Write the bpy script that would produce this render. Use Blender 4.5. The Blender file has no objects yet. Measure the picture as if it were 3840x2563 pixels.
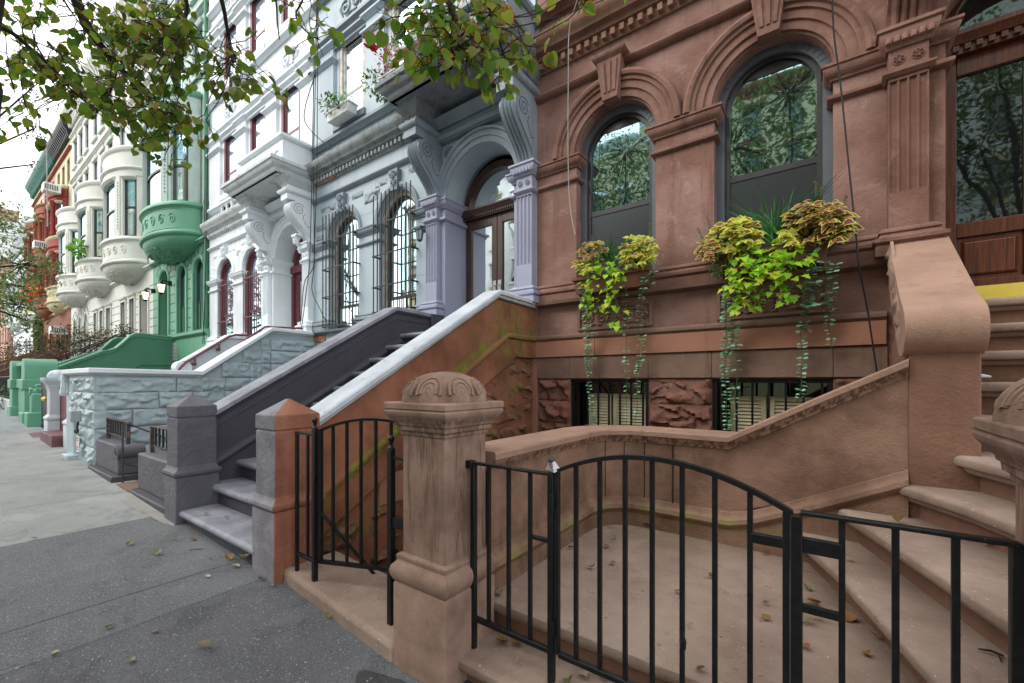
import bpy, math, random
from mathutils import Vector, noise, geometry
random.seed(7)
R = math.radians
PI = math.pi
C = bpy.context.scene.collection

# ------------------------------------------------------------------ camera frame (used to work out real positions)
YAW = math.atan(1600.0 / 2210.0)
SA, CA = math.sin(YAW), math.cos(YAW)
EYE = 1.55
def at(sx, sy, w):
    """photo pixel + distance along the view axis -> world point"""
    r = (sx - 1920) / 1600.0
    return Vector((w * (r * CA - SA), w * (r * SA + CA), EYE - (sy - 1431) * w / 1600.0))
def gz(x):
    return -0.03 * (x + 1.5)

# ------------------------------------------------------------------ mesh builder
class MB:
    def __init__(s):
        s.v = []; s.f = []; s.mi = []; s.m = 0; s.a = None
    def add(s, vs, fs):
        n = len(s.v)
        s.v += [tuple(v) for v in vs]
        s.f += [tuple(i + n for i in f) for f in fs]
        s.mi += [s.m] * len(fs)
        return s
    def box(s, x0, x1, y0, y1, z0, z1):
        return s.add([(x0,y0,z0),(x1,y0,z0),(x1,y1,z0),(x0,y1,z0),(x0,y0,z1),(x1,y0,z1),(x1,y1,z1),(x0,y1,z1)],
                     [(0,3,2,1),(4,5,6,7),(0,1,5,4),(1,2,6,5),(2,3,7,6),(3,0,4,7)])
    def prism(s, poly, f0, f1):
        """poly: 2-D points, f0/f1: functions mapping them to the two 3-D ends"""
        n = len(poly)
        a = [f0(*p) for p in poly]; b = [f1(*p) for p in poly]
        tris = geometry.tessellate_polygon([[Vector((p[0], p[1], 0)) for p in poly]])
        fs = [tuple(t) for t in tris] + [tuple(i + n for i in reversed(t)) for t in tris]
        fs += [(i, (i+1) % n, (i+1) % n + n, i + n) for i in range(n)]
        return s.add(a + b, fs)
    def px(s, poly, x0, x1):   # poly in (y,z)
        return s.prism(poly, lambda y, z: (x0, y, z), lambda y, z: (x1, y, z))
    def py(s, poly, y0, y1):   # poly in (x,z)
        return s.prism(poly, lambda x, z: (x, y0, z), lambda x, z: (x, y1, z))
    def pz(s, poly, z0, z1):   # poly in (x,y)
        return s.prism(poly, lambda x, y: (x, y, z0), lambda x, y: (x, y, z1))
    def sweep(s, path, prof, closed=False, caps=True):
        """profile (o,z): o = outward to the right of the path (horizontal), z = up; mitred corners"""
        n = len(path); m = len(prof); vs = []
        P = [Vector(p) for p in path]
        for i in range(n):
            d1 = (P[i] - P[i-1]) if (i > 0 or closed) else None
            d2 = (P[(i+1) % n] - P[i]) if (i < n-1 or closed) else None
            def nrm(d):
                k = math.hypot(d.x, d.y) or 1e-9
                return Vector((d.y / k, -d.x / k, 0))
            if d1 is None: nn = nrm(d2)
            elif d2 is None: nn = nrm(d1)
            else:
                a, b = nrm(d1), nrm(d2); q = a + b
                if q.length < 1e-5: nn = a
                else:
                    q.normalize(); nn = q / max(.35, q.dot(a))
            for o, z in prof:
                vs.append(P[i] + nn * o + Vector((0, 0, z)))
        fs = []
        k = n if closed else n - 1
        for i in range(k):
            j = (i + 1) % n
            for q in range(m):
                r_ = (q + 1) % m
                fs.append((i*m+q, i*m+r_, j*m+r_, j*m+q))
        if caps and not closed:
            tris = geometry.tessellate_polygon([[Vector((p[0], p[1], 0)) for p in prof]])
            fs += [tuple(reversed(t)) for t in tris] + [tuple((n-1)*m + i for i in t) for t in tris]
        return s.add(vs, fs)
    def tube(s, path, r, n=8, caps=True):
        P = [Vector(p) for p in path]; vs = []
        rs = r if isinstance(r, (list, tuple)) else [r] * len(P)
        up = Vector((0, 0, 1)); prev = None
        for i, p in enumerate(P):
            d = (P[min(i+1, len(P)-1)] - P[max(i-1, 0)])
            d = d.normalized() if d.length > 1e-9 else up
            if prev is None:
                u = d.cross(up)
                if u.length < 1e-3: u = d.cross(Vector((1, 0, 0)))
            else:
                u = prev - d * prev.dot(d)
                if u.length < 1e-4: u = d.cross(up)
            u.normalize(); prev = u; w = d.cross(u)
            for k in range(n):
                t = 2 * PI * (k + .5) / n
                vs.append(p + (u * math.cos(t) + w * math.sin(t)) * rs[i])
        fs = []
        for i in range(len(P) - 1):
            for k in range(n):
                fs.append((i*n+k, i*n+(k+1) % n, (i+1)*n+(k+1) % n, (i+1)*n+k))
        if caps:
            fs.append(tuple(reversed(range(n)))); fs.append(tuple((len(P)-1)*n + k for k in range(n)))
        return s.add(vs, fs)
    def bar(s, a, b, w, h=None):
        """square bar between two points"""
        return s.tube([a, b], (w if h is None else h) / 2 * 1.414, 4)
    def lathe(s, cx, cy, prof, n=24, mod=None):
        """prof: (r,z); mod(angle, r, z) -> r"""
        vs = []
        for r, z in prof:
            for k in range(n):
                t = 2 * PI * k / n
                q = mod(t, r, z) if mod else r
                vs.append((cx + q * math.cos(t), cy + q * math.sin(t), z))
        fs = []
        for i in range(len(prof) - 1):
            for k in range(n):
                fs.append((i*n+k, i*n+(k+1) % n, (i+1)*n+(k+1) % n, (i+1)*n+k))
        fs.append(tuple(reversed(range(n)))); fs.append(tuple((len(prof)-1)*n+k for k in range(n)))
        return s.add(vs, fs)
    def square(s, cx, cy, prof, ry=None):
        """square stack: prof (half,z); ry optional ratio depth/width"""
        vs = []; ry = ry or 1
        for r, z in prof:
            vs += [(cx-r, cy-r*ry, z), (cx+r, cy-r*ry, z), (cx+r, cy+r*ry, z), (cx-r, cy+r*ry, z)]
        fs = [(3,2,1,0)]
        for i in range(len(prof)-1):
            for k in range(4):
                fs.append((i*4+k, i*4+(k+1) % 4, (i+1)*4+(k+1) % 4, (i+1)*4+k))
        e = (len(prof)-1)*4
        fs.append((e, e+1, e+2, e+3))
        return s.add(vs, fs)
    def arc(s, cx, zc, prof, a0=0, a1=180, n=28, y=0):
        """archivolt: prof = (radius, y) swept round (cx,zc) in the XZ plane"""
        m = len(prof); vs = []; fs = []
        for i in range(n + 1):
            t = R(a0 + (a1 - a0) * i / n)
            for r, yy in prof:
                vs.append((cx + r * math.cos(t), y + yy, zc + r * math.sin(t)))
        for i in range(n):
            for q in range(m):
                k = (q+1) % m
                fs.append((i*m+q, (i+1)*m+q, (i+1)*m+k, i*m+k))
        tris = geometry.tessellate_polygon([[Vector((p[0], p[1], 0)) for p in prof]])
        fs += [tuple(t) for t in tris] + [tuple(n*m + i for i in reversed(t)) for t in tris]
        return s.add(vs, fs)
    def holed(s, outer, holes, y0, y1):
        """wall in the XZ plane at y0 (front) .. y1 (back) with holes"""
        loops = [outer] + holes
        flat = [p for l in loops for p in l]
        tris = geometry.tessellate_polygon([[Vector((p[0], p[1], 0)) for p in l] for l in loops])
        n = len(flat)
        vs = [(x, y0, z) for x, z in flat] + [(x, y1, z) for x, z in flat]
        fs = [tuple(t) for t in tris] + [tuple(i + n for i in reversed(t)) for t in tris]
        o = 0
        for l in loops:
            k = len(l)
            fs += [(o+i, o+(i+1) % k, o+(i+1) % k+n, o+i+n) for i in range(k)]
            o += k
        return s.add(vs, fs)
    def rock(s, o, u, w, h, nrm, amp=.05, step=.035, seed=0, base=.0):
        """rock-faced block: o corner, u unit along, nrm outward; margin pinned"""
        o, u, nrm = Vector(o), Vector(u), Vector(nrm)
        nx, nz = max(3, int(w/step)), max(3, int(h/step)); vs = []; fs = []
        for j in range(nz+1):
            for i in range(nx+1):
                a, b = i/nx*w, j/nz*h
                e = min(a, w-a, b, h-b)
                k = min(1, max(0, e-.006)/.02)
                p = o + u*a + Vector((0,0,b))
                q = Vector((p.x + p.y*.9 + seed*3.1, p.y*.4 - p.x*.4 + seed*.7, p.z*1.7 + seed*1.3))
                q = q + Vector((noise.noise(q*5), 0, noise.noise(q*5 + Vector((7,3,1)))))*.06
                ds, ps = noise.voronoi(q*4.6)
                c0 = ps[0]; hsh = noise.cell(c0*19.7); g1 = noise.cell(c0*7.3 + Vector((3,1,2))) - .5; g2 = noise.cell(c0*11.1 + Vector((1,5,2))) - .5
                r_ = q*4.6 - c0
                d = .4*hsh + 1.0*g1*r_.x + 1.3*g2*r_.z + noise.noise(q*14)*.22 + noise.noise(q*34)*.10
                d = max(-.25, min(1.25, .3 + d))
                vs.append(p + nrm*(base + amp*(.05 + k*(.25 + .75*min(1, e/.06))*d)))
        n0 = len(vs); m = nx+1
        for j in range(nz):
            for i in range(nx):
                fs.append((j*m+i, j*m+i+1, (j+1)*m+i+1, (j+1)*m+i))
        # returns into the wall
        ring = [i for i in range(m)] + [j*m+nx for j in range(1, nz+1)] + [nz*m+i for i in range(nx-1, -1, -1)] + [j*m for j in range(nz-1, 0, -1)]
        back = []
        for q in ring:
            p = Vector(vs[q]); i, j = q % m, q//m
            back.append(o + u*(i/nx*w) + Vector((0,0,j/nz*h)) - nrm*.02)
        vs += back
        for i in range(len(ring)):
            k = (i+1) % len(ring)
            fs.append((ring[k], ring[i], n0+i, n0+k))
        return s.add(vs, fs)
    def build(s, name, m, parent=None, bev=0, ang=38, label=None):
        me = bpy.data.meshes.new(name)
        me.from_pydata(s.v, [], s.f)
        ms = m if isinstance(m, (list, tuple)) else [m]
        for q in ms: me.materials.append(q)
        if len(ms) > 1: me.polygons.foreach_set('material_index', s.mi)
        import bmesh
        b = bmesh.new(); b.from_mesh(me)
        bmesh.ops.recalc_face_normals(b, faces=b.faces)
        b.to_mesh(me); b.free()
        me.polygons.foreach_set('use_smooth', [True] * len(me.polygons))
        me.set_sharp_from_angle(angle=R(ang))
        o = bpy.data.objects.new(name, me); C.objects.link(o)
        if parent:
            o.parent = parent
            o.location = -parent.location if parent.parent is None else Vector((0, 0, 0))
        if bev:
            md = o.modifiers.new('bevel', 'BEVEL'); md.width = bev; md.segments = 2
            md.limit_method = 'ANGLE'; md.angle_limit = R(40); md.use_clamp_overlap = True
            md.harden_normals = False
        if label: o['label'] = label
        return o

def tag(o, label, cat, group=None, kind='thing'):
    o['label'] = label; o['category'] = cat; o['kind'] = kind
    if group: o['group'] = group
    return o
def thing(name, label, cat, loc=(0,0,0), group=None):
    o = bpy.data.objects.new(name, None); C.objects.link(o)
    o.location = loc; o.empty_display_size = .2
    return tag(o, label, cat, group)
def struct(o, kind='structure'):
    o['kind'] = kind; return o
def kids(o): return [c for c in bpy.data.objects if c.parent == o]
def dup(o, delta=(0,0,0), label=None, parent=None):
    c = o.copy(); C.objects.link(c)
    if parent: c.parent = parent
    else: c.location = Vector(o.location) + Vector(delta)
    if label: c['label'] = label
    for k in kids(o): dup(k, parent=c)
    return c

# ------------------------------------------------------------------ shader expressions
class V:
    def __init__(s, nt, so): s.nt = nt; s.so = so
    def op(s, kind, *args):
        n = s.nt.nodes.new('ShaderNodeMath'); n.operation = kind
        for i, a in enumerate((s,) + args):
            if isinstance(a, V): s.nt.links.new(a.so, n.inputs[i])
            else: n.inputs[i].default_value = a
        return V(s.nt, n.outputs[0])
    def __add__(s, o): return s.op('ADD', o)
    def __sub__(s, o): return s.op('SUBTRACT', o)
    def __mul__(s, o): return s.op('MULTIPLY', o)
    def mx(s, o): return s.op('MAXIMUM', o)
    def mn(s, o): return s.op('MINIMUM', o)
    def ab(s): return s.op('ABSOLUTE')
    def step(s, a, b):
        n = s.nt.nodes.new('ShaderNodeMapRange'); n.interpolation_type = 'SMOOTHSTEP'
        s.nt.links.new(s.so, n.inputs[0])
        n.inputs[1].default_value = a; n.inputs[2].default_value = b
        return V(s.nt, n.outputs[0])

class Sh:
    """small wrapper round one node material"""
    def __init__(s, name):
        s.m = bpy.data.materials.new(name); s.m.use_nodes = True
        s.nt = s.m.node_tree; s.nt.nodes.clear()
        s.out = s.nt.nodes.new('ShaderNodeOutputMaterial')
        s.geo = s.nt.nodes.new('ShaderNodeNewGeometry')
        x = s.nt.nodes.new('ShaderNodeSeparateXYZ'); s.nt.links.new(s.geo.outputs['Position'], x.inputs[0])
        s.x, s.y, s.z = (V(s.nt, x.outputs[i]) for i in range(3))
    def noise(s, scale, detail=4, rough=.55, stretch=None, dist=0):
        n = s.nt.nodes.new('ShaderNodeTexNoise')
        n.inputs['Scale'].default_value = scale; n.inputs['Detail'].default_value = detail
        n.inputs['Roughness'].default_value = rough; n.inputs['Distortion'].default_value = dist
        src = s.geo.outputs['Position']
        if stretch:
            mp = s.nt.nodes.new('ShaderNodeMapping'); mp.inputs['Scale'].default_value = stretch
            s.nt.links.new(src, mp.inputs[0]); src = mp.outputs[0]
        s.nt.links.new(src, n.inputs['Vector'])
        return V(s.nt, n.outputs['Fac'])
    def mix(s, f, a, b, mode='MIX'):
        n = s.nt.nodes.new('ShaderNodeMix'); n.data_type = 'RGBA'; n.blend_type = mode
        for i, q in ((0, f), (6, a), (7, b)):
            if isinstance(q, V): s.nt.links.new(q.so, n.inputs[i])
            elif hasattr(q, 'links'): s.nt.links.new(q, n.inputs[i])
            elif i == 0: n.inputs[0].default_value = q
            else: n.inputs[i].default_value = (*q, 1)
        return n.outputs[2]
    def bsdf(s, col, rough=.8, spec=.3, metal=0, bump=None, bdist=.02, bstr=.5):
        p = s.nt.nodes.new('ShaderNodeBsdfPrincipled')
        if isinstance(col, tuple): p.inputs['Base Color'].default_value = (*col, 1)
        else: s.nt.links.new(col, p.inputs['Base Color'])
        if isinstance(rough, V): s.nt.links.new(rough.so, p.inputs['Roughness'])
        else: p.inputs['Roughness'].default_value = rough
        p.inputs['Specular IOR Level'].default_value = spec
        p.inputs['Metallic'].default_value = metal
        if bump is not None:
            b = s.nt.nodes.new('ShaderNodeBump'); b.inputs['Strength'].default_value = bstr
            b.inputs['Distance'].default_value = bdist
            s.nt.links.new(bump.so, b.inputs['Height']); s.nt.links.new(b.outputs[0], p.inputs['Normal'])
        s.nt.links.new(p.outputs[0], s.out.inputs[0])
        return p

def mul(c, k): return tuple(min(1, v * k) for v in c)
def lin(r, g, b):
    f = lambda v: (v/255/12.92) if v/255 <= .04045 else ((v/255+.055)/1.055)**2.4
    return (f(r), f(g), f(b))

def stone(name, col, var=.22, vs=2.2, rough=.85, bump=.35, bs=60, streak=None, sk=.4, speck=0, spec=.25, lo=None, grime=None):
    """painted or bare masonry: broad tone changes, fine grain, vertical streaks, optional specks"""
    s = Sh(name)
    a = s.noise(vs, 5, .6); f = s.noise(bs, 3, .6); big = s.noise(.7, 3)
    c = s.mix(a.step(.3, .7), lo or mul(col, 1 - var), mul(col, 1 + var * .7))
    c = s.mix(big.step(.35, .75) * .35, c, mul(col, .82))
    if streak:
        q = s.noise(1, 5, .65, (7, 7, .55))
        c = s.mix(q.step(.54, .72) * sk, c, streak)
    if grime:
        q = s.noise(5, 6, .7, None, .6)
        c = s.mix(q.step(.56, .68) * grime[1], c, grime[0])
    if speck:
        q = s.noise(bs * 2.2, 2, .5)
        c = s.mix(q.step(.62, .7) * speck, c, mul(col, 2.4))
        c = s.mix(q.op('SUBTRACT', 0).step(.4, .32) * speck, c, mul(col, .35))
    hgt = f * .6 + s.noise(bs * .25, 4) * 1.2
    s.bsdf(c, rough, spec, 0, hgt, .012, bump)
    return s.m
def plain(name, col, rough=.5, spec=.4, metal=0, var=.12, vs=6, bump=0):
    s = Sh(name)
    c = s.mix(s.noise(vs, 4).step(.3, .7), mul(col, 1 - var), mul(col, 1 + var))
    s.bsdf(c, rough, spec, metal, s.noise(90, 3) if bump else None, .006, bump)
    return s.m
# ------------------------------------------------------------------ materials
M = {}
M['brown'] = stone('brownstone_render', lin(142,113,104), .2, 1.6, .9, .55, 55, lin(98,74,66), .6, .05, .2, lin(118,86,75), (lin(168,142,132), .4))
M['brown_trim'] = stone('brownstone_moulding', lin(130,100,90), .2, 2.2, .9, .55, 60, lin(88,66,58), .6, .05, .2, lin(110,79,67), (lin(154,126,114), .35))
M['brown_smooth'] = stone('brownstone_smooth_course', lin(128,103,91), .2, 2.4, .88, .4, 60, lin(86,64,55), .55, .0, .2, None, (lin(146,120,106), .3))
M['brown_band'] = stone('brownstone_red_band', lin(164,118,98), .16, 2.0, .85, .3, 60, lin(122,92,78), .4)
M['brown_rock'] = stone('brownstone_rock_face', lin(124,86,73), .3, 5, .92, .8, 45, None, .4, .12)
M['tan'] = stone('weathered_tan_stone', lin(146,120,104), .2, 3, .9, .5, 70, lin(104,80,68), .65, .1, .2, None, (lin(190,160,142), .35))
M['tan_cope'] = stone('worn_coping_stone', lin(156,126,109), .16, 3, .9, .4, 70, lin(112,88,74), .4, .1)
M['cheek_tan'] = stone('brown_stoop_stone', lin(128,96,80), .2, 2.2, .9, .5, 60, lin(100,74,58), .4, .06)

def landing_mat():
    s = Sh('landing_stone')
    c = s.mix(s.noise(1.3, 6, .65).step(.3, .7), lin(126,106,94), lin(160,141,128))
    c = s.mix(s.noise(6, 6, .7).step(.56, .7) * .45, c, lin(100,84,73))
    c = s.mix(s.noise(140, 2).step(.62, .72) * .35, c, lin(96,78,68))
    c = s.mix(s.noise(60, 2).step(.70, .74) * .8, c, lin(212,196,182))
    g = (s.y - 3.2).step(0, .4) * (s.x * -1 - .3).step(0, .5) * s.noise(5, 5, .7).step(.42, .62)
    c = s.mix(g * .6, c, lin(120,124,78))
    s.bsdf(c, .88, .25, 0, s.noise(110, 4) + s.noise(9, 4), .01, .4)
    return s.m
M['landing'] = landing_mat()

def curb_wall_mat():
    """landing wall: tan with moss creeping along the base moulding"""
    s = Sh('landing_wall_stone')
    c = s.mix(s.noise(2.4, 6, .65).step(.28, .72), lin(106,80,66), lin(152,121,103))
    c = s.mix(s.noise(1, 5, .65, (8, 8, .6)).step(.55, .75) * .5, c, lin(88,68,58))
    g = (s.z - .47).ab().step(.09, .0) * s.noise(4, 4).step(.4, .6)
    c = s.mix(g * .7, c, lin(138,134,82))
    s.bsdf(c, .88, .25, 0, s.noise(70, 4) + s.noise(12, 3), .012, .5)
    return s.m
M['landing_wall'] = curb_wall_mat()
def drip_mat():
    s = Sh('drip_stained_moulding')
    c = s.mix(s.noise(3, 5).step(.3, .7), lin(140,110,94), lin(166,136,119))
    c = s.mix(s.noise(1, 4, .6, (34, 34, 2.2), .3).step(.44, .58) * .75, c, lin(78,54,44))
    s.bsdf(c, .88, .25, 0, s.noise(70, 4), .01, .4)
    return s.m
M['drip'] = drip_mat()

def pillar_mat():
    s = Sh('gate_pillar_stone')
    c = s.mix(s.noise(3, 6, .65).step(.28, .72), lin(116,92,80), lin(160,134,119))
    c = s.mix(s.noise(1, 6, .7, (15, 15, 1.2), .6).step(.5, .6) * ((s.z - .95).ab().step(.40, .28) * .6 + .06), c, lin(84,62,51))
    d = (s.z - 1.31).ab().step(.07, .03) * s.noise(1, 4, .6, (40, 40, 3)).step(.45, .6)
    c = s.mix(d * .65, c, lin(84,64,54))
    t = (s.z - 1.42).step(0, .06) * s.noise(60, 4, .7).step(.5, .7)
    c = s.mix(t * .5, c, lin(110,92,78))
    c = s.mix(s.noise(160, 2).step(.64, .74) * .4, c, lin(90,72,62))
    s.bsdf(c, .9, .2, 0, s.noise(150, 4) * .7 + s.noise(20, 5) * .5, .008, .45)
    return s.m
M['pillar'] = pillar_mat()

def mossy_cheek():
    """brown side of the shared stoop wall: moss along the sloping moulding and below its corner"""
    s = Sh('mossy_stoop_stone')
    c = s.mix(s.noise(2, 6, .6).step(.3, .7), lin(112,73,55), lin(156,106,84))
    c = s.mix(s.noise(1, 5, .6, (9, 9, .7)).step(.55, .75) * .4, c, lin(104,78,58))
    c = s.mix(s.noise(.9, 4).step(.5, .66) * .3, c, lin(112,88,60))
    line = ((s.y - 2.8) * .667 + 1.08).mn(2.2)
    n = s.noise(5, 5, .7)
    band = (s.z - line).ab().step(.13, .02) * n.step(.36, .58) * s.noise(14, 4).step(.3, .55)
    sheet = (s.y - 4.2).step(0, .35) * (s.y - 5.28).step(.02, -.2) * (s.z - 2.25).ab().step(.7, .1) * s.noise(1, 6, .7, (9, 9, 1.1)).step(.42, .6)
    low = (line - s.z).step(.05, .5) * s.noise(2.3, 5, .6).step(.52, .7) * .4
    c = s.mix(band.mx(sheet).mx(low) * .85, c, s.mix(n.step(.35, .65), lin(74,76,36), lin(112,126,38)))
    s.bsdf(c, .92, .2, 0, s.noise(70, 4) + s.noise(9, 4), .012, .5)
    return s.m
M['moss_cheek'] = mossy_cheek()
def mossy_rock():
    s = Sh('mossy_rock_face')
    c = s.mix(s.noise(5, 6, .65).step(.3, .7), lin(98,68,56), lin(148,108,92))
    g = s.noise(2.6, 5, .65).step(.47, .62)
    c = s.mix(g * .75, c, s.mix(s.noise(20, 3).step(.3, .7), lin(84,86,40), lin(128,126,62)))
    s.bsdf(c, .92, .2, 0, s.noise(50, 5) + s.noise(160, 3) * .5, .02, .8)
    return s.m
M['moss_rock'] = mossy_rock()

M['gray_wall'] = stone('pale_grey_paint', lin(172,188,197), .07, 1.4, .55, .15, 40, lin(122,132,138), .3, 0, .35)
M['gray_trim'] = stone('grey_trim_paint', lin(132,145,154), .12, 2.5, .5, .2, 40, lin(96,104,112), .45, 0, .35)
M['lavender'] = stone('lavender_grey_paint', lin(152,155,176), .07, 1.5, .5, .15, 50, lin(126,122,138), .3, 0, .35)
M['stoop_gray'] = stone('dark_grey_stoop_paint', lin(70,69,77), .12, 3, .55, .7, 30, lin(56,56,62), .3, 0, .35)
M['pock_gray'] = stone('pitted_grey_paint', lin(92,91,99), .12, 6, .6, 1.0, 24, lin(66,65,71), .3, 0, .35)
def step_gray():
    s = Sh('worn_grey_step_paint')
    c = s.mix(s.noise(3, 6, .65).step(.3, .7), lin(112,114,122), lin(148,150,160))
    c = s.mix(s.noise(14, 5, .7).step(.6, .7) * .5, c, lin(70,68,72))
    s.bsdf(c, .55, .35, 0, s.noise(30, 4), .01, .4)
    return s.m
M['step_gray'] = step_gray()
def white_cope():
    s = Sh('peeling_white_coping_paint')
    c = s.mix(s.noise(4, 5).step(.3, .7), lin(176,184,192), lin(200,207,214))
    c = s.mix(s.noise(9, 6, .7).step(.6, .68) * .55, c, lin(128,128,108))
    c = s.mix(s.noise(5, 4, .8).step(.70, .72), c, lin(66,62,56))
    s.bsdf(c, .5, .4, 0, s.noise(40, 4), .008, .3)
    return s.m
M['white_cope'] = white_cope()
def stained(name, base, dark, moss=None, k=.5):
    """weathered painted stone: soot streaks run down from the upper edges"""
    s = Sh(name)
    c = s.mix(s.noise(3, 5).step(.3, .7), mul(base, .88), base)
    c = s.mix(s.noise(1, 6, .65, (7, 7, .8)).step(.46, .72) * k, c, dark)
    c = s.mix(s.noise(11, 6, .7).step(.52, .7) * k * .6, c, dark)
    if moss: c = s.mix(s.noise(2.3, 6, .7, (1, 1, 3)).step(.5, .66) * .6, c, moss)
    s.bsdf(c, .8, .25, 0, s.noise(30, 5), .012, .5)
    return s.m
M['gray_cornice'] = stained('stained_grey_cornice', lin(150,158,162), lin(84,82,74), lin(96,98,62), .7)
M['gray_hood'] = stained('sooty_hood_paint', lin(132,139,144), lin(66,66,66), lin(98,98,76), .6)
M['brown_cornice'] = stained('stained_brown_cornice', lin(140,106,90), lin(88,66,55), lin(96,92,58), .6)
M['white_wall'] = stone('white_house_paint', lin(222,229,235), .10, 1.2, .5, .15, 40, lin(172,174,172), .5, 0, .35)
M['white_trim'] = stone('white_trim_paint', lin(226,234,239), .05, 1.5, .5, .15, 40, lin(190,196,198), .25, 0, .35)
M['white_cornice'] = stained('stained_white_cornice', lin(210,216,220), lin(160,160,154), lin(150,150,128), .35)
M['rock_white'] = stone('pale_blue_grey_rock_paint', lin(170,186,192), .08, 3, .5, .35, 26, lin(146,158,158), .25, 0, .4, None, (lin(150,156,146), .3))
M['white_stone'] = stone('pale_stone_paint', lin(186,195,200), .06, 3, .5, .3, 30, None, .2, 0, .35)
M['green'] = stone('sage_green_paint', lin(100,158,130), .08, 1.5, .5, .2, 40, lin(78,126,102), .3, 0, .35)
M['green_dark'] = stone('deep_green_paint', lin(72,126,102), .1, 2, .5, .25, 40, lin(64,112,92), .3, 0, .35)
M['green_pale'] = stone('faded_grey_green_stone', lin(176,194,188), .1, 2, .7, .3, 40, lin(128,140,126), .5)
M['cream'] = stone('cream_house_paint', lin(210,212,204), .06, 1.2, .55, .15, 40, lin(190,190,178), .35)
M['cream2'] = stone('ivory_house_paint', lin(206,208,200), .06, 1.2, .55, .15, 40, lin(190,190,178), .35)
M['red'] = stone('brick_red_paint', lin(142,62,56), .14, 2, .7, .3, 40, lin(120,50,44), .4)
M['straw'] = stone('straw_yellow_stone', lin(190,182,148), .08, 2, .7, .2, 40)
M['orange'] = stone('terracotta_stone', lin(142,82,60), .14, 2, .7, .3, 40, lin(120,66,46), .4)
M['dkbrown'] = stone('dark_brownstone', lin(128,82,64), .2, 2, .8, .4, 40, lin(80,54,44), .4)
M['pinkstone'] = stone('pink_brownstone', lin(176,138,126), .12, 2, .8, .3, 40)
M['farwhite'] = stone('far_white_stone', lin(206,212,214), .08, 2, .8, .2, 40)
M['teal'] = plain('teal_cornice_paint', lin(44,112,98), .5)
M['black_cornice'] = plain('black_cornice_paint', lin(44,44,48), .5)
def iron_mat():
    s = Sh('black_iron_paint')
    c = s.mix(s.noise(26, 4).step(.3, .7), (.005,.005,.006), (.011,.011,.012))
    c = s.mix(s.noise(120, 3, .6).step(.72, .75) * .8, c, lin(120,112,104))
    c = s.mix(s.noise(40, 5, .7).step(.68, .74) * .6, c, lin(86,62,48))
    s.bsdf(c, .42, .35, 0, s.noise(60, 4), .004, .35)
    return s.m
M['iron'] = iron_mat()
M['iron_gray'] = plain('dark_grey_iron_paint', (.035,.035,.038), .45, .5, 0, .3, 20, .4)
def rusty():
    s = Sh('rusting_grey_iron')
    n = s.noise(18, 5, .7)
    c = s.mix(n.step(.52, .62), (.05,.05,.055), lin(134,104,80))
    s.bsdf(c, .6, .4, 0, n, .004, .4)
    return s.m
M['rust'] = rusty()
M['maroon'] = plain('maroon_paint', lin(104,52,60), .4, .45)
M['maroon_step'] = plain('maroon_step_paint', lin(112,78,84), .6, .3, 0, .2)
M['frame_gray'] = plain('slate_grey_window_trim', lin(88,94,102), .45, .4, 0, .08)
M['frame_dark'] = plain('dark_bronze_window_frame', (.022,.021,.022), .4, .5, 0, .2)
M['frame_white'] = plain('worn_white_window_wood', lin(196,192,182), .6, .3, 0, .25, 9)
M['groove'] = plain('deep_groove_paint', lin(60,66,72), .8, .2)
M['soil'] = plain('dark_soil', (.03,.022,.016), .95, .1)
M['terracotta'] = plain('brown_planter_plastic', lin(112,74,56), .6, .3)
M['white_box'] = plain('white_planter_plastic', lin(214,214,212), .45, .4)
M['teal_box'] = plain('teal_planter', lin(96,132,132), .5, .4)
M['brass'] = plain('polished_brass', (.95,.72,.12), .3, .8, .55, .1, 3)
M['steel'] = plain('brushed_steel_plate', (.42,.42,.42), .35, .5, 1, .1)
M['wire'] = plain('black_cable', (.02,.02,.02), .6, .3)
M['wire_gray'] = plain('grey_cable', (.3,.3,.3), .6, .3)
M['ac_white'] = plain('white_ac_casing', lin(216,216,212), .5, .4)
M['shutter'] = plain('cream_shutter_paint', lin(206,196,164), .6, .3, 0, .1)
M['dark_room'] = plain('dark_room', (.008,.008,.009), .9, .1)
M['bulb'] = None
def emis(name, col, k):
    m = bpy.data.materials.new(name); m.use_nodes = True; nt = m.node_tree; nt.nodes.clear()
    e = nt.nodes.new('ShaderNodeEmission'); e.inputs[0].default_value = (*col, 1); e.inputs[1].default_value = k
    o = nt.nodes.new('ShaderNodeOutputMaterial'); nt.links.new(e.outputs[0], o.inputs[0]); return m
M['bulb'] = emis('lamp_glow', (1, .84, .58), 1.3)
def glass(name, base, tint, refl, rough=.02, fk=1.6):
    """window pane seen from outside: dark room behind, mirror reflection rising towards grazing"""
    s = Sh(name); nt = s.nt
    d = nt.nodes.new('ShaderNodeBsdfDiffuse'); d.inputs[0].default_value = (*base, 1)
    g = nt.nodes.new('ShaderNodeBsdfGlossy'); g.inputs['Color'].default_value = (*tint, 1); g.inputs['Roughness'].default_value = rough
    b = nt.nodes.new('ShaderNodeBump'); b.inputs['Strength'].default_value = .05; b.inputs['Distance'].default_value = .05
    nt.links.new(s.noise(1.6, 2).so, b.inputs['Height']); nt.links.new(b.outputs[0], g.inputs['Normal'])
    f = nt.nodes.new('ShaderNodeFresnel'); f.inputs[0].default_value = 1.5
    k = V(nt, f.outputs[0]) * fk + refl
    mx = nt.nodes.new('ShaderNodeMixShader'); nt.links.new(k.mn(.95).so, mx.inputs[0])
    nt.links.new(d.outputs[0], mx.inputs[1]); nt.links.new(g.outputs[0], mx.inputs[2])
    nt.links.new(mx.outputs[0], s.out.inputs[0]); return s.m
M['glass'] = glass('window_glass', (.012,.016,.017), (.56,.84,.88), .42)
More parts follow.
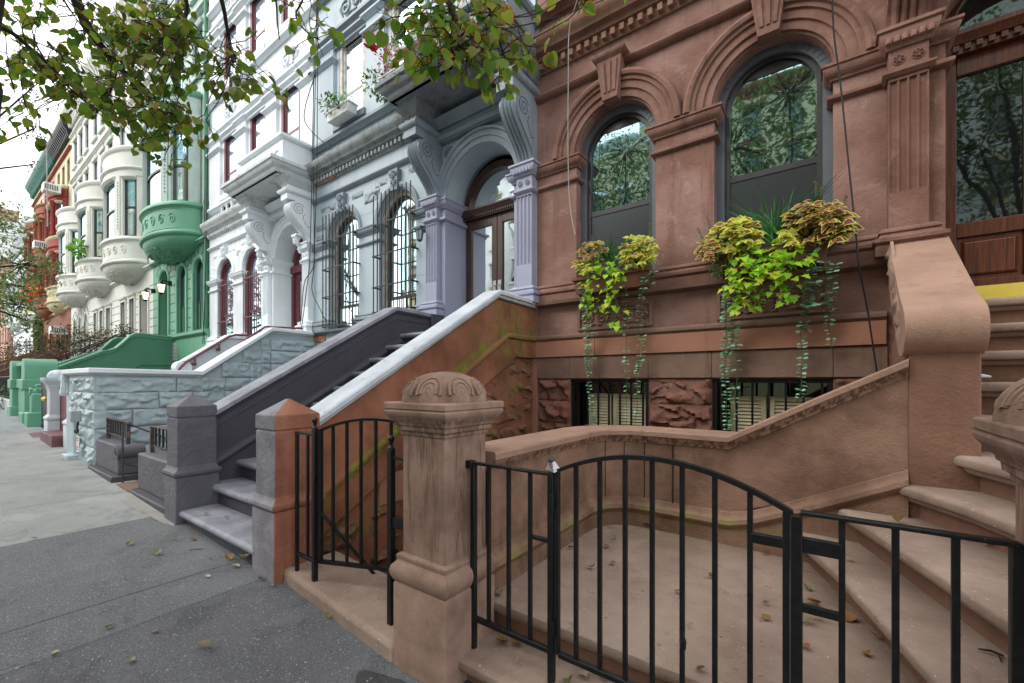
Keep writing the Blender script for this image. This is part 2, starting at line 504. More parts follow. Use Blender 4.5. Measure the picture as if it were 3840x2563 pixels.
M['glass_curtain'] = glass('window_glass_over_curtain', (.24,.28,.31), (.8,.9,1), .06, .03, .8)
M['screen'] = glass('insect_screen', (.02,.021,.023), (.6,.7,.75), .03, .25)
M['glass_dim'] = glass('barred_window_glass', (.07,.095,.10), (.7,.88,.9), .02, .03, .7)
M['glass_dark'] = glass('dark_glass', (.008,.009,.010), (.8,.95,.9), .05)
M['glass_bright'] = glass('door_glass', (.02,.022,.022), (.95,1,.98), .30)

def wood(name, a, b, rough=.35):
    s = Sh(name)
    w = s.noise(1, 6, .6, (46, 46, 2.2), .7)
    c = s.mix(w.step(.30, .70), a, b)
    c = s.mix(s.noise(1, 4, .6, (160, 160, 5)).step(.5, .7) * .4, c, mul(a, .5))
    s.bsdf(c, rough, .5, 0, w, .003, .3)
    return s.m
M['wood'] = wood('varnished_oak_door', lin(66,31,16), lin(108,56,28), .3)
M['wood_dark'] = wood('dark_stained_door', lin(48,32,28), lin(84,56,48), .35)

def foliage(name, cols, rim=None, trans=.35, rough=.5):
    """leaf material: colour from per-leaf random value and the leaf's own rim mask"""
    s = Sh(name); nt = s.nt
    at_ = nt.nodes.new('ShaderNodeVertexColor'); at_.layer_name = 'leaf'
    sp = nt.nodes.new('ShaderNodeSeparateColor'); nt.links.new(at_.outputs[0], sp.inputs[0])
    r, g = V(nt, sp.outputs[0]), V(nt, sp.outputs[1])
    c = cols[0]
    k = len(cols)
    for i in range(1, k):
        c = s.mix(r.step((i-1)/(k-1)*.9+.02, i/(k-1)), c, cols[i])
    if rim:
        q = g.step(rim[1], rim[2]) * rim[3]
        if len(rim) > 4: q = q * V(nt, sp.outputs[2]).step(rim[4], rim[4]+.12)
        c = s.mix(q, c, rim[0])
    p = nt.nodes.new('ShaderNodeBsdfPrincipled'); p.inputs['Roughness'].default_value = rough
    p.inputs['Specular IOR Level'].default_value = .3
    t = nt.nodes.new('ShaderNodeBsdfTranslucent')
    for n_ in (p.inputs['Base Color'], t.inputs['Color']):
        if isinstance(c, tuple): n_.default_value = (*c, 1)
        else: nt.links.new(c, n_)
    mx = nt.nodes.new('ShaderNodeMixShader'); mx.inputs[0].default_value = trans
    nt.links.new(p.outputs[0], mx.inputs[1]); nt.links.new(t.outputs[0], mx.inputs[2])
    nt.links.new(mx.outputs[0], s.out.inputs[0]); return s.m
M['linden'] = foliage('linden_leaf', [lin(66,100,34), lin(86,122,40), lin(110,142,46), lin(124,140,54)], (lin(190,96,40), .62, .96, .8, .42), .55)
M['linden_far'] = foliage('far_leaf', [lin(70,96,56), lin(100,124,70), lin(132,148,86)], None, .35)
M['maple'] = foliage('dull_maple_leaf', [lin(78,80,46), lin(96,92,52), lin(116,92,58), lin(72,92,50)], None, .3)
M['coleus'] = foliage('coleus_leaf', [lin(104,34,42), lin(140,58,60), lin(150,92,74)], (lin(196,208,92), .5, .85, 1), .3)
M['coleus_gold'] = foliage('gold_coleus_leaf', [lin(170,178,58), lin(136,48,48), lin(190,200,78)], (lin(206,216,90), .42, .75, 1), .35)
M['potato'] = foliage('lime_leaf', [lin(96,150,22), lin(130,188,30), lin(168,212,52), lin(206,200,60)], None, .35)
M['vine'] = foliage('blue_green_vine_leaf', [lin(92,144,110), lin(126,176,142), lin(160,204,172)], None, .25)
M['blade'] = foliage('grass_blade', [lin(40,92,40), lin(66,126,56)], None, .25)
M['bush'] = foliage('small_bush_leaf', [lin(64,92,48), lin(92,124,60)], None, .3)
M['bright_bush'] = foliage('bright_bush_leaf', [lin(96,150,40), lin(128,178,56)], None, .3)
M['reds'] = foliage('red_petal', [lin(150,30,40), lin(190,50,60)], None, .2)
M['oranges'] = foliage('orange_petal', [lin(222,110,40), lin(226,60,40), lin(230,180,50)], None, .2)
M['whites'] = foliage('white_petal', [lin(226,226,226), lin(240,240,240)], None, .2)
M['dryleaf'] = foliage('fallen_leaf', [lin(92,72,46), lin(120,108,52), lin(140,86,50), lin(104,116,60), lin(176,160,130)], None, .15)
M['dry_twig'] = plain('dry_twig', lin(170,130,104), .9, .1)
M['bark'] = stone('dark_bark', lin(52,44,40), .3, 14, .95, .9, 30, None)
M['stem'] = plain('plant_stem', lin(96,110,60), .7, .2)
# ------------------------------------------------------------------ ground, road, pavement
def pave(name, col, dark, speck, var, joint=None):
    s = Sh(name)
    c = s.mix(s.noise(1.1, 6, .65).step(.3, .7), mul(col, 1-var), mul(col, 1+var))
    c = s.mix(s.noise(3.3, 6, .7, None, .8).step(.52, .66) * .5, c, dark)
    st = s.noise(.9, 6, .7, None, 1.2).step(.5, .68); c = s.mix(st * .45, c, mul(col, 1.45))
    c = s.mix((s.y - .9).step(0, .6) * s.noise(2.4, 5, .7).step(.4, .62) * .5, c, mul(col, 1.5))
    c = s.mix(s.noise(1.7, 7, .75, (.6,1.6,1), 1.5).step(.56, .66) * .4, c, mul(col, .55))
    if speck:
        q = s.noise(110, 2, .5)
        c = s.mix(q.step(.60, .66) * speck, c, mul(col, 1.9))
        c = s.mix(q.step(.42, .36) * speck * .8, c, mul(col, .4))
        c = s.mix(s.noise(70, 2).step(.67, .70) * min(1, speck * 1.2), c, lin(158,158,156))
    c = s.mix(s.noise(170, 2).step(.35, .65), c, mul(col, .8)) if False else c
    s.bsdf(c, .9, .25, 0, s.noise(95, 4, .7) + s.noise(14, 4) * .8, .01, .55)
    return s.m
M['asphalt_walk'] = pave('dark_speckled_pavement', lin(86,87,90), lin(60,61,64), .7, .12)
M['mid_walk'] = pave('exposed_aggregate_slab', lin(94,96,98), lin(76,77,79), .75, .1)
M['pale_walk'] = pave('pale_concrete_slab', lin(134,136,134), lin(100,102,101), .3, .1)
M['cool_walk'] = pave('cool_concrete_slab', lin(130,134,137), lin(98,102,105), .3, .1)
M['road'] = pave('road_asphalt', lin(70,70,72), lin(52,52,54), .4, .12)
M['patch'] = pave('cement_patch', lin(134,133,128), lin(108,107,104), .2, .12)
M['tar'] = pave('tar_patch', lin(58,58,60), lin(44,44,46), .15, .1)
M['earth'] = pave('yard_ground', lin(98,88,76), lin(70,64,56), .3, .15)

def slabs():
    mb = MB()
    cuts = [8, -3.42, -3.885, -5.71, -7.1, -9.03, -10.9, -12.7, -14.5, -16.3] + [-18.1 - 1.85*i for i in range(45)]
    mats = [0, 1, 1, 2, 2, 2, 2, 2, 3]
    for i in range(len(cuts) - 1):
        a, b = cuts[i] - .006, cuts[i+1] + .006
        mb.m = mats[i] if i < len(mats) else 3
        yj = [1.72, -.55, -2.7] if i else [1.72, -2.7]
        for j in range(len(yj) - 1):
            y1, y0 = yj[j] - (.006 if j else 0), yj[j+1] + .006
            g = .012
            xs = (b, a)
            top = [(b+.004, y0+.004, gz(b)), (a-.004, y0+.004, gz(a)), (a-.004, y1-.004, gz(a)), (b+.004, y1-.004, gz(b))]
            low = [(b-.006, y0-.006, gz(b)-g), (a+.006, y0-.006, gz(a)-g), (a+.006, y1+.006, gz(a)-g), (b-.006, y1+.006, gz(b)-g)]
            n = 10
            if i == 0:   # gently uneven near piece
                pass
            mb.add(top + low, [(0,1,2,3), (0,4,5,1), (1,5,6,2), (2,6,7,3), (3,7,4,0)])
    o = mb.build('sidewalk', [M['asphalt_walk'], M['mid_walk'], M['pale_walk'], M['cool_walk']], None, 0, 20)
    return struct(o)
slabs()
def slope_sheet(name, x0, x1, y0, y1, dz, m, thick=None):
    mb = MB()
    mb.add([(x0,y0,gz(x0)+dz),(x1,y0,gz(x1)+dz),(x1,y1,gz(x1)+dz),(x0,y1,gz(x0)+dz)], [(0,1,2,3)])
    return struct(mb.build(name, m))
slope_sheet('ground', -260, 160, -160, 160, -1.9, M['earth'])
slope_sheet('yard', -200, -9.0, 1.7, 5.5, .004, M['earth'])
slope_sheet('yard', -9.0, -5.5, 1.62, 5.5, -.02, M['earth'])
slope_sheet('road', -230, 60, -12.0, -2.86, -.13, M['road'])
slope_sheet('opposite_sidewalk', -230, 60, -17.5, -12.0, .01, M['cool_walk'])
mb = MB()
mb.add([(-200,-2.86,gz(-200)-.16),(60,-2.86,gz(60)-.16),(60,-2.7,gz(60)-.16),(-200,-2.7,gz(-200)-.16),
        (-200,-2.86,gz(-200)+.004),(60,-2.86,gz(60)+.004),(60,-2.7,gz(60)+.004),(-200,-2.7,gz(-200)+.004)],
       [(0,3,2,1),(4,5,6,7),(0,1,5,4),(1,2,6,5),(2,3,7,6),(3,0,4,7)])
struct(mb.build('kerb', M['cool_walk'], None, .015))
# worn cement fillets and tar patch on the pavement
def blob_sheet(name, cx, cy, rx, ry, m, dz=.004, seed=1, n=40):
    mb = MB(); vs = []
    for k in range(n):
        t = 2*PI*k/n
        q = 1 + .28*noise.noise(Vector((math.cos(t)*1.6+seed, math.sin(t)*1.6, seed*.7))) + .1*noise.noise(Vector((math.cos(t)*5+seed, math.sin(t)*5, 0)))
        x, y = cx + rx*q*math.cos(t), cy + ry*q*math.sin(t)
        vs.append((x, y, gz(x)+dz))
    mb.add(vs, [tuple(range(n))])
    return struct(mb.build(name, m))
blob_sheet('tar_patch', -1.60, 1.30, .34, .16, M['tar'], .004, 3)
blob_sheet('cement_patch', -6.3, 1.48, .95, .12, M['patch'], .004, 5)
mb = MB()   # raised cement seam where the dark pavement meets the slab
mb.sweep([(-3.44,1.5,gz(-3.44)), (-3.42,1.0,gz(-3.42)), (-3.40,.5,gz(-3.4)), (-3.38,-.6,gz(-3.38))], [(-.035,-.01),(-.02,.006),(.01,.008),(.03,-.01)])
struct(mb.build('cement_seam', M['mid_walk']))
# ------------------------------------------------------------------ the three matching fronts (brown, grey, white)
YF = 5.36
def arch_poly(c, r, z0, zs, n=22):
    return [(c-r, z0), (c+r, z0)] + [(c + r*math.cos(PI*i/n), zs + r*math.sin(PI*i/n)) for i in range(n+1)]
def rect(x0, x1, z0, z1): return [(x0,z0),(x1,z0),(x1,z1),(x0,z1)]
def fan_fill(mb, poly, y):
    n = len(poly); tr = geometry.tessellate_polygon([[Vector((p[0], p[1], 0)) for p in poly]])
    mb.add([(x, y, z) for x, z in poly], [tuple(t) for t in tr])

P_IMP = [(0,0),(.025,0),(.03,.02),(.07,.05),(.085,.09),(.085,.12),(.10,.12),(.10,.145),(0,.145)]
P_BEAD = [(0,0),(.02,0),(.05,.02),(.055,.04),(.05,.055),(0,.055)]
P_BASE = [(0,0),(.10,0),(.10,.09),(.085,.10),(.115,.125),(.115,.155),(.08,.17),(.06,.2),(.075,.215),(.07,.235),(.03,.26),(0,.262)]
P_STRING = [(0,0),(.03,0),(.075,.03),(.085,.055),(.07,.08),(.03,.095),(0,.1)]
P_CORN = [(0,0),(.04,0),(.06,.04),(.06,.14),(.14,.15),(.16,.2),(.25,.22),(.28,.27),(.33,.30),(.36,.36),(.36,.42),(.05,.46),(0,.46)]
P_LEDGE = [(0,0),(.06,0),(.1,.05),(.14,.06),(.14,.12),(0,.14)]

def sash_window(name, c, r, z0, zs, zm, y, mf, mt, parent, pane, low, curved=True, ticks=False, trim=True):
    """one window: trim ring, two sashes with a meeting rail, two panes"""
    mb = MB(); w = .055
    def ring(ro, ri, ya, yb):
        if curved:
            mb.arc(c, zs, [(ri,ya),(ro,ya),(ro,yb),(ri,yb)], n=22)
        else:
            mb.box(c-ro, c+ro, ya, yb, zs, zs+(ro-ri))
        for sg in (-1, 1):
            xa, xb = sorted((c+sg*ri, c+sg*ro)); mb.box(xa, xb, ya, yb, z0, zs)
    win = None
    ro = r
    if trim:
        t = MB(); mb, keep = t, mb
        ring(r, r-.085, y-.03, y+.09)
        if ticks:
            for i in range(3, 20):
                if i in (10, 11, 12): continue
                a = PI*i/23
                t.tube([(c+(r-.075)*math.cos(a), y-.032, zs+(r-.075)*math.sin(a)), (c+(r-.01)*math.cos(a), y-.032, zs+(r-.01)*math.sin(a))], .0045, 4)
        win = t.build('window', mt, parent, 0)
        mb = keep; ro = r - .085
    y += .012
    ring(ro, ro-.05, y, y+.09)
    mb.box(c-ro+.05, c+ro-.05, y+.01, y+.08, zm-.03, zm+.035)
    mb.box(c-ro+.05, c+ro-.05, y+.0, y+.09, z0, z0+.07)
    if trim: mb.build('frame', mf, win, 0)
    else: win = mb.build('window', mf, parent, 0)
    ri = ro - .05
    p = MB()
    if curved:
        fan_fill(p, arch_poly(c, ri, zm+.035, zs), y+.04)
        if ticks:
            hd = MB(); zc_ = .30; hx_ = math.sqrt(ri*ri - zc_*zc_); a0 = math.asin(zc_/ri)
            fan_fill(hd, [(c + ri*math.cos(a0 + (PI-2*a0)*i/16), zs + ri*math.sin(a0 + (PI-2*a0)*i/16) + (.05 if False else 0)) for i in range(17)], y+.03); hd.build('sash_head', mf, win)
    else:
        fan_fill(p, rect(c-ri, c+ri, zm+.035, zs), y+.02)
    p.build('pane', pane, win)
    p = MB(); fan_fill(p, rect(c-ri, c+ri, z0+.07, zm-.03), y+.02); p.build('pane', low, win)
    return win

def flutes(mb, xc, w, y, z0, z1, yb, n=4):
    """pilaster shaft with sunk flutes between z0 and z1"""
    gw = w*.11; gp = (w*.74)/(n-1) if n > 1 else 0
    poly = [(xc-w/2, y)]
    for i in range(n):
        gx = xc - w*.37 + gp*i
        poly += [(gx-gw, y), (gx-gw*.6, y+.022), (gx+gw*.6, y+.022), (gx+gw, y)]
    poly += [(xc+w/2, y), (xc+w/2, yb), (xc-w/2, yb)]
    mb.pz(poly, z0, z1)

def rosette(mb, x, y, z, r):
    n = 12
    for i in range(6):
        a = PI*i/3
        mb.tube([(x, y, z), (x + r*.55*math.cos(a), y-.012, z + r*.55*math.sin(a)), (x + r*.9*math.cos(a), y, z + r*.9*math.sin(a))], [.004, r*.17, .004], 5)
    mb.tube([(x + r*math.cos(2*PI*i/n), y, z + r*math.sin(2*PI*i/n)) for i in range(n+1)], r*.12, 5)

def spiral(mb, x, y, z, r, turns=2.1, th=.006, sx=0, flip=1, n=42, ax='x'):
    pts = []
    for i in range(n+1):
        t = i/n; a = turns*2*PI*t + .6; q = r*(1 - .86*t)
        u, v = q*math.cos(a)*flip, q*math.sin(a)
        pts.append((x, y+u, z+v) if ax == 'x' else (x+u, y, z+v))
    mb.tube(pts, th, 5)

def scroll_work(mb, x0, x1, y, z0, z1, seed=0, th=.016):
    """carved running foliage in low relief"""
    w, h = x1-x0, z1-z0; n = max(2, int(round(w/h/.9)))
    for i in range(n):
        cx = x0 + w*(i+.5)/n; cz = (z0+z1)/2; fl = 1 if i % 2 else -1
        spiral(mb, cx, y, cz, h*.36, 1.4, th, 0, fl, 22, 'z')
        for k in (-1, 1):
            mb.tube([(cx-fl*w/n*.5, y, cz+k*h*.32), (cx-fl*w/n*.25, y-.01, cz+k*h*.40), (cx, y, cz+k*h*.36)], [th*.4, th*1.3, th*.4], 5)
        mb.tube([(cx+fl*w/n*.28, y, cz-h*.3), (cx+fl*w/n*.42, y-.012, cz), (cx+fl*w/n*.28, y, cz+h*.3)], [th*.4, th*1.4, th*.4], 5)

def console(mb, grs, xc, w, yf, yb, z0, z1):
    """S-scroll bracket: reeded front, spirals cut in its cheeks"""
    H = z1 - z0; D = yb - yf
    pts = []
    for i in range(23):
        t = i/22
        # front edge from bottom (near wall) to top (far out)
        y = yb - .10 - (D-.10) * (.5 - .5*math.cos(PI*min(1, t*1.22))) if t < .82 else yf + (.055*((t-.82)/.18)**2)*2.2
        pts.append((y, z0 + H*t))
    cs = []
    nr = 4; rw = w*.8/nr
    prof = [-w/2, -w*.42]
    out = []
    for i in range(nr):
        a = -w*.4 + rw*i
        for k in range(5):
            q = k/4
            out.append((a + rw*q, .03*math.sin(PI*q)))
    sec = [(-w/2, 0)] + out + [(w/2, 0)]
    m = len(sec); vs = []; fs = []
    for i, (y, z) in enumerate(pts):
        j0, j1 = max(0, i-1), min(len(pts)-1, i+1)
        dy, dz = pts[j1][0]-pts[j0][0], pts[j1][1]-pts[j0][1]; L = math.hypot(dy, dz)
        ny, nz = -dz/L, dy/L
        if ny > 0: ny, nz = -ny, -nz
        for sx, d in sec: vs.append((xc+sx, y+ny*d, z+nz*d))
        vs += [(xc+w/2, yb, z), (xc-w/2, yb, z)]
    m2 = m + 2
    for i in range(len(pts)-1):
        for k in range(m2):
            q = (k+1) % m2
            fs.append((i*m2+k, i*m2+q, (i+1)*m2+q, (i+1)*m2+k))
    fs.append(tuple(reversed(range(m2)))); fs.append(tuple((len(pts)-1)*m2 + k for k in range(m2)))
    mb.add(vs, fs)
    for sg in (-1, 1):
        x = xc + sg*(w/2+.001); gr = MB(); grs.append(gr)
        spiral(gr, x, yf + D*.36, z0 + H*.80, D*.24, 2.0, .005)
        gr.tube([(x, yf+D*.58, z0+H*.72), (x, yf+D*.52, z0+H*.6), (x, yf+D*.62, z0+H*.46), (x, yf+D*.72, z0+H*.38), (x, yf+D*.82, z0+H*.42)], .005, 5)

def row_front(name, label, x0, pal, W=6.17, door='double', key='flute', floors=3, bays=True):
    t = thing(name, label, 'house', (x0 + W/2, YF, gz(x0 + W/2)))
    w1, w2, dc = x0+1.2, x0+2.97, x0+5.05
    ZS = 4.70; rw = .55; rd = .74
    # --- wall (first storey and basement), upper wall set a little back
    mb = MB()
    holes = [arch_poly(w1, rw, 2.69, ZS), arch_poly(w2, rw, 2.69, ZS), arch_poly(dc, rd, 2.2, ZS)]
    if pal['base']:
        holes += [rect(x0+.56, x0+1.665, .62, 1.58), rect(x0+2.40, x0+3.52, .62, 1.58)]
    mb.holed(rect(x0, x0+W, -1.6, 6.2), holes, YF, YF+.42)
    ups = []
    uw = [x0+1.42, x0+3.2, x0+4.98]
    fl = [(7.2, 8.93), (10.55, 12.2), (13.4, 14.9)][:floors]
    uh = [rect(u-.47, u+.47, a, b) for u in uw for a, b in fl]
    mb.holed(rect(x0, x0+W, 6.203, 16.6), uh, YF+.05, YF+.42)
    mb.build('wall', pal['wall'], t)
    mb = MB(); mb.box(x0, x0+W, YF+.9, YF+1.0, -1.5, 16.4); mb.build('back_wall', M['dark_room'], t)
    mb = MB(); mb.box(x0, x0+W, YF, YF+9, 16.603, 16.8); mb.build('roof', M['tar'], t)
    # --- sills, string course, imposts, bases
    mb = MB()
    mb.sweep([(x0,YF,2.63),(x0+3.92,YF,2.63)], [(-.02,0),(.07,0),(.12,.02),(.13,.06),(-.02,.065)])
    mb.sweep([(x0,YF,2.13),(x0+3.92,YF,2.13)], [(-.02,0),(.045,0),(.075,.03),(.075,.06),(.04,.09),(-.02,.095)])
    mb.build('sill_course', pal['sill'], t)
    mb = MB(); mb.box(x0, x0+3.92, YF-.055, YF+.02, 1.9, 2.128); mb.build('plinth_band', pal['band'], t, .004)
    mb = MB()
    mb.sweep([(x0,YF,5.66),(x0+3.86,YF,5.66)], P_STRING); mb.build('string_moulding', pal['trim'], t)
    segs = [(x0-.001, w1-rw, 0, 1), (w1+rw, w2-rw, 1, 1), (w2+rw, x0+3.93, 1, 0)]
    for a, b, ra, rb in segs:
        pa = ([(a, YF+.14, 0)] if ra else []) + [(a, YF, 0), (b, YF, 0)] + ([(b, YF+.14, 0)] if rb else [])
        q = lambda z: [(p[0], p[1], z) for p in pa]
        mb = MB(); mb.sweep(q(4.55), P_IMP); mb.sweep(q(4.345), P_BEAD)
        mb.build('impost', pal['trim'], t)
        mb = MB(); mb.sweep(q(2.692), P_BASE); mb.build('pier_base', pal['trim'], t)
    for c in (w1, w2):
        mb = MB()
        if pal['rich']:
            prof = [(.57,.02),(.57,-.035),(.655,-.035),(.66,-.06),(.745,-.06),(.75,-.085),(.79,-.085),(.80,-.115),(.835,-.125),(.87,-.11),(.885,-.07),(.89,.02)]
            if c == w1: mb.arc(c, ZS, prof, 0, 180, 36, YF)
            else: mb.arc(c, ZS, prof, 0, 180, 36, YF)
        else:
            mb.arc(c, ZS, [(.57,.02),(.57,-.03),(.63,-.05),(.66,-.045),(.68,.02)], 0, 180, 36, YF)
        mb.build('archivolt', pal['trim'], t)
        mb = MB()   # keystone
        kb, kt = (.10, .17) if key == 'flute' else (.085, .13)
        yk = YF - (.17 if key == 'flute' else .10); zk = 5.72 if key == 'flute' else 5.60
        mb.prism([(c-kb,5.22),(c+kb,5.22),(c+kt,zk),(c-kt,zk)], lambda x, z: (x, yk+(.03 if z < 5.5 else 0), z), lambda x, z: (x, YF+.02, z))
        if key == 'flute': mb.sweep([(c-kt-.01,YF,5.72),(c-kt-.01,yk,5.72),(c+kt+.01,yk,5.72),(c+kt+.01,YF,5.72)], [(-.1,0),(.0,0),(.03,.03),(.045,.05),(.045,.08),(-.1,.085)])
        if key == 'flute':
            for k in (-1, 0, 1):
                mb.prism([(c+k*.06-.018,5.30),(c+k*.06+.018,5.30),(c+k*.092+.026,5.68),(c+k*.092-.026,5.68)], lambda x, z: (x, yk-.018+(.03 if z < 5.5 else 0), z), lambda x, z: (x, yk+.04, z))
        else:
            scroll_work(mb, c-.07, c+.07, yk+.012, 5.27, 5.43, 0, .010); scroll_work(mb, c-.10, c+.10, yk+.004, 5.43, 5.58, 0, .011)
        mb.build('keystone', pal['trim'], t, .004)
    # --- cornice with dentils
    mb = MB(); mb.sweep([(x0,YF,6.04),(x0+3.8,YF,6.04)], [(o*.75, z) for o, z in P_CORN]); mb.build('cornice', pal['cornice'], t)
    mb = MB(); n = 30
    for i in range(n):
        x = x0 + .1 + i*3.65/n
        mb.box(x, x+.06, YF-.11, YF-.03, 6.07, 6.15)
    mb.build('dentil_band', pal['cornice'], t)
    # --- door surround
    xl, xr = x0+4.06, x0+6.03
    for xp in (xl, xr):
        mb = MB(); yp = YF-.14
        flutes(mb, xp, .27, yp, 3.28, 4.30, YF+.01)
        mb.box(xp-.135, xp+.135, yp, YF+.01, 2.9, 3.28); mb.box(xp-.135, xp+.135, yp, YF+.01, 4.30, 4.76)
        mb.sweep([(xp-.135,YF,2.69),(xp-.135,yp,2.69),(xp+.135,yp,2.69),(xp+.135,YF,2.69)], [(-.1,0)] + P_BASE[1:-1] + [(-.1,.262)])
        mb.sweep([(xp-.135,YF,4.33),(xp-.135,yp,4.33),(xp+.135,yp,4.33),(xp+.135,YF,4.33)], [(-.1,0),(.015,0),(.045,.03),(.045,.05),(-.1,.055)])
        mb.sweep([(xp-.135,YF,4.58),(xp-.135,yp,4.58),(xp+.135,yp,4.58),(xp+.135,YF,4.58)], [(-.1,0),(.02,0),(.05,.05),(.07,.10),(.07,.14),(.09,.15),(.09,.18),(-.1,.18)])
        for k in (-1, 1): rosette(mb, xp+k*.065, yp-.004, 4.48, .042)
        for k in range(6): mb.lathe(xp-.14+.056*k, yp-.055, [(.001,4.605),(.022,4.62),(.026,4.65),(.012,4.685),(.001,4.69)], 8)
        mb.build('pilaster', pal['pil'], t)
        # console bracket carrying the hood
        mb = MB(); gr = []; zt = 5.62; yf = YF-.62
        console(mb, gr, xp, .29, yf+.06, YF+.01, 4.78, zt)
        mb.box(xp-.145, xp+.145, yf, YF+.01, zt, zt+.13)
        mb.sweep([(xp-.145,YF,zt+.13),(xp-.145,yf,zt+.13),(xp+.145,yf,zt+.13),(xp+.145,YF,zt+.13)], [(-.1,0),(.01,0),(.05,.03),(.06,.06),(.06,.085),(-.1,.09)])
        mb.box(xp-.135, xp+.135, yf+.02, YF+.01, zt+.22, 6.13)
        br = mb.build('bracket', pal['bracket'], t)
        rp = MB()
        for a in (-1, 1):
            for b in (-1, 1): rosette(rp, xp+a*.045, yf+.016, 5.91+b*.045, .04)
        rp.tube([(xp-.1,yf+.016,5.81),(xp+.1,yf+.016,5.81),(xp+.1,yf+.016,6.0),(xp-.1,yf+.016,6.0),(xp-.1,yf+.016,5.81)], .006, 4)
        rp.build('carved_panel', pal['bracket'], br)
        for g_ in gr: g_.build('scroll_groove', pal['groove'], br)
    # door arch: jambs, archivolt, spandrels
    mb = MB()
    mb.arc(dc, ZS, [(.745,.5),(.745,-.02),(.83,-.035),(.835,-.055),(.92,-.055),(.93,-.085),(.965,-.09),(.975,.01)], 0, 180, 36, YF)
    mb.build('door_arch', pal['trim'], t)
    for sg in (-1, 1):
        mb = MB()
        a, b = (x0+4.20, dc-rd+.004) if sg < 0 else (dc+rd-.004, x0+5.89)
        mb.box(a, b, YF-.05, YF+.5, 2.2, 4.68)
        e = b if sg < 0 else a
        pts = [(a, YF-.05), (b, YF-.05)] if sg < 0 else [(a, YF+.48), (a, YF-.05), (b, YF-.05)]
        pts = [(a, YF-.05), (b, YF-.05), (b, YF+.48)] if sg < 0 else pts
        mb.sweep([(p[0], p[1], 4.55) for p in pts], P_IMP[:]); mb.sweep([(p[0], p[1], 4.33) for p in pts], P_BEAD)
        mb.build('door_jamb', pal['pil'], t)
    mb = MB()
    mb.box(x0+4.2, x0+5.89, YF-.10, YF+.01, 5.68, 6.02)
    mb.sweep([(x0+4.2,YF-.1,5.70),(x0+5.89,YF-.1,5.70)], [(-.02,0),(.03,0),(.06,.04),(.06,.06),(-.02,.065)])
    mb.sweep([(x0+4.2,YF-.1,5.88),(x0+5.89,YF-.1,5.88)], [(-.02,0),(.04,0),(.10,.06),(.16,.12),(.16,.14),(-.02,.14)])
    for sg in (-1, 1):
        a = dc + sg*.66
        scroll_work(mb, a-.13, a+.13, YF-.01, 5.42, 5.62, 0, .014); scroll_work(mb, a+sg*.05-.1, a+sg*.05+.08, YF-.01, 5.26, 5.42, 0, .012)
    mb.build('frieze', pal['trim'], t)
    # hood slab
    hx0, hx1, hy = x0+3.86, x0+6.15, YF-.86
    mb = MB(); mb.box(hx0, hx1, hy, YF, 6.13, 6.40)
    mb.sweep([(hx0,YF,6.13),(hx0,hy,6.13),(hx1,hy,6.13),(hx1,YF,6.13)], [(-.05,.0),(.0,0),(.035,.03),(.05,.08),(.10,.11),(.13,.15),(.14,.19),(.17,.20),(.17,.27),(-.05,.30)])
    for xp in (xl, xr):
        mb.sweep([(xp-.135,YF,5.86),(xp-.135,YF-.6,5.86),(xp+.135,YF-.6,5.86),(xp+.135,YF,5.86)], [(-.1,0.08),(.0,0.08),(.03,.10),(.05,.16),(.09,.19),(.13,.27),(-.1,.272)])
    mb.build('hood', pal['hood'], t)
    mb = MB(); mb.box(hx0+.2, hx1-.02, hy+.16, YF, 6.46, 6.95)
    mb.sweep([(hx0+.2,YF,6.93),(hx0+.2,hy+.16,6.93),(hx1-.02,hy+.16,6.93),(hx1-.02,YF,6.93)], [(-.1,0),(.03,0),(.07,.04),(.07,.1),(-.1,.1)])
    for i in range(5):
        cx = hx0 + .45 + i*.4
        mb.tube([(cx+.17*math.cos(PI*k/10), hy+.155, 6.52+.2*math.sin(PI*k/10)) for k in range(11)], .02, 5)
    mb.build('hood_parapet', pal['trim'], t)
    # --- windows
    for c in (w1, w2):
        sash_window('window', c, rw, 2.70, ZS, pal['meet'], YF+pal.get('rec', .17), pal['frame'], pal['ftrim'], t, pal['pane'], pal['low'], True, pal['ticks'])
    # --- upper storey
    for a, b in fl:
        for u in uw:
            if a > 11 and not bays: continue
            sash_window('window', u, .46, a+.02, b-.01, (a+b)/2-.22, YF+.085, pal['uframe'], pal['uframe'], t, M['glass_curtain'], M['glass_curtain'], False)
        for p0, p1 in ((x0+.02, uw[0]-.6), (uw[0]+.6, uw[1]-.6), (uw[1]+.6, uw[2]-.6), (uw[2]+.6, x0+W-.02)):
            mb = MB(); mb.box(p0, p1, YF-.02, YF+.06, a-.2, b+.1)
            pts = [(p0,YF+.05),(p0,YF-.02),(p1,YF-.02),(p1,YF+.05)]
            for z in (b-.32, b+.02): mb.sweep([(x, y, z) for x, y in pts], [(-.02,0),(.02,0),(.07,.05),(.09,.06),(.09,.1),(-.02,.11)])
            mb.build('wall_strip', pal['wall'], t)
        mb = MB()
        for u in uw:
            mb.sweep([(u-.58,YF+.05,b-.02),(u+.58,YF+.05,b-.02)], [(0,0),(.06,0),(.06,.05),(.10,.07),(.13,.10),(.13,.14),(0,.15)])
            mb.box(u-.56, u+.56, YF-.05, YF+.04, a-.14, a)
        mb.sweep([(x0,YF+.05,b+.22),(x0+W,YF+.05,b+.22)], P_LEDGE)
        mb.sweep([(x0,YF+.05,a-.36),(x0+W,YF+.05,a-.36)], P_LEDGE)
        for u in uw:
            scroll_work(mb, u-.4, u+.4, YF+.04, b+.5, b+1.0, 0, .03)
            mb.sweep([(u-.52,YF+.05,b+.44),(u+.52,YF+.05,b+.44)], [(0,0),(.03,0),(.03,.03),(0,.03)])
        mb.build('upper_moulding', pal['trim'], t)
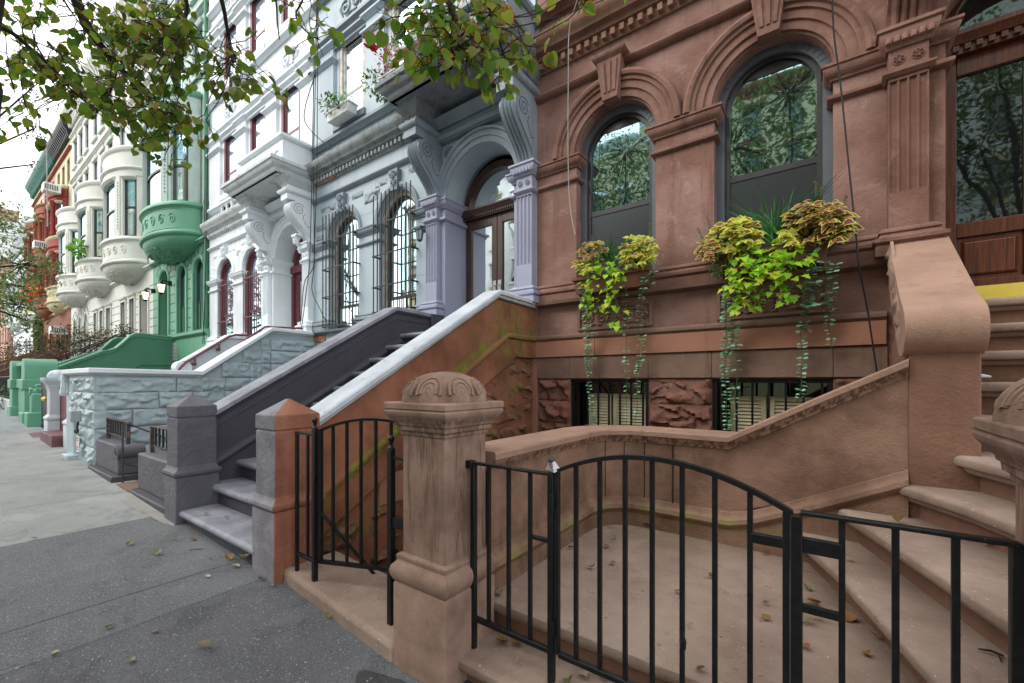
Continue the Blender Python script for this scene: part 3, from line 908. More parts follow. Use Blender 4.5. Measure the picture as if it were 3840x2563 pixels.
    mb = MB(); mb.sweep([(x0,YF,15.7),(x0+W,YF,15.7)], [(o*1.9, z*2) for o, z in P_CORN]); mb.build('roof_cornice', pal['cornice'], t)
    return t, dict(w1=w1, w2=w2, dc=dc, xl=xl, xr=xr)

def double_door(t, dc, y, m, kick=None, z0=2.2, zt=4.45, hw=.70, glassm=None, tm=None):
    """two glazed leaves under an arched transom light"""
    fr = MB()
    fr.box(dc-hw-.05, dc+hw+.05, y-.06, y+.1, zt, zt+.16)
    fr.sweep([(dc-hw-.05,y-.06,zt+.06),(dc+hw+.05,y-.06,zt+.06)], [(-.02,0),(.03,0),(.05,.05),(.07,.07),(.07,.1),(-.02,.1)])
    for i in range(30): fr.box(dc-hw+.01+i*.046, dc-hw+.034+i*.046, y-.085, y-.05, zt+.02, zt+.055)
    fr.arc(dc, zt+.16, [(hw-.07,y-.02),(hw+.05,y-.02),(hw+.05,y+.1),(hw-.07,y+.1)], n=24)
    tr = fr.build('transom', m, t)
    p = MB(); fan_fill(p, arch_poly(dc, hw-.06, zt+.16, zt+.165), y+.05); p.build('pane', tm or M['glass_bright'], tr)
    for sg in (-1, 1):
        a, b = (dc-hw, dc-.006) if sg < 0 else (dc+.006, dc+hw)
        d = MB(); s_ = .11
        for q in (rect(a, a+s_, z0, zt), rect(b-s_, b, z0, zt), rect(a+s_, b-s_, zt-.16, zt), rect(a+s_, b-s_, z0, z0+.2)):
            d.box(q[0][0], q[1][0], y, y+.05, q[0][1], q[2][1])
        lf = d.build('door', m, t, .004)
        p = MB(); fan_fill(p, rect(a+s_, b-s_, z0+.2, zt-.16), y+.03); p.build('pane', glassm or M['glass_bright'], lf)
        h = MB(); hx = (b-.05) if sg < 0 else (a+.05)
        h.box(hx-.035, hx+.035, y-.006, y, 2.95, 3.3)
        h.build('push_plate', M['steel'], lf)
        h = MB(); h.tube([(hx,y,3.02),(hx,y-.05,3.03),(hx,y-.06,3.08),(hx,y-.06,3.16),(hx,y-.05,3.21),(hx,y,3.22)], .011, 6); h.build('handle', M['steel'], lf)
# ------------------------------------------------------------------ brown house
pal_b = dict(wall=M['brown'], trim=M['brown_trim'], sill=M['brown_smooth'], band=M['brown_band'], cornice=M['brown_cornice'], pil=M['brown_trim'],
             bracket=M['brown_trim'], groove=M['brown_smooth'], hood=M['brown_cornice'], frame=M['frame_dark'], ftrim=M['frame_gray'], uframe=M['frame_dark'],
             pane=M['glass'], low=M['screen'], ticks=True, rich=True, base=True, meet=3.90)
XB = -3.42
brown, kb = row_front('brownstone_house', 'brown sandstone row house with two tall arched windows and planted window boxes', XB, pal_b, floors=1)
def brown_extras(t):
    x0 = XB
    # rock-faced basement blocks and smooth joints
    for a, b in ((x0+.03, x0+.555), (x0+1.67, x0+2.395), (x0+3.525, x0+3.95)):
        for k, (z0, z1) in enumerate(((1.275,1.585),(.955,1.265),(.635,.945),(.315,.625),(-.005,.305))):
            mb = MB(); mb.rock((a,YF,z0), (1,0,0), b-a, z1-z0, (0,-1,0), .065, .022, a*7+k*3)
            mb.build('rock_block', M['brown_rock'], t, 0, 80)
    mb = MB()
    for xa, xb in ((x0+.002, x0+.552), (x0+.556, x0+1.664), (x0+1.668, x0+2.398), (x0+2.402, x0+3.518), (x0+3.522, x0+3.93)):
        mb.box(xa, xb, YF-.03, YF+.01, 1.592, 1.893)
    mb.build('smooth_course', M['brown_smooth'], t, .004)
    mb = MB()
    for u in (.95, 2.62): mb.box(x0+u-.003, x0+u+.003, YF-.0565, YF-.05, 1.902, 2.126)
    mb.build('band_joint', M['soil'], t)
    # carved panels under the windows
    for c, w in ((kb['w1'], .52), (kb['w2'], .52)):
        mb = MB(); z0, z1 = 2.25, 2.56
        for q in (rect(c-w, c+w, z1-.035, z1), rect(c-w, c+w, z0, z0+.035), rect(c-w, c-w+.04, z0+.035, z1-.035), rect(c+w-.04, c+w, z0+.035, z1-.035)):
            mb.box(q[0][0], q[1][0], YF-.03, YF+.01, q[0][1], q[2][1])
        scroll_work(mb, c-w+.06, c-.06, YF-.004, z0+.045, z1-.045, 1, .022)
        scroll_work(mb, c+.06, c+w-.06, YF-.004, z0+.045, z1-.045, 1, .022)
        for k in range(7):
            a = PI*k/6
            mb.tube([(c, YF, z0+.06), (c+.05*math.cos(a), YF-.02, z0+.06+.1*math.sin(a)), (c+.09*math.cos(a), YF, z0+.06+.17*math.sin(a))], [.006,.02,.004], 5)
        for k in range(6): mb.lathe(c+(k-2.5)*.028, YF-.012, [(.001,z1-.13),(.016,z1-.115),(.016,z1-.10),(.001,z1-.085)], 7)
        mb.build('carved_panel', M['brown_smooth'], t)
    # basement windows: black frame, bars, shutters behind glass
    for a, b in ((x0+.56, x0+1.665), (x0+2.40, x0+3.52)):
        mb = MB(); z0, z1 = .62, 1.58
        for q in (rect(a, b, z1-.05, z1), rect(a, b, z0, z0+.05), rect(a, a+.05, z0+.05, z1-.05), rect(b-.05, b, z0+.05, z1-.05)):
            mb.box(q[0][0]+.003, q[1][0]-.003, YF+.02, YF+.2, q[0][1]+.002, q[2][1]-.002)
        win = mb.build('basement_window', M['iron'], t)
        g = MB()
        n = 7
        for k in range(n):
            x = a + .09 + (b-a-.18)*k/(n-1)
            g.bar((x, YF+.05, z0+.04), (x, YF+.05, z1-.04), .022)
        for z in (z0+.16,): g.bar((a+.04, YF+.05, z), (b-.04, YF+.05, z), .022)
        g.build('window_grille', M['iron'], win)
        s_ = MB()
        m = (a+b)/2
        for q0, q1 in ((a+.16, m-.04), (m-.01, b-.10)):
            for q in (rect(q0, q0+.05, z0+.08, z1-.2), rect(q1-.05, q1, z0+.08, z1-.2), rect(q0+.05, q1-.05, z1-.25, z1-.2), rect(q0+.05, q1-.05, z0+.08, z0+.13)):
                s_.box(q[0][0], q[1][0], YF+.215, YF+.24, q[0][1], q[2][1])
            z = z0+.15
            while z < z1-.27:
                s_.add([(q0+.05,YF+.222,z),(q1-.05,YF+.222,z),(q1-.05,YF+.24,z+.034),(q0+.05,YF+.24,z+.034)], [(0,1,2,3)]); z += .04
        s_.build('shutter', M['shutter'], win)
        p = MB(); p.box(a, b, YF+.25, YF+.26, z0, z1); p.build('pane', M['glass_dark'], win)
    # panelled oak door with brass kick plate
    dc = kb['dc']; y = YF+.49; z0, zt = 2.23, 4.66
    fr = MB()
    fr.box(dc-.79, dc-.705, y-.09, y+.1, z0, zt+.1); fr.box(dc+.705, dc+.79, y-.09, y+.1, z0, zt+.1)
    fr.box(dc-.79, dc+.79, y-.07, y+.1, zt, zt+.2)
    fr.sweep([(dc-.79,y-.07,zt+.08),(dc+.79,y-.07,zt+.08)], [(-.02,0),(.03,0),(.05,.05),(.07,.07),(.07,.11),(-.02,.11)])
    for i in range(18): fr.box(dc-.69+i*.078, dc-.69+i*.078+.042, y-.10, y-.06, zt+.02, zt+.07)
    fr.arc(dc, zt+.2, [(.62,y-.02),(.74,y-.02),(.74,y+.1),(.62,y+.1)], n=24)
    tr = fr.build('door_frame', M['wood'], t)
    p = MB(); fan_fill(p, arch_poly(dc, .63, zt+.2, zt+.202), y+.05); p.build('pane', M['glass_dark'], tr)
    for sg in (-1, 1):
        a, b = (dc-.70, dc-.006) if sg < 0 else (dc+.006, dc+.70)
        d = MB(); s_ = .13
        for q in (rect(a, a+s_, z0, zt), rect(b-s_, b, z0, zt), rect(a+s_, b-s_, zt-.17, zt), rect(a+s_, b-s_, 2.93, 3.07), rect(a+s_, b-s_, z0, 2.52)):
            d.box(q[0][0], q[1][0], y, y+.06, q[0][1], q[2][1])
        d.box(a+s_, b-s_, y+.03, y+.05, 2.52, 2.93)
        d.square((a+b)/2, 0, [(.1,0)]) if False else None
        d.prism([(a+s_+.03,2.55),(b-s_-.03,2.55),(b-s_-.03,2.90),(a+s_+.03,2.90)], lambda x, z: (x, y+.03, z), lambda x, z: ((x-(a+b)/2)*.85+(a+b)/2, y+.006, (z-2.725)*.85+2.725))
        lf = d.build('door', M['wood'], t, .006)
        p = MB(); fan_fill(p, rect(a+s_, b-s_, 3.07, zt-.17), y+.035); p.build('pane', M['glass_dark'], lf)
        k = MB(); k.box(a+.04, b-.04, y-.006, y, z0+.03, z0+.22); k.build('kick_plate', M['brass'], lf)
        h = MB()
        for z in (2.75, 3.45, 4.2): h.tube([(a-.004 if sg < 0 else b+.004, y-.012, z), (a-.004 if sg < 0 else b+.004, y-.012, z+.11)], .012, 6)
        h.build('hinge', M['frame_dark'], lf)
brown_extras(brown)

# ------------------------------------------------------------------ brown stoop: landing, winding steps, newel
def brown_stoop():
    t = thing('stoop', 'tan stone stoop with rounded landing wall, winding steps and scrolled newel', 'stoop', (0, 3, gz(0)))
    # first step and landing (plan polygons with rounded nosing)
    def tread(name, poly, edge, z, th=.075, m=M['landing'], riser=None):
        mb = MB(); mb.pz(poly, z-th+.0, z)
        mb.sweep([(p[0], p[1], z) for p in edge], [(-.03,-th),(.0,-th),(.012,-th+.008),(.035,-.062),(.045,-.04),(.04,-.015),(.02,-.002),(-.03,0.0005)])
        mb.sweep([(p[0], p[1], z-th) for p in edge], [(-.05,-.03),(-.012,-.03),(.004,-.008),(.004,.002),(-.05,.002)])
        o = mb.build(name, m, t, .006)
        return o
    xl, xr = -1.50, .44
    tread('step', [(xl-.0,1.64),(xr,1.64),(xr,2.0),(xl,2.0)], [(xl,1.64),(xr,1.64)], .140)
    mb = MB(); mb.box(xl+.01, xr, 1.66, 2.0, -.3, .07); mb.build('riser', M['cheek_tan'], t)
    tread('landing', [(-1.62,1.93),(xr+.4,1.93),(xr+.4,3.72),(-1.62,3.72)], [(-1.53,1.93),(xr+.4,1.93)], .318)
    mb = MB(); mb.box(-1.54, xr+.4, 1.95, 3.7, -.3, .245); mb.build('riser', M['cheek_tan'], t)
    # winding steps
    zs = [.52, .725, .925, 1.125]
    ed = [[(-.16,3.60),(.12,2.88),(.36,2.09),(.46,1.55)], [(.13,3.52),(.34,2.90),(.55,2.28),(.72,1.75)],
          [(.42,3.50),(.62,3.14),(.84,2.55),(1.12,1.75)], [(.66,3.53),(.80,3.15),(1.15,2.5),(1.65,1.75)]]
    far = [(2.7,1.75),(2.7,3.95)]
    for z, e in zip(zs, ed):
        poly = [e[0]] + e[1:] + [(2.7, e[-1][1]), (2.7, 3.95), (e[0][0], 3.95)]
        tread('step', poly, e, z, .072)
        mb = MB(); rp = [(p[0]+.055, p[1]+.012) for p in e]
        mb.pz(rp + [(2.68, e[-1][1]), (2.68, 3.9), (rp[0][0], 3.9)], z-.21, z-.07); mb.build('riser', M['cheek_tan'], t)
    # straight flight to the door
    z = 1.335; y = 3.76; 
    while z < 2.16:
        tread('step', [(.66,y),(2.7,y),(2.7,4.98),(.66,4.98)], [(.66,y),(2.7,y)], z, .07)
        mb = MB(); mb.box(.68, 2.7, y+.04, 4.95, z-.21, z-.068); mb.build('riser', M['cheek_tan'], t)
        z += .212; y += .27
    tread('step', [(.7,y),(2.7,y),(2.7,5.95),(.7,5.95)], [(.7,y),(2.7,y)], 2.19, .07)
    mb = MB(); mb.box(.72, 2.7, y+.04, 5.9, 1.95, 2.12); mb.build('riser', M['cheek_tan'], t)
    # curved landing wall: base, moulding, face and coping swept along the same line
    path = [(-1.575,1.93)] + [(-1.575, 2.5), (-1.575, 3.0)]
    cx, cy, rr = -1.215, 3.24, .36
    for k in range(0, 11):
        a = PI - PI/2*k/10; path.append((cx + rr*math.cos(a), cy + rr*math.sin(a)))
    path += [(-.9, 3.598), (-.56, 3.590)]
    bend = len(path) - 1
    # normal to the right of the path is the landing side
    flat = [(x, y, 0) for x, y in path]
    rise = flat + [(-.42,3.585,.0)]
    def rising(z):   # base line climbs with the winding steps after the bend
        return [(x, y, z) for x, y in path] + [(-.40,3.58,z+.045), (.0,3.55,z+.235), (.43,3.515,z+.455)]
    def top(z):
        return [(x, y, z) for x, y in path] + [(.0,3.548,z+.312), (.43,3.512,z+.545)]
    mb = MB(); mb.sweep(rising(.0), [(-.2,-.2),(.03,-.2),(.03,.43),(-.2,.43)]); mb.build('wall_base', M['landing_wall'], t)
    mb = MB(); mb.sweep(rising(.43), [(-.1,0),(.03,0),(.035,.012),(.05,.02),(.062,.045),(.055,.075),(.03,.085),(.018,.10),(.012,.125),(.0,.13),(-.1,.13)]); mb.build('wall_moulding', M['landing_wall'], t)
    mb = MB()
    lo, hi = rising(.55), top(1.03)
    # face as a ruled strip between the two lines
    n = len(hi); lo2 = lo[:len(path)] + [lo[-2], lo[-1]]
    vs = [Vector(p) for p in lo2] + [Vector(p) for p in hi]
    mb.add(vs, [(i, i+1, n+i+1, n+i) for i in range(n-1)])
    bk = MB()
    mb.build('wall_face', M['landing_wall'], t, 0, 50)
    jt = MB()
    for k in (7, 10, 13):
        (x_, y_, a_), (x2, y2, b_) = lo[k], hi[k]
        jt.box(x_-.003, x_+.003, y_-.0035, y_+.003, a_, b_)
    for x_, a_, b_ in ((-.98,.55,1.03), (-.36,.57,1.13)): jt.box(x_-.003, x_+.003, 3.58 if x_ > -.5 else 3.588, 3.6, a_, b_)
    jt.build('wall_joint', M['soil'], t)
    bp = [(-1.76,1.93),(-1.76,3.3)] + [(cx + .54*math.cos(PI - PI/2*k/8), cy + .54*math.sin(PI - PI/2*k/8)) for k in range(1, 9)] + [(-.56,3.77),(.43,3.70)]
    hb = [1.03]*(len(bp)-1) + [1.57]
    mb = MB(); n = len(bp)
    mb.add([(x, y, -1.2) for x, y in bp] + [(x, y, h) for (x, y), h in zip(bp, hb)], [(i, i+1, n+i+1, n+i) for i in range(n-1)])
    mb.build('wall_back', M['cheek_tan'], t)
    mb = MB(); mb.sweep(top(1.03), [(-.21,0),(0.0,0),(.012,.004),(.016,.02),(.035,.035),(.045,.055),(.045,.06),(-.21,.06)]); mb.build('coping_moulding', M['drip'], t)
    mb = MB(); mb.sweep(top(1.09), [(-.25,0),(.055,0),(.062,.006),(.062,.04),(.052,.052),(-.25,.055)]); mb.build('coping', M['tan_cope'], t, 0)
    # newel and scroll-ended cheek block
    x0, x1, yn = .43, .735, 3.505
    mb = MB(); mb.pz([(x0,yn),(x1,yn),(x1+.06,4.2),(x0+.06,4.2)], .3, 1.74); mb.build('newel_post', M['cheek_tan'], t, .008)
    xa, xb = (.402, .748), (.515, .905)
    prof = []   # (y,z) outline of the block: scrolled front, sloping back
    cyc, czc, rc = 3.56, 1.86, .155
    for k in range(15):
        a = R(-80 - 190*k/14); prof.append((cyc + rc*math.cos(a), czc + rc*math.sin(a)))
    prof = [(cyc+.2, 1.715)] + [(cyc + rc*math.cos(R(-90-k*11)), czc + rc*math.sin(R(-90-k*11))) for k in range(14)]
    prof += [(3.72, 2.085), (5.25, 2.84), (5.36, 2.84), (5.36, 2.42), (5.2, 2.40), (3.95, 1.76)]
    mb = MB()
    f = lambda k: (lambda y, z: (xa[k] + (xb[k]-xa[k])*max(0, (y-3.5))/1.85, y, z))
    mb.prism(prof, f(0), f(1)); mb.build('scrolled_block', M['tan_cope'], t, .018, 30)
    # weathered rough side of the block
    mb = MB(); u_ = Vector((.0612,.86,.50)).normalized()
    mb.rock((.408,3.72,1.80), u_, 1.7, .2, (-1,.06,0), .03, .022, 41)
    mb.build('flaked_side', M['pillar'], t, 0, 80)
    mb = MB(); mb.pz([(.47,4.0),(.80,4.0),(.90,5.36),(.54,5.36)], .3, 1.9)
    mb.px([(3.9,1.7),(5.36,1.7),(5.36,2.44),(5.2,2.42)], .56, .85); mb.build('cheek_wall', M['cheek_tan'], t)
    # side wall opposite (outside the picture to the right)
    mb = MB(); mb.sweep([(2.85,5.36,2.75),(2.85,3.6,1.9),(2.55,2.6,1.3),(1.6,1.78,1.08),(.74,1.72,1.05)], [(-.0,-2.4),(.22,-2.4),(.22,.05),(-.0,.05)]); mb.build('cheek_wall', M['cheek_tan'], t)
    return t
brown_stoop()

# ------------------------------------------------------------------ gate pillars with ribbed domes
def gate_pillar(cx, cy, zb, label):
    t = thing('gate_pillar', label, 'stone pillar', (cx, cy, zb), 'stone gate pillars of the tan stoop')
    mb = MB(); mb.square(cx, cy, [(.198,zb-.3),(.198,.455),(.19,.468)]); mb.build('plinth', M['pillar'], t, .008)
    mb = MB(); mb.square(cx, cy, [(.19,.466),(.20,.478),(.211,.505),(.214,.53),(.206,.555),(.19,.57),(.182,.585),(.186,.60),(.184,.612),(.166,.62)]); mb.build('base_moulding', M['pillar'], t, .003)
    mb = MB(); mb.square(cx, cy, [(.162,.6),(.161,1.30)]); mb.build('shaft', M['pillar'], t, .008)
    mb = MB(); mb.square(cx, cy, [(.15,1.258),(.168,1.262),(.170,1.284),(.182,1.288),(.184,1.312),(.192,1.316),(.194,1.33),(.208,1.345),(.222,1.365),(.231,1.378),(.233,1.392),(.227,1.398),(.227,1.402),(.233,1.406),(.233,1.434),(.227,1.44),(.05,1.445)]); mb.build('cap', M['pillar'], t, .003)
    mb = MB()
    def lob(a, r, z):
        k = abs(math.cos(a*4)); q = max(0, (z-1.44)/.16)
        return r*(1 - .11*(k**5)*(1-q*.6) )
    pr = []
    for i in range(15):
        u = i/14; pr.append((.236*math.cos(u*PI/2)**.88 + .001, 1.438 + .166*math.sin(u*PI/2)))
    mb.lathe(cx, cy, pr, 96, lob)
    for k in range(8):   # carved eye and hooded arcs between the ribs
        a = PI/8 + k*PI/4; ca, sa = math.cos(a), math.sin(a)
        def on(u, v, off=.0):
            q = .236*max(.05, math.cos(v*PI/2))**.88 * .98 + off
            b = a + u/ max(.05, q)
            return (cx + q*math.cos(b), cy + q*math.sin(b), 1.438 + .166*math.sin(v*PI/2))
        for rr_, th in ((.020, .007), (.042, .010), (.064, .010)):
            pts = []
            for i in range(13):
                c_ = PI*1.12*i/12 - .2
                pts.append(on(rr_*math.cos(c_)*1.0, .22 + rr_*6.2*max(-.3, math.sin(c_))*.85, .001))
            mb.tube(pts, th, 5)
        mb.tube([on(0, .17, .0), on(0, .25, .010)], [.011, .006], 6)
    mb.build('ribbed_dome', M['pillar'], t, 0, 60)
    return t
gp = gate_pillar(-1.69, 1.70, gz(-1.69), 'tan stone gate pillar with carved ribbed dome, left of the curved iron gate')
gp2 = gate_pillar(.617, 1.70, gz(.617), 'tan stone gate pillar cut off by the right edge, beside the wide iron gate')
mb = MB(); mb.tube([(-1.735,1.655,1.602),(-1.72,1.65,1.606),(-1.70,1.648,1.603)], [.006,.008,.005], 6)
tag(mb.build('peanut_shell', M['dryleaf']), 'pale peanut shell lying on top of the carved stone dome', 'nut shell')

# ------------------------------------------------------------------ iron gate and fence panels at the stoop
YG = 1.71
def ball(mb, x, y, z, r):
    mb.lathe(x, y, [(r*.95,z-.0),(r*.95,z+.008),(r*.45,z+.02),(r*.5,z+.032),(r*.9,z+.04)] + [(r*math.cos(a), z+.04+r+r*math.sin(a)) for a in [R(q) for q in (-60,-30,0,30,60,86)]], 14)
def panel(name, label, xs, xe, zb, zt, bars, feet, foot_z, extra=None):
    t = thing(name, label, 'fence', ((xs+xe)/2, YG, foot_z), 'iron fence panels beside the stoop gate')
    mb = MB(); mb.box(xs, xe, YG-.016, YG+.016, zt-.013, zt); mb.build('top_rail', M['iron'], t, .003)
    mb = MB(); mb.box(xs, xe, YG-.013, YG+.013, zb-.012, zb+.012); mb.build('bottom_rail', M['iron'], t, .003)
    for x in bars:
        mb = MB(); mb.box(x-.0085, x+.0085, YG-.0085, YG+.0085, zb, zt-.008); mb.build('bar', M['iron'], t)
    for x in feet:
        mb = MB(); mb.box(x-.014, x+.014, YG-.0145, YG+.0145, foot_z, zt-.004); mb.build('post', M['iron'], t, .003)
    if extra: extra(t)
def exL(t):
    mb = MB(); mb.box(-1.128, -1.03, YG-.012, YG+.012, .80, .815)
    mb.build('latch_rail', M['iron'], t)
    mb = MB(); mb.box(-1.545, -1.49, YG-.02, YG+.02, 1.09, 1.13); mb.build('wall_bracket', M['iron'], t, .003)
panel('iron_fence', 'short black iron fence panel between the domed pillar and the arched gate', -1.50, -1.015, .30, 1.125, [-1.385, -1.258, -1.130], [-1.488], .142, exL)
def exR(t):
    mb = MB(); mb.box(-.055, .055, YG-.01, YG+.01, .985, 1.035); mb.build('lock_plate', M['iron'], t, .003)
    mb = MB(); mb.box(-.055, .055, YG-.012, YG+.012, .79, .812); mb.build('latch_rail', M['iron'], t)
panel('iron_fence', 'black iron fence panel right of the arched gate, with a flat lock plate', -.055, .43, .25, 1.122, [.054, .181, .308], [.424], .142, exR)
def gate():
    t = thing('iron_gate', 'wide black iron gate with arched top rail across the stoop entrance', 'gate', (-.53, YG, .17))
    x0, x1 = -1.0, -.075
    cx = (x0+x1)/2 - .02
    f = lambda x: 1.245 - .125*((x-cx)/.465)**2
    for x, w, lab in ((-1.012, .030, 'hinge_post'), (-.066, .034, 'latch_post')):
        mb = MB(); mb.box(x-w/2, x+w/2, YG-w/2, YG+w/2, .155 if x < -.5 else .15, f(x)-.0); mb.build(lab, M['iron'], t, .003)
    mb = MB(); mb.box(x0+.006, x0+.03, YG-.012, YG+.012, .30, f(x0)); mb.box(x1-.03, x1-.010, YG-.012, YG+.012, .30, f(x1)); mb.build('stile', M['iron'], t, .002)
    mb = MB(); mb.sweep([(x0+(x1-x0)*i/24, YG, f(x0+(x1-x0)*i/24)) for i in range(25)], [(-.016,-.012),(.016,-.012),(.016,.006),(-.016,.006)]); mb.build('arched_rail', M['iron'], t)
    mb = MB(); mb.box(x0+.03, x1-.03, YG-.013, YG+.013, .288, .312); mb.build('bottom_rail', M['iron'], t, .003)
    for x in (-.885, -.771, -.658, -.546, -.431, -.316, -.202):
        mb = MB(); mb.box(x-.0085, x+.0085, YG-.0085, YG+.0085, .305, f(x)-.008); mb.build('bar', M['iron'], t)
    mb = MB(); mb.box(-.2, -.085, YG-.01, YG+.01, .985, 1.02); mb.build('lock_plate', M['iron'], t, .003)
    mb = MB(); ball(mb, -1.012, YG, 1.128, .017); mb.build('ball_finial', M['iron_gray'], t)
    for z in (.42, 1.0):
        mb = MB(); mb.tube([(-.997,YG-.02,z-.03),(-.997,YG-.02,z+.03)], .011, 8); mb.box(-1.01, -.985, YG-.016, YG+.0, z-.02, z+.02); mb.build('hinge', M['iron'], t)
    mb = MB(); mb.tube([(-.431,YG-.012,.60),(-.425,YG-.02,.57),(-.43,YG-.012,.53)], .008, 6); mb.tube([(-.431,YG-.012,.6),(-.415,YG-.02,.565),(-.418,YG-.02,.535)], .005, 6); mb.build('drop_bolt', M['iron'], t)
    mb = MB(); mb.tube([(-1.0+.012*math.sin(i*2.2), YG+.03+.012*math.cos(i*2.2), .78-.3*i/60) for i in range(61)], .004, 5); mb.build('coil_spring', M['iron'], t)
gate()
mb = MB()   # plastic sheet tied over the finial
for k in range(7):
    a = 2*PI*k/7; b = 2*PI*(k+1)/7
    mb.add([(-1.012,YG,1.20),(-1.012+.05*math.cos(a),YG+.04*math.sin(a),1.135+.012*(k%2)),(-1.012+.05*math.cos(b),YG+.04*math.sin(b),1.135+.012*((k+1)%2))], [(0,1,2)])
def film():
    m = bpy.data.materials.new('clear_plastic_film'); m.use_nodes = True; nt = m.node_tree; nt.nodes.clear()
    a = nt.nodes.new('ShaderNodeBsdfTransparent'); b = nt.nodes.new('ShaderNodeBsdfGlossy'); b.inputs['Roughness'].default_value = .15
    x = nt.nodes.new('ShaderNodeMixShader'); x.inputs[0].default_value = .3; o = nt.nodes.new('ShaderNodeOutputMaterial')
    nt.links.new(a.outputs[0], x.inputs[1]); nt.links.new(b.outputs[0], x.inputs[2]); nt.links.new(x.outputs[0], o.inputs[0]); return m
tag(mb.build('plastic_wrap', film()), 'clear plastic wrap tied over the ball finial of the arched gate', 'plastic wrap')

# ------------------------------------------------------------------ areaway between the two stoops: slab, sunken stairs, narrow gate
def areaway():
    t = thing('areaway_steps', 'sunken brown stone steps behind the narrow iron gate', 'steps', (-2.6, 2.5, -.6))
    mb = MB()
    g = lambda x: gz(x)
    a, b = -3.27, -1.89
    mb.add([(a,1.58,g(a)-.2),(b,1.50,g(b)-.2),(b,2.02,g(b)-.2),(a,2.02,g(a)-.2),(a,1.58,g(a)+.095),(b,1.50,g(b)+.095),(b,2.02,g(b)+.10),(a,2.02,g(a)+.10)],
           [(0,3,2,1),(4,5,6,7),(0,1,5,4),(1,2,6,5),(2,3,7,6),(3,0,4,7)])
    mb.build('sill_slab', M['landing'], t, .03)
    for k in range(5):
        mb = MB(); mb.box(-3.40, -1.76, 2.03+.27*k, 5.3, -1.4, -.09-.2*k) if False else mb.box(-3.40, -1.78, 2.03+.27*k, 2.31+.27*k, -1.5, -.08-.2*k)
        mb.build('step', M['brown_smooth'], t, .02)
    mb = MB(); mb.box(-3.40, .4, 3.38, 5.35, -1.6, -1.05) if False else mb.box(-3.40, -1.78, 3.38, 5.3, -1.6, -1.06); mb.box(-1.78, .4, 3.78, 5.3, -1.6, -1.06)
    mb.build('areaway_floor', M['brown_smooth'], t)
areaway()
def small_gate():
    YN = 1.63
    t = thing('iron_fence', 'short iron side panel between the two-tone pillar and the narrow gate', 'fence', (-3.03, YN, .14))
    for x, w, h0, h1 in ((-3.15,.024,.12,1.18), (-2.905,.034,.12,1.215)):
        mb = MB(); mb.box(x-w/2, x+w/2, YN-w/2, YN+w/2, h0, h1); mb.build('post', M['iron'], t, .003)
    mb = MB(); mb.box(-3.15, -2.91, YN-.012, YN+.012, 1.162, 1.18); mb.build('top_rail', M['iron'], t, .002)
    mb = MB(); mb.box(-3.15, -2.91, YN-.012, YN+.012, .265, .287); mb.build('bottom_rail', M['iron'], t, .002)
    mb = MB(); mb.box(-3.009, -2.991, YN-.0085, YN+.0085, .27, 1.165); mb.build('bar', M['iron'], t)
    mb = MB(); ball(mb, -2.905, YN, 1.215, .02); mb.build('ball_finial', M['iron'], t)
    t = thing('gate_post', 'black iron latch post with ball finial beside the domed stone pillar', 'post', (-2.065, YN, .1))
    mb = MB(); mb.box(-2.083, -2.047, YN-.018, YN+.018, .06, 1.15); mb.build('post', M['iron'], t, .003)
    mb = MB(); ball(mb, -2.065, YN, 1.15, .02); mb.build('ball_finial', M['iron'], t)
    mb = MB(); mb.box(-2.05, -1.85, YN-.008, YN+.012, 1.09, 1.108); mb.box(-2.05, -1.88, YN-.01, YN+.03, .69, .75); mb.bar((-2.05,YN+.02,.55), (-1.9,YN+.05,.34), .015); mb.build('latch', M['iron'], t)
    # the leaf stands ajar, swung inwards
    t = thing('iron_gate', 'narrow black iron gate standing ajar beside the two-tone pillar', 'gate', (-2.87, YN, .2))
    h = Vector((-2.872, YN+.012, 0)); d = Vector((.925, .38, 0)).normalized(); L = .84
    f = lambda s: 1.292 - .092*((s-.43)/.43)**2
    pt = lambda s, z: h + d*s + Vector((0,0,z))
    mb = MB(); mb.sweep([pt(L*i/20, f(L*i/20)) for i in range(21)], [(-.014,-.01),(.014,-.01),(.014,.008),(-.014,.008)]); mb.build('arched_rail', M['iron'], t)
    mb = MB(); mb.sweep([pt(0,.28), pt(L,.28)], [(-.013,-.012),(.013,-.012),(.013,.012),(-.013,.012)]); mb.build('bottom_rail', M['iron'], t)
    for s in (.012, .114, .224, .334, .448, .563, .676, .828):
        e = s in (.012, .828); w = .013 if e else .0085
        mb = MB(); mb.sweep([pt(s-w,.27), pt(s+w,.27)], [(-w,0),(w,0),(w,f(s)-.275),(-w,f(s)-.275)]); mb.build('stile' if e else 'bar', M['iron'], t)
    mb = MB(); mb.bar(pt(.02,.62), pt(.34,.10)+Vector((-.1,.2,0)), .02); mb.build('brace', M['iron'], t)
small_gate()
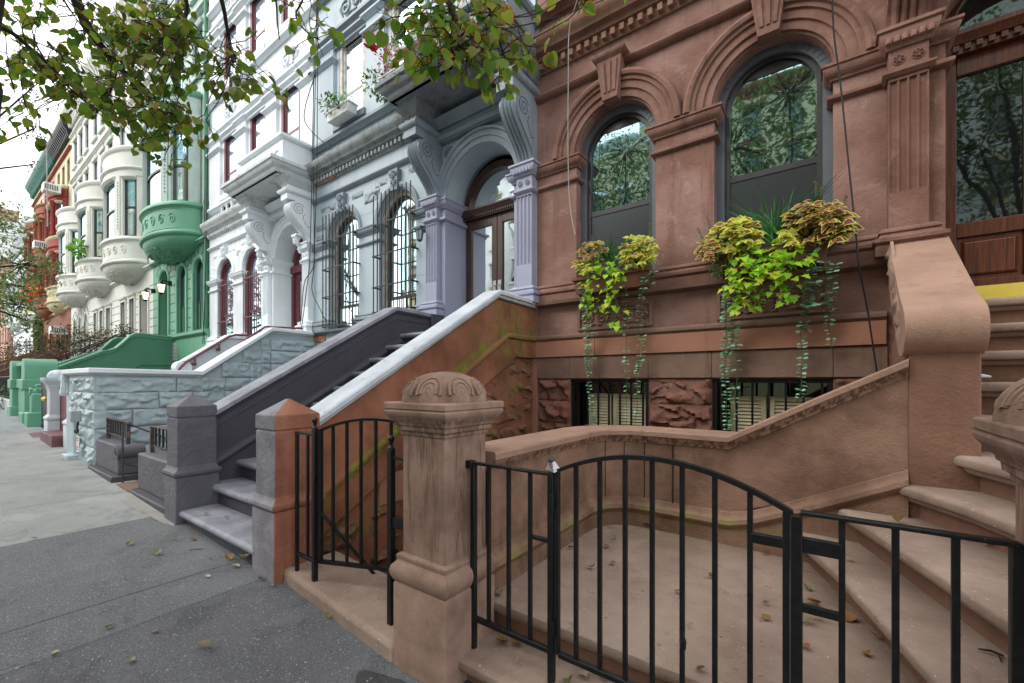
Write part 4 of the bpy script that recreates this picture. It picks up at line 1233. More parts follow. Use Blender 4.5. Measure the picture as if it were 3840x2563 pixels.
# ------------------------------------------------------------------ grey house and its dark grey stoop
XG = -9.59
pal_g = dict(wall=M['gray_wall'], trim=M['gray_trim'], sill=M['gray_trim'], band=M['lavender'], cornice=M['gray_cornice'], pil=M['lavender'],
             bracket=M['gray_trim'], groove=M['groove'], hood=M['gray_hood'], frame=M['frame_dark'], ftrim=M['frame_white'], uframe=M['frame_white'],
             pane=M['glass_dim'], low=M['glass_dark'], ticks=False, rich=False, base=False, meet=3.2, rec=.13)
grayh, kg = row_front('row_house', 'pale grey row house with lavender door pilasters, bracketed hood and barred arched windows', XG, pal_g, floors=3, key='scroll')
double_door(grayh, kg['dc'], YF+.47, M['wood_dark'])
def carved_blocks(t, x0, m):
    mb = MB()
    for i, (a, b, z0, z1) in enumerate(((.1,.52,5.0,5.14),(.1,.42,4.78,4.9),(.3,.9,5.36,5.5),(1.5,1.9,5.4,5.52),(1.95,2.45,5.2,5.42),(2.3,2.7,5.44,5.56),(3.3,3.75,5.44,5.6))):
        mb.rock((x0+a, YF, z0), (1,0,0), b-a, z1-z0, (0,-1,0), .03, .025, i*5+x0)
    mb.build('rock_frieze', m, t, 0, 80)
carved_blocks(grayh, XG, M['gray_trim'])
def joints(t, x0, m, spec):
    mb = MB()
    for a, b, z in spec: mb.box(x0+a, x0+b, YF-.0015, YF+.01, z-.004, z+.004)
    mb.build('masonry_joint', m, t)
joints(grayh, XG, M['gray_trim'], [(.02,.6,4.3),(1.78,2.38,5.0),(.02,.55,3.6),(3.55,3.9,3.5)])
# broken stucco under the cornice and at the sill: bare brownstone shows
mb = MB()
for i, (a, b, z0, z1) in enumerate(((.25,.95,6.035,6.10),(1.1,1.5,6.10,6.14),(-.0,.5,2.45,2.61))):
    mb.rock((XG+a, YF-.055 if z0 > 3 else YF-.02, z0), (1,0,0), b-a, z1-z0, (0,-1,0), .03, .025, i*11)
mb.build('bare_stone_patch', M['brown_band'], grayh, 0, 80)

def grille(name, label, x0, x1, z0, z1, n, rails, y, m, th=.018, spike=.0, group=None, arch=None):
    t = thing(name, label, 'window bars', ((x0+x1)/2, y, z0), group)
    for i in range(n):
        x = x0 + (x1-x0)*i/(n-1)
        zt = z1 if arch is None else arch(x)
        mb = MB(); mb.tube([(x, y, z0), (x, y, zt)], th/2, 6); mb.build('bar', m, t)
    for z in rails:
        mb = MB(); mb.box(x0-.03, x1+.03, y-.014, y-.004, z-.012, z+.012)
        for x in (x0-.01, x1+.01): mb.box(x-.02, x+.02, y-.004, YF+.01, z-.012, z+.012)
        mb.build('rail', m, t)
    return t
grille('window_grille', 'tall dark iron bars over the arched window beside the cables', -8.94, -7.82, 2.72, 5.20, 10, (4.63,4.01,3.40,2.75), YF-.16, M['iron'], .023, 0, 'iron window grilles')
grille('window_grille', 'tall dark iron bars over the arched window beside the lavender pilaster', -7.13, -6.04, 2.75, 5.20, 10, (4.61,4.0,3.39,2.9), YF-.16, M['iron'], .023, 0, 'iron window grilles')
# glass reflector lamp clipped inside the bars
mb = MB(); mb.lathe(-6.28, YF-.12, [(.002,3.14),(.03,3.15),(.045,3.2),(.02,3.24),(.002,3.25)], 12)
tag(mb.build('clip_lamp', M['steel']), 'small metal clip lamp fixed inside the grey window bars', 'lamp')

def two_tone():
    s = Sh('pillar_grey_and_brown_sides')
    n = s.nt.nodes.new('ShaderNodeSeparateXYZ'); s.nt.links.new(s.geo.outputs['True Normal'], n.inputs[0])
    nx = V(s.nt, n.outputs[0]); ny = V(s.nt, n.outputs[1])
    k = (nx + ny * .9 + (s.noise(30, 3) - .5) * .3).step(.28, .36)
    g = s.mix(s.noise(6, 6).step(.3, .7), lin(108,106,112), lin(134,132,139))
    b = s.mix(s.noise(3, 5).step(.3, .7), lin(128,82,64), lin(166,110,86))
    b = s.mix(s.noise(1, 5, .6, (9,9,1)).step(.5, .7) * .5, b, lin(112,84,58))
    s.bsdf(s.mix(k, g, b), .6, .3, 0, s.noise(24, 5, .7) + s.noise(80, 3) * .4, .016, .7)
    return s.m
M['two_tone'] = two_tone()
def pyramid_pillar(name, label, cx, cy, m):
    t = thing(name, label, 'stone pillar', (cx, cy, gz(cx)), 'square stoop pillars with pyramid caps')
    zb = gz(cx) - .2; ry = .172/.155
    mb = MB(); mb.square(cx, cy, [(.178,zb),(.178,.572),(.174,.58)], 1.08); mb.build('plinth', m, t, .012)
    mb = MB(); mb.square(cx, cy, [(.172,.578),(.186,.585),(.196,.605),(.192,.63),(.172,.645),(.164,.665),(.156,.685)], 1.08); mb.build('base_moulding', m, t, .004)
    mb = MB(); mb.square(cx, cy, [(.155,.67),(.155,1.168),(.148,1.170),(.148,1.186)], ry); mb.build('shaft', m, t, .012)
    mb = MB(); mb.square(cx, cy, [(.159,1.184),(.159,1.292),(.155,1.296),(.012,1.412)], ry); mb.build('cap', m, t, .008)
    return t
pyramid_pillar('stoop_pillar', 'square pillar painted grey in front and left bare brown on its side', -3.435, 1.705, M['two_tone'])
pyramid_pillar('stoop_pillar', 'square dark grey stoop pillar with pyramid cap beside the low railing', -5.40, 1.675, M['pock_gray'])

def gray_stoop():
    t = thing('stoop', 'dark grey painted stoop with high side walls and one pale worn coping and one tinted paler for sky light', 'stoop', (-4.4, 3.4, gz(-4.4)))
    for k in range(11):
        z = .248 + .2055*k; y = 1.51 + .29*k
        y2 = y + .36 if k < 10 else 5.9
        nose = [(y+.03, z), (y2, z), (y2, z-.07), (y+.035, z-.07)] + [(y+.03+.035*math.cos(a), z-.035+.035*math.sin(a)) for a in (R(250), R(215), R(180), R(145), R(110))]
        mb = MB(); mb.px(nose, -5.37 if k else -5.25, -3.58); mb.build('step', M['step_gray'], t)
        mb = MB(); mb.box(-5.37 if k else -5.25, -3.58, y+.05, y2, z-.215, z-.068); mb.build('riser', M['stoop_gray'], t)
    def wall(x_in, x_out, face, inner, sg):
        """side wall; sg=+1 when its moulded face looks to +x"""
    # right side wall: grey inside, bare mossy brown outside
    up = [(1.85,.9),(1.85,1.12),(4.40,2.64),(5.355,2.62),(5.355,-1.3),(1.85,-1.3)]
    mb = MB(); mb.px(up, -3.60, -3.50); mb.build('side_wall', M['stoop_gray'], t)
    fas = [(1.87,.17),(1.87,1.12),(4.40,2.62),(5.355,2.60),(5.355,1.892),(4.823,1.888)]
    mb = MB(); mb.px(fas, -3.498, -3.42); mb.build('side_fascia', M['moss_cheek'], t, .005)
    mb = MB(); mb.sweep([(-3.42,1.87,.485),(-3.42,4.62,2.13),(-3.42,5.355,2.13)], [(-.02,-.005),(.012,0),(.03,.012),(.036,.035),(.03,.06),(.012,.075),(.008,.095),(-.02,.10)]); mb.build('side_moulding', M['moss_cheek'], t)
    n = 0
    for z0, z1 in ((1.575,1.88),(1.265,1.565),(.955,1.255),(.645,.945)):
        ys = 2.77 + (z0-.696)/.5806 - .25
        y = 5.33; 
        while y > ys + .05:
            L = random.choice((.42,.62,.85)); y0 = max(ys, y - L)
            if y - y0 > .12:
                mb = MB(); mb.rock((-3.50, y0, z0), (0,1,0), y-y0-.008, z1-z0, (1,0,0), .06, .024, n*3+11); mb.build('rock_block', M['moss_rock'], t, 0, 80); n += 1
            y = y0
    mb = MB(); mb.box(-3.52, -3.47, 2.6, 5.34, .34, .635); mb.build('smooth_course', M['brown_band'], t, .004)
    for z0, z1 in ((.03,.33),(-.28,.02),(-.59,-.29)):
        y = 5.33
        while y > 1.9:
            y0 = max(1.88, y-.8); mb = MB(); mb.rock((-3.50,y0,z0), (0,1,0), y-y0-.01, z1-z0, (1,0,0), .075, .03, n*3+11); mb.build('rock_block', M['moss_rock'], t, 0, 80); n += 1; y = y0
    mb = MB(); mb.box(-3.52, -3.412, 5.325, 5.358, -1.3, 1.888); mb.build('corner_stone', M['brown_band'], t)
    mb = MB(); mb.px([(1.86,-1.4),(5.358,-1.4),(5.358,2.5),(4.4,2.5),(1.86,1.0)], -3.515, -3.478); mb.build('core_wall', M['moss_cheek'], t)
    mb = MB(); mb.sweep([(-3.42,1.86,1.115),(-3.42,4.40,2.632),(-3.42,5.355,2.615)], [(-.2,0),(.0,0),(.03,.012),(.038,.03),(.038,.045),(-.2,.045)]); mb.build('coping_moulding', M['white_cope'], t)
    mb = MB(); mb.sweep([(-3.42,1.84,1.15),(-3.42,4.40,2.675),(-3.42,5.3,2.66)], [(-.235,0),(.055,0),(.064,.008),(.064,.05),(.05,.066),(-.22,.072),(-.235,.06)]); mb.build('coping', M['white_cope'], t)
    # left side wall, seen from its inner side
    up = [(1.83,.15),(1.83,1.12),(4.32,2.62),(5.355,2.60),(5.355,-.6),(1.83,-.2)]
    mb = MB(); mb.px(up, -5.60, -5.37); mb.build('side_wall', M['stoop_gray'], t)
    mb = MB(); mb.sweep([(-5.37,1.83,.585),(-5.37,4.42,2.14),(-5.37,5.355,2.14)], [(-.02,-.01),(.015,0),(.035,.015),(.04,.04),(.03,.065),(.012,.085),(.008,.12),(-.02,.125)]); mb.build('side_moulding', M['stoop_gray'], t)
    mb = MB(); mb.sweep([(-5.37,1.83,1.105),(-5.37,4.32,2.61),(-5.37,5.355,2.59)], [(-.22,-.09),(.012,-.09),(.012,-.07),(.004,-.06),(.004,0),(.035,.015),(.045,.04),(-.25,.045)]); mb.build('coping_moulding', M['stoop_gray'], t)
    mb = MB(); mb.sweep([(-5.37,1.82,1.15),(-5.37,4.32,2.655),(-5.37,5.05,2.635)], [(-.28,0),(.05,0),(.055,.006),(.055,.05),(.045,.058),(-.28,.062)]); mb.build("coping", M["step_gray"], t)  # lighter grey than the wall stands in for sky light on the top
    mb = MB(); mb.pz([(-5.62,5.02),(-5.30,5.02),(-5.30,5.36),(-5.62,5.36)], 1.9, 2.69); mb.build('end_pier', M['stoop_gray'], t, .006)
gray_stoop()

# low walls with railings at the grey house's areaway
def areaway_wall(name, label, xa, xb, ya, yb, zt, scroll_x=None):
    t = thing(name, label, 'low wall', ((xa+xb)/2, (ya+yb)/2, gz(xb)))
    zb = gz((xa+xb)/2)
    mb = MB(); mb.box(xa-.02, xb+.10, ya-.09, yb+.12, zb-.1, zb+.055); mb.build('base', M['stoop_gray'], t, .015)
    mb = MB(); mb.box(xa, xb, ya, yb, zb+.05, zt); mb.build('block', M['pock_gray'], t, .02)
    if scroll_x is not None:
        mb = MB(); mb.tube([(scroll_x, ya-.012, zt-.085), (scroll_x, yb+.012, zt-.085)], .098, 20)
        spiral(mb, scroll_x, ya-.014, zt-.085, .07, 1.6, .008, 0, 1, 30, 'z'); mb.build('scroll', M['pock_gray'], t)
areaway_wall('low_wall', 'low dark grey wall with a rolled scroll end beside the rock-faced wall', -9.08, -7.80, 1.57, 1.84, .66, -7.83)
areaway_wall('low_wall', 'low dark grey wall tucked against the dark grey pyramid-capped pillar', -7.02, -5.58, 1.60, 1.86, .645, None)
def low_rail(label, xa, xb, y, z0, z1, n):
    t = thing('railing', label, 'railing', ((xa+xb)/2, y, z0), 'short rusty railings on the low walls')
    mb = MB(); mb.box(xa-.03, xb+.03, y-.02, y+.02, z1-.016, z1); mb.tube([(xb+.03,y-.022,z1-.03),(xb+.03,y+.022,z1-.03)], .028, 12); mb.build('top_rail', M['rust'], t, .003)
    mb = MB(); mb.box(xa, xb, y-.01, y+.01, z0+.085, z0+.105); mb.build('bottom_rail', M['rust'], t)
    for i in range(n):
        x = xa + (xb-xa)*i/(n-1); e = i in (0, n-1); w = .022 if e else .011
        mb = MB(); mb.box(x-w, x+w, y-w, y+w, z0-.005 if e else z0+.1, z1-.01); mb.build('post' if e else 'bar', M['iron_gray'] if not e else M['rust'], t)
low_rail('short rusty railing on the low wall with the scroll end', -9.0, -7.92, 1.70, .655, .985, 9)
low_rail('short rusty railing partly hidden behind the dark grey pillar', -6.92, -5.8, 1.72, .64, .985, 9)
t = thing('handrail', 'thin bent iron handrail going down between the two low grey walls', 'handrail', (-7.62, 1.6, .2))
mb = MB(); mb.tube([(-7.62,1.58,.17),(-7.62,1.58,.93),(-7.62,1.60,.975),(-7.62,1.66,.96),(-7.62,2.45,.50),(-7.62,2.45,-.1)], .011, 7); mb.build('rail', M['iron_gray'], t)
mb = MB(); mb.tube([(-7.62,1.58,.45),(-7.62,2.45,.02)], .010, 7); mb.build('lower_rail', M['iron_gray'], t)
mb = MB(); 
mb = MB(); mb.box(-7.80, -7.02, 1.5, 2.3, gz(-7.4)-.3, gz(-7.4)+.006); struct(mb.build('areaway_path', M['brown_smooth']))
# wall lantern on the lavender pilaster
def wall_lantern(label, x, y, z, m, lit=False, s=1.0):
    t = thing('wall_lantern', label, 'wall lamp', (x, y, z))
    mb = MB(); mb.tube([(x,y+.16*s,z+.10*s),(x,y+.09*s,z+.14*s),(x,y+.02*s,z+.15*s),(x,y,z+.11*s)], .012*s, 7); mb.lathe(x, y+.16*s, [(.001,z+.04*s),(.05*s,z+.05*s),(.05*s,z+.15*s),(.001,z+.16*s)], 12); mb.build('arm', m, t)
    mb = MB(); mb.lathe(x, y, [(.001,z+.13*s),(.025*s,z+.12*s),(.04*s,z+.09*s),(.095*s,z+.05*s),(.10*s,z+.04*s),(.02*s,z+.042*s),(.001,z+.042*s)], 12); mb.build('cap', m, t)
    mb = MB()
    for k in range(6):
        a = PI*k/3; mb.tube([(x+.085*s*math.cos(a),y+.085*s*math.sin(a),z+.04*s),(x+.05*s*math.cos(a),y+.05*s*math.sin(a),z-.15*s)], .007*s, 5)
    mb.lathe(x, y, [(.055*s,z-.15*s),(.055*s,z-.165*s),(.02*s,z-.19*s),(.001,z-.2*s)], 8); mb.build('cage', m, t)
    mb = MB(); mb.lathe(x, y, [(.078*s,z+.038*s),(.046*s,z-.148*s)], 12); mb.build('lamp_glass', M['glass_curtain'] if not lit else M['bulb'], t)
wall_lantern('old grey wall lantern on the lavender pilaster beside the barred window', -5.72, 5.13, 4.17, M['iron_gray'], False, .85)
# ------------------------------------------------------------------ white house, rock-faced stoop, maroon gates
XW = -15.76
pal_w = dict(wall=M['white_wall'], trim=M['white_trim'], sill=M['white_trim'], band=M['white_wall'], cornice=M['white_cornice'], pil=M['white_trim'],
             bracket=M['white_trim'], groove=M['groove'], hood=M['white_cornice'], frame=M['maroon'], ftrim=M['maroon'], uframe=M['maroon'],
             pane=M['glass_curtain'], low=M['glass'], ticks=False, rich=False, base=False, meet=3.55, rec=.09)
whiteh, kw = row_front('row_house', 'white row house with maroon window frames and a scroll-bracketed door hood', XW, pal_w, floors=3, key='scroll')
carved_blocks(whiteh, XW, M['white_trim'])
def single_door(t, dc, y, m, z0=2.3, zt=4.3, hw=.62):
    fr = MB(); fr.box(dc-.74, dc-hw, y-.04, y+.08, z0, zt+.1); fr.box(dc+hw, dc+.74, y-.04, y+.08, z0, zt+.1); fr.box(dc-.74, dc+.74, y-.07, y+.08, zt+.1, zt+.28)
    fr.arc(dc, zt+.28, [(.60,y-.02),(.73,y-.02),(.73,y+.08),(.60,y+.08)], n=22); f = fr.build('door_frame', m, t)
    p = MB(); fan_fill(p, arch_poly(dc, .61, zt+.28, zt+.285), y+.04); p.build('pane', M['glass_dark'], f)
    d = MB(); s_ = .17
    for q in (rect(dc-hw, dc-hw+s_, z0, zt+.1), rect(dc+hw-s_, dc+hw, z0, zt+.1), rect(dc-hw+s_, dc+hw-s_, zt-.1, zt+.1), rect(dc-hw+s_, dc+hw-s_, z0, z0+.3)):
        d.box(q[0][0], q[1][0], y, y+.05, q[0][1], q[2][1])
    d = d.build('door', m, t, .004)
    p = MB(); fan_fill(p, rect(dc-hw+s_, dc+hw-s_, z0+.3, zt-.1), y+.03); p.build('pane', M['glass_bright'], d)
    h = MB(); hx = dc+hw-.09; h.tube([(hx,y,3.05),(hx,y-.06,3.07),(hx,y-.06,3.3),(hx,y,3.32)], .014, 6); h.box(hx-.04, hx+.04, y-.005, y, 3.0, 3.38); h.build('handle', M['steel'], d)
single_door(whiteh, kw['dc'], YF+.45, M['maroon'])
grille('window_grille', 'maroon bars over the arched window nearest the green house', XW+.72, XW+1.68, 2.75, 4.6, 8, (4.45,3.35), YF-.03, M['maroon'], .016, 0, 'maroon window grilles')
grille('window_grille', 'maroon bars over the arched window beside the white bracket', XW+2.49, XW+3.45, 2.75, 4.6, 8, (4.45,3.35), YF-.03, M['maroon'], .016, 0, 'maroon window grilles')
# small vent over the cornice
mb = MB(); mb.box(XW+1.0, XW+1.75, YF-.05, YF+.03, 6.62, 6.68); mb.box(XW+1.0, XW+1.75, YF-.05, YF+.03, 6.86, 6.92)
for x in (XW+1.0, XW+1.35, XW+1.70): mb.box(x, x+.05, YF-.048, YF+.03, 6.68, 6.86)
mb.build('vent_frame', M['white_trim'], whiteh)
mb = MB(); mb.box(XW+1.05, XW+1.70, YF+.01, YF+.03, 6.68, 6.86); mb.build('vent_opening', M['dark_room'], whiteh)
for lb, x in (('white security lamp under the right hood bracket of the white house', -9.86), ('white security lamp under the left hood bracket of the white house', -11.70)):
    t = thing('security_lamp', lb, 'wall lamp', (x, 5.1, 4.8))
    mb = MB(); mb.lathe(x, 5.08, [(.001,4.72),(.05,4.73),(.07,4.78),(.07,4.86),(.09,4.87),(.09,4.9),(.001,4.91)], 14); mb.build('lamp_head', M['white_trim'], t)
    mb = MB(); mb.box(x-.12, x+.12, 5.02, 5.22, 4.91, 4.95); mb.build('bracket_plate', M['white_trim'], t)

def white_stoop():
    t = thing('stoop', 'white stoop with pale rock-faced side wall and white coping', 'stoop', (-10.5, 3.4, gz(-10.5)))
    P = [(-9.12,1.56),(-9.17,2.98),(-9.50,4.36),(-9.50,5.355)]
    top = [1.655, 1.63, 2.585, 2.575]
    n = 0
    cs = [(1.375,1.62),(1.10,1.365),(.81,1.09),(.51,.80),(.20,.50),(-.1,.19)]
    # straight part
    for ci, (z0, z1) in enumerate(cs):
        cuts = [1.56, 2.02 + .35*(ci % 2), 2.56 + .3*(ci % 2), 3.12] if ci else [1.56, 2.62, 3.12]
        for a, b in zip(cuts, cuts[1:]):
            d = Vector((-.05,1.42,0)).normalized()
            o = Vector((-9.12,1.56,z0)) + d*(a-1.56)
            mb = MB(); mb.rock(o, d, b-a-.010, z1-z0, (1,.035,0), .045, .024, n); mb.build('rock_block', M['rock_white'], t, 0, 80); n += 1
    d = Vector((-.33,1.38,0)).normalized()
    allc = cs + [(1.63,1.92),(1.93,2.2),(2.21,2.46)]
    for z0, z1 in allc:
        s0 = max(0, (z1-1.66)/.955*1.42)
        cuts = [s0] + [v for v in (.45, .95, 1.2) if v > s0 + .15] + [1.42]
        for a, b in zip(cuts, cuts[1:]):
            o = Vector((-9.17,2.98,z0)) + d*a
            mb = MB(); mb.rock(o, d, b-a-.010, z1-z0, (.97,.23,0), .048, .026, n); mb.build('rock_block', M['rock_white'], t, 0, 80); n += 1
        o = Vector((-9.50,4.36,z0))
        mb = MB(); mb.rock(o, (0,1,0), .99, z1-z0, (1,0,0), .045, .03, n); mb.build('rock_block', M['rock_white'], t, 0, 80); n += 1
    # core and coping
    mb = MB()
    vs = [(x-.03, y, -.2) for x, y in P] + [(x-.03, y, z) for (x, y), z in zip(P, top)]
    mb.add(vs, [(0,1,5,4),(1,2,6,5),(2,3,7,6)]); mb.build('core_wall', M['rock_white'], t)
    path = [(-11.15,1.55,1.655),(-9.11,1.55,1.655),(-9.16,2.98,1.635),(-9.49,4.36,2.595),(-9.49,5.3,2.585)]
    mb = MB(); mb.sweep(path, [(-.25,0),(.02,0),(.035,.03),(.04,.035),(-.25,.035)]); mb.build('coping_moulding', M['white_stone'], t)
    mb = MB(); mb.sweep([(x,y,z+.035) for x,y,z in path], [(-.27,0),(.065,0),(.065,.06),(.055,.07),(-.27,.075)]); mb.build('coping', M['white_trim'], t)
    # front pier: rock courses, smooth pilaster, curled coping end
    for ci, (z0, z1) in enumerate(cs[:-1]):
        for a, b in (((-10.95,-10.2),(-10.19,-9.13)) if ci % 2 else ((-10.95,-9.75),(-9.74,-9.13))):
            mb = MB(); mb.rock((a,1.56,z0), (1,0,0), b-a, z1-z0, (0,-1,0), .048, .026, n); mb.build('rock_block', M['rock_white'], t, 0, 80); n += 1
    mb = MB(); mb.box(-11.1, -9.14, 1.565, 1.8, -.0, 1.65); mb.build('front_pier', M['rock_white'], t)
    mb = MB()
    mb.py([(-10.75,.25),(-10.75,.95),(-10.55,1.1),(-10.4,1.0),(-10.2,.72),(-10.1,.25)], 1.48, 1.56); mb.build('smooth_patch', M['rock_white'], t, .02)
    c = []
    for k in range(9):
        a = PI/2 + PI/2*k/8; c.append((-11.15 + .16*math.cos(a), 1.56 + .20*math.sin(a)))
    c += [(-11.36,1.42),(-11.46,1.36)]
    inn = [(x+.06 if i > 2 else x, z-.085) for i, (x, z) in enumerate(c)]
    mb = MB(); mb.py(c + inn[::-1], 1.485, 1.8); mb.build('curled_coping_end', M['white_trim'], t, .012)
    mb = MB(); mb.py([(-11.15,1.66),(-11.27,1.6),(-11.31,1.45),(-11.42,1.34),(-11.1,1.34)], 1.54, 1.78); mb.build('curl_infill', M['rock_white'], t)
    # steps, inner left wall with coping and scroll
    for k in range(11):
        z = .50 + .18*k; y = 1.62 + .28*k
        mb = MB(); mb.box(-12.0, -9.75, y, y+.34 if k < 10 else 5.9, z-.2, z); mb.build('step', M['maroon_step'] if k < 1 else M['white_stone'], t, .012)
    mb = MB(); mb.px([(3.35,.4),(3.35,1.86),(3.5,1.97),(4.35,2.58),(5.355,2.58),(5.355,.4)], -11.85, -11.62); mb.build('side_wall', M['white_stone'], t)
    mb = MB(); mb.sweep([(-11.62,3.42,1.92),(-11.62,4.35,2.60),(-11.62,5.3,2.60)], [(-.27,0),(.05,0),(.05,.08),(-.27,.085)]); mb.build('coping', M['white_trim'], t)
    mb = MB(); mb.tube([(-11.90,3.44,1.86),(-11.57,3.44,1.86)], .15, 18); spiral(mb, -11.565, 3.44, 1.86, .12, 1.8, .014); mb.build('scroll', M['white_trim'], t)
    mb = MB(); mb.px([(1.8,.3),(1.8,1.45),(3.3,1.5),(3.3,.3)], -12.1, -11.9); mb.build('side_wall', M['white_stone'], t)
white_stoop()
t = thing('handrail', 'maroon metal handrail climbing the white stoop', 'handrail', (-11.4, 4, 2))
mb = MB(); mb.tube([(-11.48,3.2,1.62),(-11.48,3.35,1.86),(-11.48,3.45,1.98),(-11.48,4.3,2.62),(-11.48,4.45,2.68),(-11.48,5.2,2.68)], .026, 8); mb.tube([(-11.48,3.2,1.62),(-11.48,3.22,1.35)], .022, 7); mb.build('rail', M['maroon'], t)
for y, z in ((3.62,1.98),(4.1,2.34),(4.75,2.6)):
    mb = MB(); mb.tube([(-11.48,y,z+.09),(-11.50,y,z-.0),(-11.6,y,z-.03)], .018, 6); mb.lathe(-11.55, y, [(.001,z-.08),(.05,z-.06),(.05,z-.01),(.001,z)], 10); mb.build('wall_bracket', M['maroon'], t)
t = thing('handrail', 'maroon metal handrail on the near side of the white stoop', 'handrail', (-9.7, 3.5, 2))
mb = MB(); mb.tube([(-9.62,3.1,1.78),(-9.62,4.3,2.72),(-9.62,5.1,2.76)], .022, 8); mb.build('rail', M['maroon'], t)
for y in (3.2, 4.2, 5.0):
    z = 1.86 + (min(y,4.3)-3.2)*.78
    mb = MB(); mb.tube([(-9.62,y,z),(-9.66,y,z-.12)], .014, 6); mb.build('wall_bracket', M['maroon'], t)
def domed(cx, cy, zb, dz, m, label):
    t = thing('gate_pillar', label, 'stone pillar', (cx, cy, zb), 'white domed stoop pillars')
    s = lambda pr: [(r, z+dz) for r, z in pr]
    mb = MB(); mb.square(cx, cy, [(.22,zb-.2)] + s([(.22,.5),(.21,.52)])); mb.build('plinth', m, t, .01)
    mb = MB(); mb.square(cx, cy, s([(.22,.52),(.235,.55),(.23,.58),(.2,.61),(.18,.64)])); mb.build('base_moulding', m, t)
    mb = MB(); mb.square(cx, cy, s([(.18,.62),(.18,1.2)])); mb.build('shaft', m, t, .008)
    mb = MB(); mb.square(cx, cy, s([(.19,1.16),(.19,1.2),(.2,1.21),(.2,1.24),(.22,1.28),(.26,1.34),(.27,1.36),(.27,1.42),(.1,1.43)])); mb.build('cap', m, t)
    mb = MB(); mb.lathe(cx, cy, [(.21*math.cos(PI/2*k/10)**.7+.001, 1.43+dz+.16*math.sin(PI/2*k/10)) for k in range(11)], 64, lambda a, r, z: r*(1-.1*abs(math.cos(4*a))**4)); mb.build('ribbed_dome', m, t, 0, 60)
domed(-13.25, 1.74, gz(-13.25), .21, M['white_stone'], 'pale grey pillar with ribbed dome standing between two maroon gates')
domed(-11.42, 1.78, gz(-11.42), .21, M['white_stone'], 'pale grey domed pillar joined to the rock-faced wall')
def solid_gate(label, xa, xb, y, z0, z1, m):
    t = thing('metal_gate', label, 'gate', ((xa+xb)/2, y, z0))
    mb = MB(); n = 5
    for i in range(n):
        a = xa + (xb-xa)*i/n; b = xa + (xb-xa)*(i+1)/n
        mb.box(a+.004, b-.004, y-.012, y+.012, z0+.03, z1-.02)
    mb.build('panel', m, t, .003)
    mb = MB(); 
    for z in (z0+.1, z1-.12): mb.box(xa, xb, y-.026, y-.013, z-.02, z+.02)
    mb.build('rail', m, t)
    mb = MB()
    for x in (xa, xb): mb.box(x-.02, x+.02, y-.02, y+.02, z0-.02, z1)
    mb.build('post', m, t)
    return t
solid_gate('maroon metal gate between the two pale domed pillars', -13.0, -11.7, 1.72, .42, 1.44, M['maroon'])
solid_gate('maroon metal gate left of the pale domed pillars', -14.35, -13.52, 1.72, .44, 1.46, M['maroon'])
solid_gate('black metal gate next to the low scrolled green pier', -15.4, -14.5, 1.72, .45, 1.52, M['iron'])
mb = MB(); mb.lathe(-14.62, 1.66, [(.001,1.08),(.04,1.1),(.055,1.14),(.04,1.18),(.001,1.2)], 12); tag(mb.build('door_knob', M['brass']), 'round brass knob on the black metal gate', 'knob') if False else mb.build('knob', M['brass'], [o for o in bpy.data.objects if o.get('label','').startswith('black metal gate next')][0])
# maroon paint spilling onto the pavement by the gates
mb = MB(); mb.box(-13.02, -11.7, 1.42, 1.72, gz(-12.3)-.1, gz(-12.3)+.20); tag(mb.build('gate_step', M['maroon_step'], None, .012), 'maroon painted step below the gate between the pale pillars', 'step')
mb = MB(); mb.add([(-14.4,1.38,gz(-14.4)+.004),(-13.45,1.36,gz(-13.45)+.004),(-13.45,1.72,gz(-13.45)+.004),(-14.4,1.72,gz(-14.4)+.004)], [(0,1,2,3)]); struct(mb.build('painted_path', M['maroon_step']))
# small sign and junction box on the rock pier
t = thing('warning_sign', 'small white sign with faded red lettering low on the rock-faced pier', 'sign', (-9.85, 1.5, .45))
mb = MB(); mb.box(-9.93, -9.73, 1.482, 1.49, .40, .66); mb.build('plate', M['white_trim'], t)
mb = MB()
for i, z in enumerate((.625,.59,.545,.51,.475,.44)):
    if i in (0, 1, 4, 5):
        for k in range(5): mb.box(-9.92+k*.036, -9.90+k*.036+.008*(k % 2), 1.479, 1.4815, z-.010, z+.010)
    else: mb.box(-9.9, -9.76, 1.479, 1.4815, z-.004, z+.004)
mb.build('lettering', plain('faded_red_print', lin(206,104,100), .6), t)
t = thing('junction_box', 'grey wall box with a conduit on the rock-faced pier', 'box', (-9.7, 1.45, .95))
mb = MB(); mb.box(-9.76, -9.62, 1.38, 1.5, .90, 1.08); mb.build('casing', plain('grey_box_paint', lin(150,156,160), .5), t, .01)
mb = MB(); mb.tube([(-9.69,1.47,.9),(-9.70,1.46,.82),(-9.74,1.47,.74)], .016, 7); mb.lathe(-9.75, 1.46, [(.001,.70),(.03,.72),(.03,.77),(.001,.78)], 8); mb.build('conduit', M['iron_gray'], t)
mb = MB(); mb.tube([(-9.95,1.47,.72),(-9.95,1.46,.95),(-9.92,1.46,1.0),(-9.86,1.46,1.0)], .014, 6); tag(mb.build('pipe_loop', M['rock_white']), 'short bent pipe painted over on the rock-faced pier', 'pipe')
mb = MB(); mb.box(-10.42, -10.0, 1.38, 1.58, gz(-10.2)-.05, gz(-10.2)+.07); tag(mb.build('stone_slab', M['rock_white'], None, .02), 'small stone slab on the pavement at the foot of the rock pier', 'slab')
